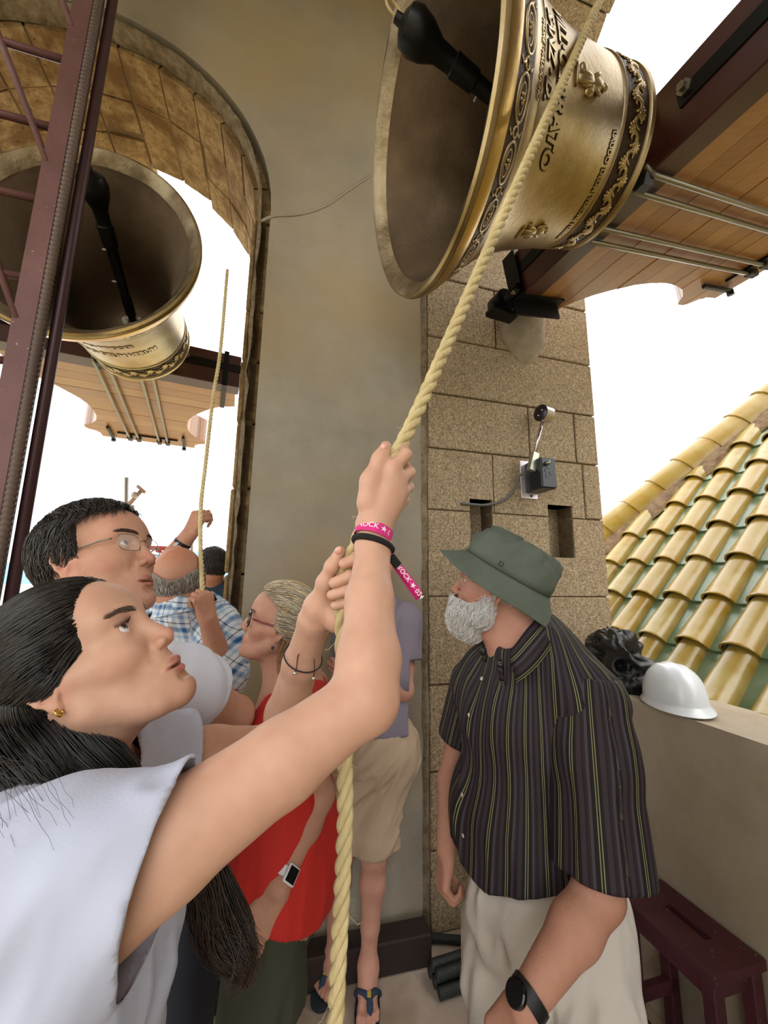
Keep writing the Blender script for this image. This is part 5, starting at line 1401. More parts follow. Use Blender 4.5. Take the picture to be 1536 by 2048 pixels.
    for o_,k_ in ((0,0),(.0035,.35)):
        b0=len(V)
        for i in range(9):
            u_=i/8*(.96-k_*.1);p=tail0+td*u_+cF*.003*math.sin(u_*4+k_*3)+cF*o_*2-cU*o_*(1+u_*1.5)
            V+=[p-sdv*.0052,p+sdv*.0052]
        for i in range(8): F.append((b0+2*i,b0+2*i+1,b0+2*i+3,b0+2*i+2))
    tl=mo('wristband_tail',V,F,M_pink,pr,True);tl.modifiers.new('t','SOLIDIFY').thickness=.0008
    MB().box(P(789,1122,.5815),unit(td)*.0095,sdv*.0062,cF*.0035,ch=.0015).build('slider_bead',M_bk,pr)
    M_cord=mat('black_cord','#111111',.7);M_bead=mat('silver_bead','#e8e2da',.2,1)
    fl_=unit(WL-EL_);bc=P(615,1318,.675)
    c0=EL_+fl_*np.dot(bc-EL_,fl_);ringr=.0335
    torus(c0,unit(fl_+cU*.1+cR*.12),ringr,.0011,M_cord,'cord_bracelet',pr,el=1.0,edir=cF)
    for a_ in ([(604,1300,.642),(596,1312,.64),(593,1335,.64),(590,1347,.64)],[(628,1318,.642),(629,1330,.64),(628,1350,.64),(627,1357,.64)]):
        wires([P(*x) for x in a_],.0008,M_cord,'cord_end',pr);MB().ell(P(*a_[-1]),np.eye(3)*.0030,10,8).build('bead',M_bead,pr,True)
    # printed lettering on the pink band (woven text)
    def bandtext(txt,phi0,size,fn,name):
        cu=bpy.data.curves.new('t','FONT');cu.body=txt;cu.size=1;cu.offset=.008;ob=bpy.data.objects.new('t',cu);COL.objects.link(ob)
        me=bpy.data.meshes.new_from_object(ob.evaluated_get(bpy.context.evaluated_depsgraph_get()))
        V=[fn(v.co.x*size,v.co.y*size) for v in me.vertices];o=mo(name,V,[list(p.vertices) for p in me.polygons],M_wt,pb if 'band' in name else pr,False);bpy.data.objects.remove(ob);return o
    tocam=unit(EYE-c);tocam=unit(tocam-ax*(tocam@ax));rt_=np.cross(ax,tocam)
    if rt_@cR<0: rt_=-rt_
    def onband(x,y):
        a_=x/.0272-1.0;return c+(tocam*math.cos(a_)+rt_*math.sin(a_))*.0278+ax*(y-.0042)
    bandtext('ROCK \u2605 024',0,.0112,onband,'band_lettering')
    def ontail(x,y):
        p=tail0+unit(td)*(x+.022)+sdv*(-(y)+.0035);return p-cF*.0022+cF*.003*math.sin((x+.022)/np.linalg.norm(td)*4)
    bandtext('ROCK \u2605 024',0,.0098,ontail,'tail_lettering')
    return pr
# ------------------------------------------------------------------ shared bits for the other people
def glasses(pr,R,t,sc,m,lensw=.026,lensh=.019,r=.0011,temple=.0016,tm=None,zoff=0,full=True,lm=None,xf=.098,rnd=2.6):
    w=lambda x,y,z:t+R@(np.array([x,y,z+zoff])*sc)
    root=bpy.data.objects.new('spectacles',None);COL.objects.link(root);root.parent=pr;root.matrix_parent_inverse=wmat(pr).inverted();root.location=Vector(w(xf,0,.015))
    for y in(1,-1):
        pts=[]
        for q in np.linspace(0,2*np.pi,24,endpoint=False):
            c_,s_=math.cos(q),math.sin(q);a=abs(c_)**(2/rnd)*np.sign(c_)*lensw;b=abs(s_)**(2/rnd)*np.sign(s_)*lensh
            yy=.034+a;pts.append(w(xf-.35*max(yy-.02,0)**1.25*1.2,y*yy,.013+b))
        mb=MB();mb.tube(pts,r*1.0,6,closed=True);mb.build('rim',m,root,True)
        V=pts+[np.mean(pts,0)];F=[(i,(i+1)%24,24) for i in range(24)];mo('lens',V,F,lm or mat('lens_glass','#dfe6e6',.03,spec=.6,alpha=.16),root,True)
        hinge=w(xf-.015,y*.0635,.020)
        mb=MB();mb.tube(bez([hinge,w(.06,y*.072,.019),w(.015,y*.0765,.0165),w(-.008,y*.0775,.013),w(-.024,y*.077,-.008)],5),temple,6);mb.build('temple',tm or m,root,True)
    mb=MB();mb.tube(bez([w(xf-.0005,.011,.017),w(xf+.004,0,.0205),w(xf-.0005,-.011,.017)],5),r*1.1,6);mb.build('bridge',m,root,True)
    return root
def cap_hair(pr,R,t,sc,reg,infl,cols,n,length,hdir,seed=1,rad_=.0007,base='#222222',lift=(0,.004),name='hair',jit=.25,cond=None,k=7,sh=None,cover=True,matn='short_hair',press=.9,h=.0035):
    cap=Sh()
    if sh is None:
        cap.el((-.007,0,.048),(.0965+infl,.0755+infl,.0815+infl),k=.02);cap.el((-.037,0,.028),(.0635+infl,.0675+infl,.0675+infl),k=.03)
    else: cap=sh
    cw=cap.xf(R,t,sc)
    lf=lambda X:(X-np.asarray(t,X.dtype))@np.asarray(R,X.dtype)/sc
    def rg(X): return reg(lf(X))
    lo,hi=bounds(cw,.015)
    o,V,F=cloth(name,cw,h,[rg],mat(matn+'_base_'+base.strip('#'),base,.8),pr,thick=0,fold=(.0012,55),relaxn=1)
    if not cover: 
        bpy.data.objects.remove(o)
    P0_=surf_points(V,F,lambda c:(rg(c)<-.001)&(fpts(cw,c)<.006)&(fpts(cw,c)>-.006),n,seed)
    r_=np.random.default_rng(seed)
    df=lambda X,tt:unit2(hdir(lf(X))@R.T)
    ln=length*r_.uniform(.6,1.2,len(P0_))/(k-1)
    ph=groom(cw,P0_,df,k,ln,lift=r_.uniform(lift[0],lift[1],len(P0_)),jit=jit,seed=seed,press=press)
    s_=strands(name+'_strands',ph,rad_,.3,hairmat(matn,.45),pr,col=hcol(len(P0_),cols,seed))
    return s_
def hairline(x0=.02,z0=.02,sl=1.35,back=-.03,temple=.9,nape=-.045):
    def f(l):
        x,y,z=l[...,0],l[...,1],l[...,2]
        line=np.where(x<x0,np.clip(back+(x+.02)*.9,nape,z0),z0+(x-x0)*sl+np.maximum(np.abs(y)-.04,0)*temple)
        return (line-z)*.8
    return f
def browsl(pr,sh,R,t,sc,cols,nn=90,th=.0028,x0=.11,ln=.010,rad_=.0005,z=.0345):
    out=[]
    for y in(1,-1):
        r_=np.random.default_rng(4+y);u_=r_.random(nn);X=np.stack([np.full(nn,x0),y*(.011+u_*.038),z+.004*np.sin(u_*2.6)+r_.uniform(-1,1,nn)*th*(1-.5*u_)],1)
        X=X@R.T*sc+t;fr=R@np.array([-1.,0,0])
        for _ in range(8): X=X+fr*fpts(sh,X)[:,None]*.9
        dl=R@np.array([-.1,y*1.0,.25]);out.append(groom(sh,X,lambda X_,tt:np.tile(dl,(len(X_),1)),5,ln/4,lift=.0007,jit=.2,seed=3,press=1))
    ph=np.concatenate(out);strands('eyebrow',ph,rad_,.3,hairmat('brow_hair',.6),pr,col=hcol(len(ph),cols,2))
def stripemat(name,fn):
    if name in MATS: return MATS[name]
    m=bpy.data.materials.new(name);m.use_nodes=True;MATS[name]=m;nt=m.node_tree;b=nt.nodes['Principled BSDF'];b.inputs['Roughness'].default_value=.75;b.inputs['Specular IOR Level'].default_value=.25
    a=nt.nodes.new('ShaderNodeAttribute');a.attribute_name='Pat';s=nt.nodes.new('ShaderNodeSeparateXYZ');nt.links.new(a.outputs['Vector'],s.inputs[0]);fn(nt,b,s);return m
def bands(nt,src,per,stops):
    """repeating colour bands: stops [(pos,colour)], constant interpolation"""
    x=nt.nodes.new('ShaderNodeMath');x.operation='DIVIDE';nt.links.new(src,x.inputs[0]);x.inputs[1].default_value=per
    f=nt.nodes.new('ShaderNodeMath');f.operation='FRACT';nt.links.new(x.outputs[0],f.inputs[0])
    r=nt.nodes.new('ShaderNodeValToRGB');r.color_ramp.interpolation='CONSTANT';nt.links.new(f.outputs[0],r.inputs[0])
    e=r.color_ramp.elements;e[0].position=stops[0][0];e[0].color=lin(stops[0][1]);e[1].position=stops[1][0];e[1].color=lin(stops[1][1])
    for p,c in stops[2:]: q=e.new(p);q.color=lin(c)
    return r.outputs[0]
def striped(nt,b,s):
    c=bands(nt,s.outputs['X'],.043,[(0,'#241b1e'),(.10,'#342a2f'),(.30,'#1c1518'),(.45,'#7f7f58'),(.49,'#111010'),(.56,'#7f7f58'),(.60,'#1c1518'),(.78,'#403a41'),(.9,'#2b2124')])
    nt.links.new(c,b.inputs['Base Color'])
def plaid(nt,b,s):
    st=[(0,'#d9dee2'),(.16,'#6d9cc4'),(.22,'#2d6395'),(.36,'#6d9cc4'),(.42,'#dfe4e8'),(.60,'#4c4a52'),(.66,'#dfe4e8'),(.86,'#aac3d8')]
    c1=bands(nt,s.outputs['X'],.062,st);c2=bands(nt,s.outputs['Y'],.062,st)
    x=nt.nodes.new('ShaderNodeMix');x.data_type='RGBA';x.blend_type='MIX';x.inputs[0].default_value=.5
    nt.links.new(c1,x.inputs[6]);nt.links.new(c2,x.inputs[7])
    y=nt.nodes.new('ShaderNodeMix');y.data_type='RGBA';y.blend_type='MULTIPLY';y.inputs[0].default_value=.35;nt.links.new(x.outputs[2],y.inputs[6]);nt.links.new(c2,y.inputs[7]);nt.links.new(y.outputs[2],b.inputs['Base Color'])
def cyl_uv(c,ax,ref,R0):
    ax=unit(ax);a=unit(np.asarray(ref)-ax*np.dot(ref,ax));b=np.cross(ax,a)
    def f(V):
        d=V-c;z=d@ax;th=np.arctan2(d@b,d@a);return np.stack([th*R0,z,np.zeros(len(V))],1)
    return f
def vneck(c,r,sc=(1,1,.8)):
    c=np.asarray(c,float)
    def f(X):
        q=(X-c.astype(np.float32))*np.array(sc,np.float32);return r-np.sqrt((q*q).sum(-1))
    return f
M_bag=mat('bag_black','#101114')
# ------------------------------------------------------------------ 2. MAN WITH GLASSES behind the girl
def build_glasses_man():
    pr=person('dark-haired man with thin metal glasses and white T-shirt, arms folded, behind the girl',np.array([-.64,.88,0]))
    R=ypr(-5.0,19,3.9);t=np.array([-.5857,.8228,1.6198]);sc=1.02
    w=lambda x,y,z:t+R@(np.array([x,y,z])*sc)
    hd=head(nose=1.12,mouth_open=.0022,jaw=1.1,chin=1.0,brow=1.15,lips=.8,cheek=1.0,eyeopen=.8);s=hd.xf(R,t,sc)
    C7=np.array([-.665,.845,1.46]);SN=P(345,1375,.82);EL_=P(470,1430,1.02);
    s.rc(w(-.035,0,-.03),C7,.062,.068,k=.03);s.rc(w(.01,0,-.07),C7+[.05,0,-.04],.045,.05,k=.03)
    s.el(C7+[.03,.03,-.22],(.13,.20,.24),k=.05);s.el(C7+[.02,.03,-.55],(.14,.19,.30),k=.08)
    s.rc(C7+[.0,0,-.06],SN,.07,.06,k=.05)
    SF=C7+[.0,.22,-.10];s.rc(C7+[0,0,-.06],SF,.07,.06,k=.05)
    s.ch([SN,(SN+EL_)/2+[0,0,.006],EL_],[.058,.050,.044],k=.02)
    WR=P(352,1452,.94);s.ch([EL_,EL_*.7+WR*.3,WR],[.045,.043,.032],k=.02)
    s=s+hand(WR,P(300,1455,.93)-WR,cF*-1+Z*.0,1.0,tside=1,curl=(.5,.6,.3))
    # other forearm underneath, fingers showing at the crook
    E2=P(380,1420,1.02);s.ch([E2,P(455,1470,1.06)],[.04,.042],k=.02)
    s.rc(P(372,1438,.93),P(392,1432,.945),.012,.010,k=.006);s.rc(P(370,1450,.93),P(390,1447,.94),.012,.010,k=.006)
    for l in(-1,1): s.ch([np.array([-.64,.87+l*.1,.92]),np.array([-.62,.87+l*.11,.5]),np.array([-.66,.87+l*.12,.09])],[.10,.07,.05],k=.03)
    sk=facecols(Skin('#c39178'),'#a9655a','#bd7060',st=.7)
    sk.blob((.06,.0,-.085),(.07,.07,.045),'#8f7263',.42,1.0).blob((.03,.05,-.06),(.04,.03,.05),'#94776a',.35,1.0,True)
    hb=hbox(R,t,sc);body(pr,s,.007,[(hb[0],hb[1],.0027)],sk,(R,t,sc),M_skin2)
    eyes(pr,R,t,sc,(1,.1,.15),'#3a2a20')
    browsl(pr,s,R,t,sc,['#2a1e18','#3a2a22'],110)
    hl=hairline(.022,.045,1.1,.0,.8,-.055)
    def reg(l):
        x,y,z=l[...,0],l[...,1],l[...,2];b=hl(l);side=(np.abs(y)>.05)&(x>.005)&(x<.022);return np.where(side,np.minimum(b,(-.012-z)*.8),b)
    hdir=lambda l:np.stack([np.where(l[:,2]>.09,.55,-.35),np.where(l[:,2]>.09,-.75,0*l[:,1]),-.35-.8*np.clip(.1-l[:,2],0,.1)*10],1)
    cap_hair(pr,R,t,sc,reg,.010,['#1f1a18','#2c2522','#38302c','#191514','#4a423e'],5200,.034,hdir,3,.00085,'#1c1715',(.0,.006),k=7,jit=.3)
    glasses(pr,R,t,sc,mat('thin_steel_frame','#8b8378',.25,1),lensw=.0245,lensh=.0165,r=.0008,temple=.0016,rnd=3.2,zoff=.001)
    M_t=mat('white_tshirt_far','#d3d6e4',.85,bump=.1,bscale=200)
    g=Sh();g.el(C7+[.03,.03,-.22],(.15,.22,.25),k=.06);g.el(C7+[.02,.03,-.55],(.16,.21,.3),k=.08)
    g.rc(C7+[0,0,-.06],SN,.082,.080,k=.05);g.rc(C7+[0,0,-.06],SF,.082,.08,k=.05);hem=P(398,1378,.90);g.rc(SN,hem+unit(EL_-SN)*.06,.078,.078,k=.03)
    d=unit(EL_-SN);hp=plane(hem,d)
    cut=lambda X:np.where((X@d.astype(np.float32)>float(SN@d)+.02)&(X[...,2]>1.20),hp(X),-.1)
    cloth('tshirt',g,.006,[cut,vneck(C7+[.03,0,.05],.10),plane((0,0,.88),(0,0,-1))],M_t,pr,fold=(.010,10),fdir=(.2,.2,1))
    # grey trim band across the sleeve side
    gb=mat('grey_trim','#8f9290',.8);a_=[P(300,1432,.795),P(330,1425,.80),P(352,1412,.82),P(372,1395,.835)]
    MB().tube(bez(a_,5),.015,6,flat=(unit(np.cross(a_[-1]-a_[0],cF)),.0+1)).build('trim_band',gb,pr,True)
    tr=Sh();
    for l in(-1,1): tr.ch([np.array([-.64,.87+l*.09,.95]),np.array([-.62,.87+l*.10,.5]),np.array([-.66,.87+l*.12,.12])],[.12,.085,.07],k=.04)
    cloth('trousers',tr,.012,[plane((0,0,.94),(0,0,1))],mat('navy_trousers','#2a3040',.85),pr)
    for l in(-1,1): MB().ell(np.array([-.62,.87+l*.12,.04]),np.array([[.14,0,0],[0,.05,0],[0,0,.04]]),14,8).build('shoe',mat('dark_shoe','#26221f',.6),pr,True)
# ------------------------------------------------------------------ 3. WOMAN IN RED
def build_woman():
    pr=person('older woman with grey-blonde hair tied back, red-rimmed glasses, red top and olive shorts',np.array([-.27,1.30,0]))
    R=ypr(193,13,6.8);t=np.array([-.311,1.2372,1.4572]);sc=.95
    w=lambda x,y,z:t+R@(np.array([x,y,z])*sc)
    hd=head(nose=1.05,jaw=1.0,brow=.9,lips=.7,cheek=1.0,eyeopen=.8,old=1,chin=.97);s=hd.xf(R,t,sc)
    C7=np.array([-.235,1.255,1.31]);
    s.rc(w(-.03,0,-.03),C7,.050,.056,k=.03);s.rc(w(.015,0,-.065),C7+[-.05,-.01,-.05],.038,.042,k=.03)
    SL=C7+np.array([.03,-.15,-.06]);SR_=C7+np.array([-.0,.16,-.06])
    s.rc(C7+[-.01,0,-.05],SL,.05,.05,k=.05);s.rc(C7+[-.01,0,-.05],SR_,.05,.05,k=.05)
    s.el(C7+[-.05,0,-.19],(.10,.16,.19),k=.06);s.el(C7+[-.045,0,-.5],(.13,.165,.22),k=.08)
    EL_=P(640,1590,1.08);WL=P(556,1775,.93)
    s.ch([SL,(SL+EL_)/2,EL_],[.048,.040,.036],k=.02);s.ch([EL_,EL_*.65+WL*.35,WL],[.038,.037,.026],k=.02)
    s=s+hand(WL,P(500,1870,.90)-WL,P(560,1850,1.0)-WL+cR*-.1,.95,tside=-1,curl=(.35,.5,.3),topen=.3)
    ER=C7+np.array([.05,.19,-.28]);s.ch([SR_,ER,ER+[-.02,.03,-.22]],[.045,.036,.027],k=.02);s=s+hand(ER+[-.02,.03,-.22],np.array([-.1,0,-1.]),np.array([0,-1.,0]),.9)
    hips=np.array([-.285,1.29,.86])
    LG=[[hips+[0,-.085,-.03],np.array([-.30,1.22,.46]),np.array([-.27,1.22,.10])],[hips+[.0,.085,-.03],np.array([-.31,1.40,.46]),np.array([-.28,1.42,.10])]]
    for q in LG: s.ch([q[0],q[1],(q[1]*.6+q[2]*.4),q[2]],[.085,.055,.054,.036],k=.03);s.ch([q[2],q[2]+[0.03,0,-.05]],[.036,.034],k=.02);s.ch([q[2]+[.02,0,-.055],q[2]+[-.15,-.03,-.075]],[.034,.024],k=.02)
    sk=facecols(Skin('#bb8b74'),'#a4574e','#b46a56',st=.6);hb=hbox(R,t,sc)
    hh=np.array([P(500,1850,.93)]);hb2=(hh.min(0)-[.09,.09,.10],hh.max(0)+[.09,.09,.12])
    body(pr,s,.007,[(hb[0],hb[1],.0029),(hb2[0],hb2[1],.0032)],sk,(R,t,sc),M_skin2)
    eyes(pr,R,t,sc,(1,0,.05),'#4a5a5a');browsl(pr,s,R,t,sc,['#8a7458','#6d5a46'],60)
    hl=hairline(.020,.028,1.35,-.02,.9,-.06)
    def hdir(l):
        x,y,z=l[:,0],l[:,1],l[:,2];wv=np.sin(z*70+x*40)*.25
        return np.stack([-np.ones_like(x),-.5*y*6*(x<-.03)+0*x,-.12+wv*.6-.35*(z>.07)*(x<-.02)+.25*(z<.0)],1)
    cols=['#cdbfa6','#b8a88c','#a79b8a','#dccfae','#938879','#c4a670'];hm_='#94866c'
    cap_hair(pr,R,t,sc,hl,.014,cols,4200,.075,hdir,7,.0011,'#8c7f6a',(.0,.007),k=12,jit=.16)
    # tied hair at the back of the head + loose wisps at the neck
    bun=Sh().el((-.115,0,.035),(.04,.045,.055)).rc((-.10,0,.03),(-.115,.0,-.05),.04,.03,k=.03)
    cap_hair(pr,R,t,sc,lambda l:l[...,0]*0-.05,.0,cols,1400,.06,lambda l:np.stack([-.4+0*l[:,0],np.sin(l[:,2]*60)*.3,-1+0*l[:,0]],1),9,.0011,'#8c7f6a',(.0,.006),name='tied_hair',k=10,sh=bun,jit=.2)
    r_=np.random.default_rng(3);pth=[]
    for i in range(150):
        a=w(-.035+r_.normal()*.014,.064+r_.normal()*.006,-.015+r_.normal()*.012);ln=r_.uniform(.09,.15);ph=r_.uniform(0,6)
        pth.append([a+Z*-ln*u_+R@np.array([-.1*u_*ln+.012*math.sin(u_*6+ph),.010*math.cos(u_*5+ph)+.012*u_,0]) for u_ in np.linspace(0,1,12)])
    strands('neck_wisps',np.array(pth),.0008,.3,hairmat('short_hair'),pr,col=hcol(150,['#b08a54','#a5845a','#8f7553'],2))
    gl=glasses(pr,R,t,sc,mat('black_white_frame','#1a1416',.25,coat=.4),lensw=.027,lensh=.021,r=.0024,temple=.0028,tm=mat('red_temple','#7a1620',.25,coat=.5),rnd=3)
    e=w(.004,.078,-.045);MB().ell(e,np.eye(3)*.0045,10,8).build('earring',mat('dark_bead','#2c3a3c',.2),pr,True);MB().tube([w(.0,.077,-.026),e],.0004,4).build('earring_wire',mat('fine_silver','#cfcfcf',.2,1),pr)
    # red halter-ish top, open V
    M_red=mat('red_jersey','#c0241c',.8,bump=.12,bscale=150);g=Sh()
    g.el(C7+[-.05,0,-.19],(.112,.172,.20),k=.06);g.el(C7+[-.048,0,-.47],(.168,.208,.28),k=.08);g.el(C7+[-.10,0,-.22],(.075,.13,.085),k=.05)
    g.rc(C7+[-.01,0,-.05],C7+[.0,-.08,-.055],.062,.060,k=.05);g.rc(C7+[-.01,0,-.05],C7+[0,.08,-.055],.062,.060,k=.05)
    vp=w(.02,0,-.1)
    def vcut(X):
        q=X-(C7+[-.16,-.0,-.02]).astype(np.float32);return .15-np.sqrt((q[...,0]*.75)**2+(q[...,1]*1.45)**2+(q[...,2]*.75)**2)
    def arm(X):
        a=.075-np.sqrt(((X-(C7+[.02,-.175,-.07]).astype(np.float32))**2*np.array([.8,1,.6],np.float32)).sum(-1));b=.075-np.sqrt(((X-(C7+[.0,.18,-.07]).astype(np.float32))**2*np.array([.8,1,.6],np.float32)).sum(-1));return np.maximum(a,b)
    def hemf(X): return (.80+.10*np.clip(-(X[...,0]+.33)*4,-1.2,1)-.02)-X[...,2]
    hemw=lambda X:(.81-.45*np.clip(X[...,0]+.30,-.15,.15))-X[...,2]
    cloth('red_top',g,.006,[vcut,arm,vneck(C7+[-.02,0,.04],.078),hemw],M_red,pr,fold=(.006,12),fdir=(.1,.1,1))
    M_ol=mat('olive_linen','#3d4030',.9,bump=.2,bscale=150);tr=Sh();tr.el(hips+[0,0,.02],(.155,.19,.2),k=.06)
    for q in LG: tr.ch([q[0],q[1]+[0,0,.02]],[.108,.098],k=.05);tr.rc(q[1]+[0,0,.03],q[1]-[0,0,.06],.098,.094,k=.02)
    cloth('shorts',tr,.007,[plane((0,0,.52),(0,0,-1)),plane((0,0,.93),(0,0,1))],M_ol,pr,fold=(.013,9),fdir=(.1,.1,1))
    # watch
    M_ws=mat('white_strap','#d9dde0',.5);ax=unit(WL-EL_);cw=WL-ax*.028
    ring(cw,ax,.029,.010,.0016,M_ws,'watch_strap',pr,edir=cF);vn=unit(EYE-cw-ax*np.dot(EYE-cw,ax));vn=unit(vn+unit(np.cross(ax,vn))*(.55 if np.dot(np.cross(ax,vn),cR)>0 else -.55))
    sd=np.cross(ax,vn);wc=MB().box(cw+vn*.033,ax*.018,sd*.016,vn*.005,ch=.003).build('watch_case',mat('white_case','#dfe2e4',.3),pr,True,sharp=40);MB().box(cw+vn*.0385,ax*.0145,sd*.0125,vn*.0008).build('watch_face',mat('black_glass','#07080a',.08),wc)
    for q in LG: MB().ell(q[2]+[-.06,-.01,-.085],np.array([[.13,.02,0],[-.006,.045,0],[0,0,.014]]),14,6).build('sandal',mat('brown_sandal','#5a4232',.7),pr,True)
# ------------------------------------------------------------------ 4. MAN IN MAUVE AGAINST THE PILLAR
def flipflop(pr,heel,toe,side,m1,m2,name='flip_flop'):
    d=unit(toe-heel);s_=unit(np.cross(Z,d));L_=np.linalg.norm(toe-heel);V=[];n=28
    for z in(.0,.018):
        for i in range(n):
            q=2*math.pi*i/n;x=.5-.53*math.cos(q);wd=.042+.012*(x-.4)+(.004 if z else 0);V.append(heel+d*x*L_*1.0+s_*math.sin(q)*wd*abs(math.sin(q))**-.25 if abs(math.sin(q))>.01 else heel+d*x*L_);V[-1]=V[-1]*[1,1,0]+Z*(z+.001)
    F=[tuple(range(n))[::-1],tuple(range(n,2*n))]+[(i,(i+1)%n,n+(i+1)%n,n+i) for i in range(n)]
    root=mo(name,V,F,m1,pr,False)
    post=heel+d*L_*.74+s_*side*.012+Z*.03
    for k in(1,-1):
        a=heel+d*L_*.34+s_*k*.045+Z*.02;b=heel+d*L_*.50+s_*k*.028+Z*.062;MB().tube(bez([a,b,heel+d*L_*.62+s_*side*.008+Z*.062,post+Z*.012],6),[.011]*18+[.006],6,flat=(d,.35) if False else None).build('strap',m2,root,True)
    MB().tube([post+Z*.022,post-Z*.02+d*.012],.006,6).build('toe_post',m2,root,True)
    MB().box(heel+d*L_*.60+s_*side*.006+Z*.074,d*.011,s_*.007,Z*.001).build('strap_logo',mat('yellow_logo','#b9a23c',.6),root)
    return root
def foot(s,ank,toe,side,sc=1.0):
    d=unit((toe-ank)*[1,1,0]);s_=unit(np.cross(Z,d))*side  # s_ towards the big toe
    heel=ank*[1,1,0]-d*.035+Z*.045
    L_=np.linalg.norm((toe-heel)*[1,1,0]);f=lambda x,y,z:heel*[1,1,0]+d*x*L_+s_*y*sc+Z*z
    s.rc(ank,f(.10,0,.05),.034,.030,k=.03);s.rc(f(.08,0,.048),f(.40,.002,.052),.029,.026,k=.03);s.rc(ank+d*.01,f(.45,.008,.055),.032,.022,k=.03)
    s.rc(f(.4,.004,.05),f(.68,.018,.036),.026,.018,k=.025);s.rc(f(.4,-.01,.045),f(.66,-.024,.034),.022,.016,k=.025)
    tl=[(.98,.026,.013),(.99,.007,.0098),(.95,-.010,.009),(.90,-.024,.0085),(.84,-.037,.0085)]
    for (x,y,r) in tl: s.ch([f(.68,y*.85,.034),f(x-.1,y,.036),f(x-.01,y,.030)],[r*1.15,r*.95,r],k=.006)
def build_mauve():
    pr=person('man in mauve T-shirt and beige shorts leaning on the pillar, blue flip-flops',np.array([-.06,1.88,0]))
    t=P(748,1133,1.80);R=ypr(-60,5,0);sc=1.0
    hd=head();s=hd.xf(R,t,sc);C7=P(752,1215,1.84);SL=P(805,1243,1.80);SR_=P(700,1243,1.82)
    w=lambda x,y,z:t+R@(np.array([x,y,z])*sc)
    s.rc(w(-.03,0,-.04),C7,.055,.06,k=.03);s.rc(C7,SL,.06,.055,k=.04);s.rc(C7,SR_,.06,.055,k=.04)
    ch=P(755,1330,1.80);hp=P(757,1490,1.74);s.el(ch,(.17,.11,.22),k=.05);s.el(hp,(.15,.11,.14),k=.06)
    EL_=P(806,1380,1.70);WL=P(730,1365,1.60);s.ch([SL,EL_],[.05,.044],k=.02);s.ch([EL_,(EL_*.7+WL*.3),WL],[.045,.042,.03],k=.02)
    s=s+hand(WL,P(690,1350,1.60)-WL,cF,1.0,curl=(.3,.3,.2))
    ER=P(705,1380,1.70);s.ch([SR_,ER,P(770,1345,1.66)],[.05,.044,.035],k=.02)
    legs=[[P(772,1520,1.72),P(748,1705,1.62),P(737,1915,1.575)],[P(712,1520,1.73),P(682,1700,1.64),P(668,1905,1.60)]]
    for a,b,c in legs:
        s.ch([a,b],[.085,.054],k=.03);s.ch([b,b*.7+c*.3,b*.3+c*.7,c],[.052,.050,.036,.031],k=.02);s.el(b-cF*.02,(.045,.04,.05),k=.03)
    toes=[onZ(733,2078,0.0),onZ(641,2008,0.0)];ank=[legs[0][2]*[1,1,0]+Z*.085,legs[1][2]*[1,1,0]+Z*.085]
    s.rc(legs[0][2],ank[0],.032,.034,k=.02);s.rc(legs[1][2],ank[1],.032,.034,k=.02)
    foot(s,ank[0],toes[0],-1);foot(s,ank[1],toes[1],1)
    sk=facecols(Skin('#bd8a76'),'#a05a50','#b56a58',st=.5)
    for q in (0,1): sk.blob(tuple(((legs[q][1]-t)@R)),(.06,.06,.06),'#b26a58',.5,1)
    fb=[];
    for q in (0,1):
        a=np.minimum(ank[q],toes[q])-[.07,.07,.1];b=np.maximum(ank[q],toes[q])+[.07,.07,.0];b[2]=.085;a[2]=0.0;fb.append((a,b,.0036))
    if fb[0][0][0]<fb[1][1][0]: m_=(ank[0][0]+ank[1][0])/2;fb[0][0][0]=max(fb[0][0][0],m_);fb[1][1][0]=min(fb[1][1][0],m_-.0005)
    hb=hbox(R,t,sc);body(pr,s,.0075,[(hb[0],hb[1],.004)]+fb,sk,(R,t,sc),M_skin2);eyes(pr,R,t,sc,(1,0,0))
    cap_hair(pr,R,t,sc,hairline(.02,.04,1.2,-.01),.008,['#3a2c24','#2c211b'],1200,.03,lambda l:np.stack([-.5+0*l[:,0],0*l[:,0],-.6+0*l[:,0]],1),3,.001,'#2c211b')
    M_m=mat('mauve_cotton','#7a727f',.85,bump=.15,bscale=150);g=Sh();g.el(ch,(.185,.125,.25),k=.05);g.el(P(757,1440,1.76),(.175,.125,.18),k=.06)
    g.rc(C7,SL,.072,.075,k=.05);g.rc(C7,SR_,.072,.072,k=.05);d=unit(EL_-SL);hem=SL+d*.165;g.rc(SL,hem+d*.05,.076,.078,k=.03);d2=unit(ER-SR_);g.rc(SR_,SR_+d2*.2,.074,.074,k=.03)
    c1=plane(hem,d);c2=plane(SR_+d2*.165,d2);cx=float(P(757,1300,1.8)[0])
    cut=lambda X:np.where((X[...,0]>cx+.135),c1(X),np.where(X[...,0]<cx-.135,c2(X),-.1))
    zb=float(P(780,1474,1.66)[2]);cloth('tshirt',g,.007,[cut,vneck(C7+[0,-.01,.05],.085),plane((0,0,zb),(0,0,-1))],M_m,pr,fold=(.011,10),fdir=(.3,.1,1))
    M_b=mat('beige_chino','#ab947c',.85,bump=.15,bscale=150);tr=Sh();tr.el(hp+[0,0,-.02],(.178,.138,.17),k=.06)
    for a,b,c in legs: tr.ch([a,b+Z*.06],[.105,.093],k=.04)
    for a,b,c in legs: tr.rc(b+Z*.03,b+Z*.055,.097,.097,k=.004)
    z1=float(legs[0][1][2])+.025;cloth('shorts',tr,.0065,[plane((0,0,z1),(0,0,-1)),plane((0,0,zb+.07),(0,0,1))],M_b,pr,fold=(.014,11),fdir=(.5,.1,.6))
    M_f=mat('navy_strap','#26364a',.8,bump=.3,bscale=200);M_s=mat('dark_sole','#1c2530',.8)
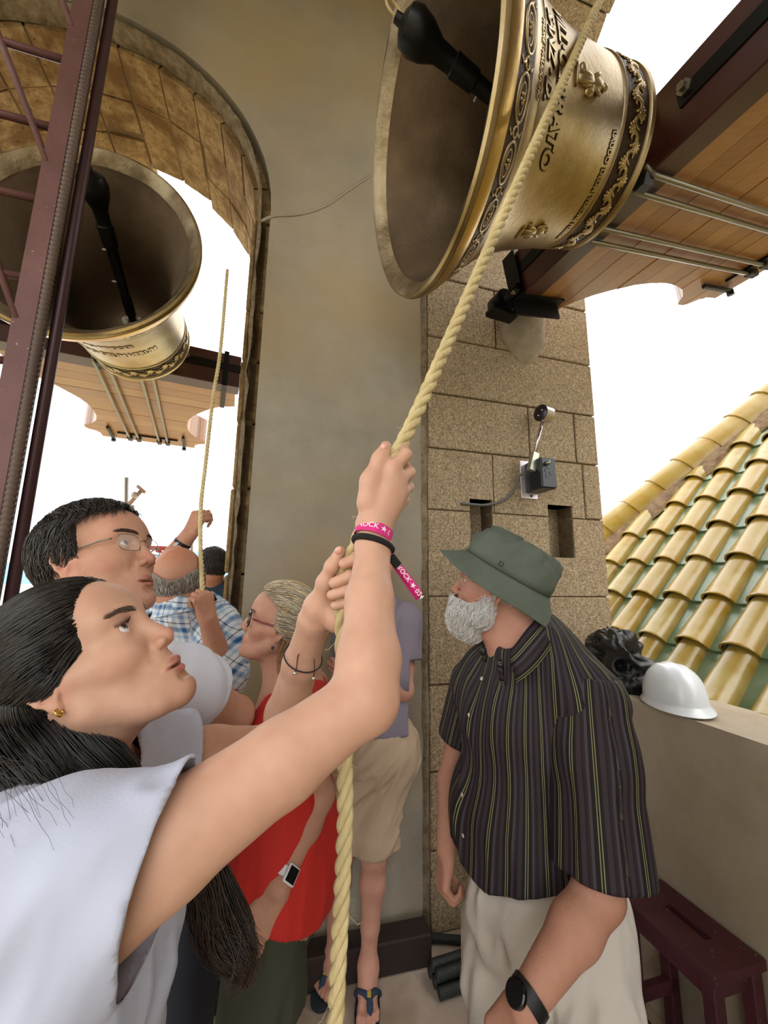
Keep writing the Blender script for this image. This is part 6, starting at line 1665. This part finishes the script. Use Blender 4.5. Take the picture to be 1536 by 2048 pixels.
    for q,sd in((0,1),(1,-1)):
        d=unit((toes[q]-ank[q])*[1,1,0]);flipflop(pr,ank[q]*[1,1,0]-d*.055,toes[q]+d*.03,sd,M_s,M_f)
# ------------------------------------------------------------------ 5. MAN WITH BUCKET HAT
def build_hat():
    pr=person('white-bearded man in green bucket hat, dark striped short-sleeved shirt and off-white trousers',np.array([.42,1.10,0]))
    R=ypr(168,11,7);t=np.array([.3235,1.1729,1.5764]);sc=1.02
    w=lambda x,y,z:t+R@(np.array([x,y,z])*sc)
    hd=head(nose=1.2,jaw=1.12,brow=1.1,lips=.6,cheek=1.0,eyeopen=.7,old=1,nosedrop=.002,earsz=1.12);s=hd.xf(R,t,sc)
    C7=P(1065,1290,1.10);SN=P(1180,1405,.985);SF=P(950,1370,1.25)
    s.rc(w(-.035,0,-.03),C7,.062,.070,k=.03);s.rc(w(.0,0,-.075),C7+[-.05,0,-.04],.050,.055,k=.03)
    ch=P(1080,1440,1.12);be=P(1060,1620,1.12);hp=P(1085,1800,1.06)
    s.rc(C7,SN,.065,.06,k=.05);s.rc(C7,SF,.065,.06,k=.05);s.el(ch,(.19,.15,.2),k=.06);s.el(be,(.19,.16,.18),k=.08);s.el(hp,(.16,.14,.13),k=.06)
    EL_=P(1198,1785,.85);WL=P(1048,2010,.74);s.ch([SN,(SN+EL_)/2,EL_],[.060,.054,.047],k=.02);s.ch([EL_,EL_*.65+WL*.35,WL],[.048,.047,.031],k=.02)
    s=s+hand(WL,P(985,2120,.74)-WL,P(1100,2100,.85)-WL,1.05,tside=-1,curl=(.4,.5,.3))
    EF=P(903,1560,1.27);WF=P(893,1700,1.20);s.ch([SF,EF,WF],[.055,.042,.031],k=.02)
    s=s+hand(WF,P(886,1765,1.17)-WF,cR*1.0+cF*.2,1.02,tside=1,curl=(.9,1.3,.9),topen=.15,tcurl=.6)
    LG=[[P(1155,1850,1.02),np.array([.44,.93,.48]),np.array([.48,.98,.09])],[P(1010,1860,1.10),np.array([.30,1.12,.48]),np.array([.32,1.16,.09])]]
    for a,b,c in LG: s.ch([a,b,c],[.09,.06,.04],k=.03)
    sk=facecols(Skin('#b3826c'),'#9d5a50','#a8604c',st=.7)
    hb=hbox(R,t,sc);hf=P(888,1750,1.17);hb2=(hf-[.09,.10,.11],hf+[.09,.10,.10]);w2=P(1010,2060,.74)
    body(pr,s,.0065,[(hb[0],hb[1],.0027),(hb2[0],hb2[1],.0032)],sk,(R,t,sc),M_skin2);eyes(pr,R,t,sc,(1,0,.1),'#4b5a60');browsl(pr,s,R,t,sc,['#b9b3ac','#9a938c'],60,ln=.012)
    # beard: shell on jaw + strands
    bd=Sh();bd.el((.045,0,-.035),(.062,.062,.085),k=.03);bd.el((.074,0,-.088),(.036,.042,.042),k=.03);bd.el((.068,0,-.105),(.034,.042,.035),k=.03);bd.rc((.06,0,-.10),(.04,0,-.125),.035,.03,k=.03);bd.both(lambda y:bd.rc((.0,y*.058,-.005),(.022,y*.050,-.07),.018,.030,k=.02))
    bd.el((.089,0,-.047),(.022,.034,.012),k=.012)
    def breg(l):
        x,y,z=l[...,0],l[...,1],l[...,2]
        line=np.interp(x,[-.02,.01,.03,.05,.07,.085,.12],[.02,.01,-.018,-.038,-.040,-.037,-.036])
        mouth=.0-((((x-.10)/.03)**2+(y/.019)**2+((z+.0615)/.006)**2)-1)*.006
        return np.maximum(np.maximum(z-line,mouth),-(x+.012))
    bdir=lambda l:np.stack([.30+0*l[:,0],np.sign(l[:,1])*.15*(l[:,2]>-.06),-1+0*l[:,0]],1)
    cap_hair(pr,R,t,sc,breg,0,['#f0eeea','#e4e0dc','#d6d0ca','#fbfaf8','#bdb4ac'],6500,.030,bdir,5,.00075,'#bdb5ae',(.0,.009),name='beard',k=8,sh=bd,jit=.35,matn='white_hair',press=.75)
    cap_hair(pr,R,t,sc,lambda l:np.maximum(np.maximum(l[...,0]-.018+.4*np.maximum(l[...,2]-.0,0),l[...,2]-.05),-.078-l[...,2]),.006,['#b4aca5','#c5beb8','#968e88','#d8d3ce'],2600,.032,lambda l:np.stack([-.45+0*l[:,0],0*l[:,0],-1+0*l[:,0]],1),6,.0009,'#9c948d',(0,.006),k=7,matn='white_hair')
    glasses(pr,R,t,sc,mat('gold_wire','#a08a60',.3,1),lensw=.025,lensh=.018,r=.0007,temple=.0009)
    # bucket hat
    M_h=mat('green_canvas','#626b5f',.9,bump=.5,bscale=260,col2='#575f54',scale=6);hr=ypr(168,31,7);hc=w(-.030,0,.062);HW=lambda x,y,z:hc+hr@(np.array([x,y,z*(.84 if z>0 else .85)])*1.14)
    V=[];F=[];n=72;prof=[(-.006,.1005),(.014,.1025),(.040,.101),(.060,.097),(.078,.088),(.088,.076),(.0935,.060),(.097,.035),(.098,.004)]
    r_=np.random.default_rng(5)
    for k,(z,rr) in enumerate(prof):
        for i in range(n):
            q=2*math.pi*i/n;cr_=.004*math.sin(5*q+z*60)*np.clip(z/.06,0,1)+.0025*math.sin(11*q-z*90)*np.clip(z/.05,0,1)+(.0022*math.sin(23*q+z*140) if z>.05 else 0);V.append(HW(math.cos(q)*(rr*1.13+cr_),math.sin(q)*(rr*.93+cr_),z+cr_*1.2))
    for k in range(len(prof)-1):
        for i in range(n): F.append((k*n+i,k*n+(i+1)%n,(k+1)*n+(i+1)%n,(k+1)*n+i))
    F.append(tuple((len(prof)-1)*n+i for i in range(n)))
    crown=mo('hat_crown',V,F,M_h,pr,True);crown.modifiers.new('t','SOLIDIFY').thickness=.002
    V=[];F=[];rows=14
    for k in range(rows):
        u_=k/(rows-1)
        for i in range(n):
            q=2*math.pi*i/n;fr=math.cos(q);dr=.052+.018*(1-fr)*.9
            rr=.1005+u_*(.054-.012*(1-fr)*.5)+.0005*(k%2);z=-.006-u_*dr*(1-.15*u_)+.003*math.sin(4*q)*u_
            V.append(HW(math.cos(q)*(rr*1.13),math.sin(q)*rr*.93,z))
    for k in range(rows-1):
        for i in range(n): F.append((k*n+i,(k+1)*n+i,(k+1)*n+(i+1)%n,k*n+(i+1)%n))
    brm=mo('hat_brim',V,F,M_h,pr,True);brm.modifiers.new('t','SOLIDIFY').thickness=.0022
    pts=[HW(math.cos(q)*.1015*1.13,math.sin(q)*.1015*.93,-.006) for q in np.linspace(0,2*np.pi,72,endpoint=False)];MB().tube(pts,.0014,5,closed=True).build('brim_seam',mat('dark_green_thread','#33403a',.9),crown,True)
    q=1.33;c=HW(math.cos(q)*.1035*1.13,math.sin(q)*.1035*.93,.012);nx=unit(hr@np.array([math.cos(q)*.93,math.sin(q)*1.13,0]));tx=unit(np.cross(hr[:,2],nx));MB().box(c+nx*.001,tx*.0065,hr[:,2]*.0065,nx*.0012,ch=.0006).build('hat_label',mat('black_label','#141414',.5),crown)
    wires([c+nx*.0028+tx*a+hr[:,2]*b for a,b in((-.003,.003),(.002,.0035),(.003,.0),(-.001,-.001),(.002,-.004))],.0005,mat('pale_thread','#7d8a80',.8),'label_mark',crown,4,3)
    # shirt
    M_st=stripemat('striped_cotton',striped);g=Sh();g.el(ch,(.215,.165,.22),k=.06);g.el(be+[-.005,-.005,0],(.215,.185,.20),k=.08);g.el(hp+Z*.03,(.215,.19,.17),k=.08);g.rc(C7,SN,.078,.080,k=.06);g.rc(C7,SF,.078,.078,k=.06)
    ax=unit(C7-hp);zb=float(P(1060,1795,.97)[2]);fdirb=unit(np.array([-.9,-.45,0]))
    capu=cyl_uv(ch,ax,fdirb,.20)
    def hemw(X):
        q=X-hp.astype(np.float32);return (zb+.07*np.clip(np.abs(q@np.array([.45,-.9,0],np.float32)),0,.2)/.2)-X[...,2]
    cl_=np.asarray(w(-.005,0,-.10))
    _dn=unit(EL_-SN);_df=unit(EF-SF);_cn=plane(SN+_dn*.02,_dn);
    cutn=lambda X:vneck(C7+[-.035,-.01,.04],.075)(X)
    def pat(V):
        u=capu(V);q=V-SN;on=np.clip(((C7[2]-.04)-V[:,2])/.05,0,1);return u
    cloth('shirt',g,.0055,[cutn,hemw],M_st,pr,fold=(.012,7),fdir=(.15,.1,1),attrs={'Pat':('vec',pat)})
    ds=unit(EL_-SN);hem=P(1205,1742,.885);dh=unit(hem-SN);sl=Sh().rc(SN-dh*.01,SN+dh*.12,.083,.088,k=.03).rc(SN+dh*.1,hem+dh*.06,.086,.102,k=.03)
    cloth('sleeve',sl,.0055,[plane(hem,unit(dh+ds*.4)),plane(SN-dh*.06,-dh)],M_st,pr,fold=(.009,7),fdir=dh,attrs={'Pat':('vec',cyl_uv(SN,dh,cF,.088))})
    dF=unit(EF-SF);sl=Sh().rc(SF,SF+dF*.26,.075,.075);cloth('sleeve',sl,.0065,[plane(SF+dF*.18,dF)],M_st,pr,attrs={'Pat':('vec',cyl_uv(SF,dF,cF,.08))})
    # collar: stand + two leaves
    def collar(c,ax,r,h,m,fl=.030,front=None,name='collar',asp=1.0):
        ax=unit(ax);f=unit(front-ax*np.dot(front,ax));sd=np.cross(ax,f);V=[];F=[];n=40
        for i in range(n+1):
            q=.2+(2*math.pi-.4)*i/n;e=(1+math.cos(q))/2
            hh_=h*(1-.8*e**6)
            for k,(rr,z) in enumerate(((r,-.01),(r-.003,hh_),(r+.002,hh_+.003),(r+.014,hh_-.012),(r+.020+e**3*.02,-.004-fl*(.25+.9*e**2.2)))):
                V.append(c+(f*math.cos(q)*asp+sd*math.sin(q))*rr+ax*(z-e*.028))
        for i in range(n):
            for k in range(4): F.append((i*5+k,(i+1)*5+k,(i+1)*5+k+1,i*5+k+1))
        at={'Pat':('vec',np.array([[(.006,.036,.042,.060,.112)[j%5],0,0] for j in range(len(V))]))}
        o=mo(name,V,F,m,pr,True,attrs=at);o.modifiers.new('t','SOLIDIFY').thickness=.0022;return o
    collar(C7+np.array([-.035,-.008,.028]),unit(w(-.02,0,0)-C7),.074,.034,M_st,front=fdirb,fl=.045,asp=1.08)
    # placket buttons
    M_btn=mat('pale_button','#b9b2a6',.3)
    gs=g
    for i,(u,v) in enumerate(((965,1358),(940,1430),(930,1510),(926,1590),(928,1670))):
        r=ray(u,v);k=.8
        for _ in range(60): k+=float(fpts(gs,(EYE+r*k)[None])[0])*.8
        p=EYE+r*k;nn_=fgrad(gs,p[None])[0];a=unit(np.cross(nn_,Z));b=np.cross(nn_,a);MB().ell(p+nn_*.004,np.array([a*.0055,b*.0055,nn_*.0015]),12,5).build('button',M_btn,pr,True)
    r=ray(985,1300);p=P(966,1302,1.02);M_k=mat('mic_black','#0c0c0d',.5);mb=MB();mb.ell(p,np.array([cR*.010,cU*.013,cF*.010]),12,8);mb.box(p-cU*.016+cR*.004,cR*.006,cU*.012,cF*.005,ch=.001);mb.build('lapel_microphone',M_k,pr,True)
    # trousers
    M_tr=mat('offwhite_cotton','#bdb5aa',.85,bump=.2,bscale=160);tr=Sh();tr.el(hp+[0,0,-.01],(.20,.175,.19),k=.06)
    for a,b,c in LG: tr.ch([a,b,c+Z*.03],[.118,.085,.07],k=.04)
    def fly(D,X):
        q=X-P(990,1900,.97).astype(np.float32);return D+.004*np.sin(q[...,2]*60+q[...,0]*50)*np.exp(-(q*q).sum(-1)/.02)
    cloth('trousers',tr,.0065,[plane((0,0,zb+.10),(0,0,1))],M_tr,pr,fold=(.014,9),fdir=(.4,.1,.9),extra=fly)
    ax=unit(WL-EL_);cw=WL-ax*.012;M_wb=mat('black_rubber','#0b0b0d',.5);ring(cw,ax,.0345,.012,.002,M_wb,'watch_strap',pr,edir=cF,el=1.05);vn=unit(-cR-ax*np.dot(-cR,ax)-cF*.5);MB().lathe(cw+vn*.033,vn,[(0,.001),(0,.021),(.008,.021),(.010,.019),(.0102,.001)],28).build('watch_case',mat('black_watch_glass','#070809',.1),pr,True,sharp=40)
    for a,b,c in LG: MB().ell(c+[-.05,-.02,-.045],np.array([[.14,.03,0],[-.01,.05,0],[0,0,.045]]),14,8).build('shoe',mat('tan_shoe','#7a6a58',.7),pr,True)
# ------------------------------------------------------------------ 6. BALD MAN IN PLAID + 7. MAN IN NAVY
def build_bald():
    pr=person('bald man seen from behind in blue plaid shirt, hauling the thin bell rope',np.array([-.62,1.50,0]))
    t=P(357,1168,1.37);R=ypr(108,14,4);sc=1.02;w=lambda x,y,z:t+R@(np.array([x,y,z])*sc)
    hd=head(jaw=1.1,earsz=1.15);s=hd.xf(R,t,sc);C7=P(368,1222,1.34);SR_=P(425,1262,1.36);SL=P(312,1235,1.40)
    s.rc(w(-.035,0,-.04),C7,.062,.068,k=.03);s.rc(C7,SR_,.06,.058,k=.04);s.rc(C7,SL,.06,.058,k=.04)
    ch=P(375,1330,1.40);s.el(ch,(.18,.13,.24),k=.05);s.el(ch-Z*.35,(.17,.13,.22),k=.08)
    EL_=P(300,1172,1.50);WL=P(376,1072,1.53);s.ch([SL,EL_],[.055,.046],k=.02);s.ch([EL_,EL_*.65+WL*.35,WL],[.046,.044,.029],k=.02)
    s=s+hand(WL,P(397,1034,1.54)-WL,cF+cR*.6,.98,tside=-1,curl=(1.0,1.4,.9),topen=.1,tcurl=.5)
    ER=P(446,1345,1.30);WR=P(416,1240,1.25);s.ch([SR_,ER],[.055,.042],k=.02);s.ch([ER,ER*.6+WR*.4,WR],[.040,.037,.027],k=.02)
    s=s+hand(WR,P(407,1197,1.25)-WR,cF*.5-cR*.8,.85,tside=1,curl=(1.2,1.4,.9),topen=.0,tcurl=.5)
    for l in(-1,1): s.ch([ch+[l*.09,0,-.55],ch+[l*.1,0,-.85],np.array([ch[0]+l*.11,ch[1],.09])],[.09,.06,.045],k=.03)
    sk=Skin('#b8866c').blob((-.02,0,.12),(.10,.08,.07),'#b4633f',.6,1.2);hb=hbox(R,t,sc)
    hl=P(395,1035,1.47);h2=P(408,1210,1.225)
    body(pr,s,.007,[(hb[0],hb[1],.0035),(hl-[.07,.09,.08],hl+[.07,.09,.08],.0033),(h2-[.06,.08,.075],h2+[.06,.08,.075],.0033)] if 0 else [(hb[0],hb[1],.0035),(hl-[.07,.09,.08],hl+[.07,.09,.08],.0033)],sk,(R,t,sc),M_skin2)
    eyes(pr,R,t,sc,(1,0,0))
    fr=lambda l:np.maximum(np.maximum(l[...,2]-(.055-.012*np.cos(l[...,1]*40)),l[...,0]-.022),-.068-l[...,2])
    cap_hair(pr,R,t,sc,fr,.004,['#8d857d','#a9a29a','#6d655e','#c2bcb5'],3000,.018,lambda l:np.stack([-.3+0*l[:,0],0*l[:,0],-1+0*l[:,0]],1),5,.0009,'#857b72',(0,.003),k=5,matn='white_hair',jit=.3)
    M_p=stripemat('plaid_cotton',plaid);g=Sh();g.el(ch,(.20,.15,.26),k=.06);g.el(ch-Z*.3,(.195,.15,.22),k=.08);g.rc(C7,SR_,.074,.078,k=.05);g.rc(C7,SL,.074,.075,k=.05)
    d1=unit(EL_-SL);d2=unit(ER-SR_);g.rc(SL,SL+d1*.12,.072,.07,k=.03);g.rc(SR_,ER+d2*.0,.076,.078,k=.04)
    c1=plane(SL+d1*.09,d1);cx=float(C7[0]);cut=lambda X:np.where((X[...,0]<cx-.15)&(X[...,2]>1.45),c1(X),-.1)
    u0=cyl_uv(ch,Z,-cF,.2)
    def pat(V):
        a=u0(V);q=V-ch;a[:,0]=q@unit(cR+Z*.18);a[:,1]=q@unit(Z-cR*.18)+.03*np.sin(q@cR*9);b=(q@cR>.075);a[b,0]=(q[b]@unit(cR*.6+Z*.8));a[b,1]=(q[b]@unit(Z*.6-cR*.8));return a
    cloth('shirt',g,.0058,[cut,vneck(C7+[0.01,.02,.055],.083),plane((0,0,.95),(0,0,-1))],M_p,pr,fold=(.008,10),fdir=(.2,.1,1),attrs={'Pat':('vec',pat)})
    V=[];F=[];ax=unit(w(-.02,0,0)-C7+Z*.05);f=unit(cF-ax*(cF@ax));sd=np.cross(ax,f)
    for i in range(29):
        q=2*math.pi*i/28
        for rr,z in((.073,.006),(.074,.045),(.078,.047),(.094,.008)): V.append(C7+ax*(z-.01)+(f*math.cos(q)+sd*math.sin(q))*rr)
    for i in range(28):
        for k in range(3): F.append((i*4+k,(i+1)*4+k,(i+1)*4+k+1,i*4+k+1))
    mo('collar',V,F,M_p,pr,True,attrs={'Pat':('vec',np.array([[(v-C7)@cR,(v-C7)@Z,0] for v in V]))})
    ax=unit(WL-EL_);cw=WL-ax*.035;ring(cw,ax,.0315,.008,.0015,mat('black_rubber','#0b0b0d',.5),'watch_strap',pr,edir=cF)
    MB().box(cw-cF*.0325-cR*.006,cR*.007,ax*.009,cF*.003,ch=.001).build('watch_clasp',mat('steel_clasp','#a9a9ac',.3,.9),pr)
    tr=Sh()
    for l in(-1,1): tr.ch([ch+[l*.085,0,-.45],ch+[l*.1,0,-.85],np.array([ch[0]+l*.11,ch[1],.12])],[.115,.08,.065],k=.04)
    cloth('trousers',tr,.012,[plane((0,0,1.0),(0,0,1))],mat('dark_jeans','#20242e',.9),pr)
    for l in(-1,1): MB().ell(np.array([ch[0]+l*.11,ch[1]+.04,.045]),np.array([[.05,0,0],[0,.14,0],[0,0,.045]]),14,8).build('shoe',mat('dark_shoe','#26221f',.6),pr,True)
def build_navy():
    pr=person('dark-haired man in navy polo shirt seen from behind, farthest under the left arch',np.array([-1.02,2.32,0]))
    t=P(424,1138,2.42);R=ypr(128,6,0);sc=1.0;w=lambda x,y,z:t+R@(np.array([x,y,z])*sc)
    s=head(jaw=1.0).xf(R,t,sc);C7=P(428,1178,2.44);
    s.rc(w(-.03,0,-.04),C7,.06,.062,k=.03);ch=P(430,1260,2.44)
    s.rc(C7,C7+cR*.17-Z*.06,.06,.055,k=.04);s.rc(C7,C7-cR*.17-Z*.06,.06,.055,k=.04);s.el(ch,(.17,.12,.27),k=.05)
    for l in(-1,1):
        a=C7+cR*.19*l-Z*.07;s.ch([a,a+Z*-.28+cR*.02*l,a-Z*.5+cF*.05],[.05,.042,.03],k=.02);s=s+hand(a-Z*.5+cF*.05,-Z,cR*-l,1,tside=-l)
        s.ch([ch+cR*.08*l-Z*.5,ch+cR*.09*l-Z*.9,(ch+cR*.1*l)*[1,1,0]+Z*.09],[.09,.06,.045],k=.03)
    hb=hbox(R,t,sc);body(pr,s,.009,[(hb[0],hb[1],.005)],Skin('#b27a5e'),(R,t,sc),M_skin2);eyes(pr,R,t,sc,(1,0,0))
    cap_hair(pr,R,t,sc,hairline(.02,.04,1.2,-.02,.8,-.06),.008,['#2a2420','#1e1917','#4a423c'],1500,.022,lambda l:np.stack([-.5+0*l[:,0],0*l[:,0],-.8+0*l[:,0]],1),3,.0014,'#1f1a18',(0,.005),k=5)
    g=Sh();g.el(ch,(.19,.135,.29),k=.06);g.el(ch-Z*.25,(.18,.135,.2),k=.06)
    for l in(-1,1): g.rc(C7,C7+cR*.18*l-Z*.06,.072,.072,k=.05);g.rc(C7+cR*.19*l-Z*.07,C7+cR*.2*l-Z*.3,.066,.062,k=.03)
    M_n=mat('navy_pique','#1b2a3a',.8)
    cloth('polo_shirt',g,.009,[vneck(C7+Z*.05,.08),plane((0,0,1.0),(0,0,-1))],M_n,pr,fold=(.006,8),fdir=(.1,.1,1))
    MB().lathe(C7-Z*.0,Z,[(0,.070),(.045,.068),(.047,.074),(.01,.086)],28).build('collar',M_n,pr,True)
    tr=Sh()
    for l in(-1,1): tr.ch([ch+cR*.08*l-Z*.4,ch+cR*.09*l-Z*.9,(ch+cR*.1*l)*[1,1,0]+Z*.12],[.115,.08,.065],k=.04)
    cloth('trousers',tr,.014,[plane((0,0,1.03),(0,0,1))],mat('dark_jeans','#20242e',.9),pr)
    for l in(-1,1): MB().ell((ch+cR*.1*l)*[1,1,0]+[0,.04,.045],np.array([[.05,0,0],[0,.13,0],[0,0,.045]]),14,8).build('shoe',mat('dark_shoe','#26221f',.6),pr,True)
# ================================================================== small furniture
def build_props():
    M_w=mat('dark_red_wood','#5c2c36',.5,0,col2='#45202a',scale=5,bump=.2,bscale=30,specks=('#8c7a78',70,.70),coat=.1,var=.15)
    # step stool against the parapet: long side along N
    r=thing('step_stool',L(1.33,1.2,0),'dark red wooden step stool with a slotted seat beside the parapet','stool')
    zt=.495;e0,e1=1.275,1.49;n0,n1=1.03,1.365
    # seat top with hand slot (four boards around the slot + rounded ends)
    sn0,sn1,se=1.125,1.265,(e0+e1)/2+.015
    mb=MB();tz=.014
    for a,b,c,d in ((e0,se-.013,n0,n1),(se+.013,e1,n0,n1),(se-.013,se+.013,n0,sn0),(se-.013,se+.013,sn1,n1)):
        mb.box(L((a+b)/2,(c+d)/2,zt-tz),E*(b-a)/2,N*(d-c)/2,Z*tz)
    mb.build('seat',M_w,r)
    for nn_,sg in((n0+.035,-1),(n1-.035,1)):
        for ee,se_ in((e0+.03,-1),(e1-.03,1)):
            MB().box(L(ee+se_*.0,nn_+sg*.008,(zt-.028)/2),E*.02+Z*0,N*.02,Z*(zt-.028)/2,ch=.003).build('leg',M_w,r)
        MB().box(L((e0+e1)/2,nn_,zt-.055),E*(e1-e0)/2*.9,N*.012,Z*.027).build('apron',M_w,r)
        MB().box(L((e0+e1)/2,nn_,.20),E*(e1-e0)/2*.85,N*.012,Z*.02).build('side_rail',M_w,r)
    for ee in(e0+.03,e1-.03): MB().box(L(ee,(n0+n1)/2,zt-.055),E*.011,N*(n1-n0)/2*.9,Z*.027).build('apron',M_w,r)
    # lower step in front (towards the room)
    MB().box(L(1.13,1.2,.225),E*.105,N*.165,Z*.013,ch=.004).build('lower_step',M_w,r)
    for q in(1.06,1.34): MB().box(L(1.05,q,.106),E*.018,N*.018,Z*.106).build('leg',M_w,r);MB().box(L(1.14,q,.195),E*.1,N*.011,Z*.018).build('side_rail',M_w,r)
    # dark beam lying at the foot of the wall
    d=unit(E-N*.03);s_=np.cross(Z,d);a2=L(-.15,1.895,0);b=L(.745,1.885,0);c=(a2+b)/2;ln=np.linalg.norm(b-a2)/2
    o=MB().box(c*[1,1,0]+Z*.062,d*ln,s_*.05,Z*.060,ch=.006).build('timber_beam',mat('old_dark_timber','#2e1d18',.75,col2='#20130f',scale=6,bump=.3,bscale=20),None);tagp(o,'dark old timber beam lying on the floor against the pillar','beam')
    # corrugated black tubes
    M_t=mat('black_corrugated_pipe','#2c302e',.55,bump=.1)
    base=onZ(905,1945,.03)
    for i,(dx,dz,ll) in enumerate(((0,.022,.30),(.045,.022,.31),(.090,.022,.30),(.0225,.062,.29),(.0675,.062,.28))):
        d=unit(np.array([.94,.32,0]));s_=np.cross(Z,d);p0=base*[1,1,0]-d*.085-s_*(dx-.04)+Z*dz;n=90
        mb=MB();mb.tube([p0+d*ll*k/(n-1) for k in range(n)],[.0185+(.0022 if k%3<2 else -.0008) for k in range(n)],12);o=mb.build('corrugated_pipe',M_t,None,True)
        tagp(o,['black corrugated pipe on the floor, nearest the wall of the bundle','black corrugated pipe, middle of the bottom row behind the off-white trousers','black corrugated pipe, nearest the camera in the bundle','black corrugated pipe lying on top of the bundle, towards the wall','black corrugated pipe lying on top of the bundle, towards the camera'][i],'pipe','corrugated pipes')
    o=MB().tube(bez([onZ(752,1905,.02),onZ(790,1888,.02),onZ(850,1876,.02),onZ(925,1880,.02)],8),.017,10).build('rubber_hose',mat('black_rubber_hose','#202322',.7),None,True);tagp(o,'single black rubber hose lying along the foot of the pillar','hose')
build_props()
for fn in (build_girl,build_glasses_man,build_woman,build_mauve,build_hat,build_bald,build_navy):
    t_=time.time()
    try: fn()
    except Exception as ex:
        import traceback;traceback.print_exc();print('FAILED',fn.__name__,ex)
    print(fn.__name__,round(time.time()-t_,1))
print('total',time.time()-T0)
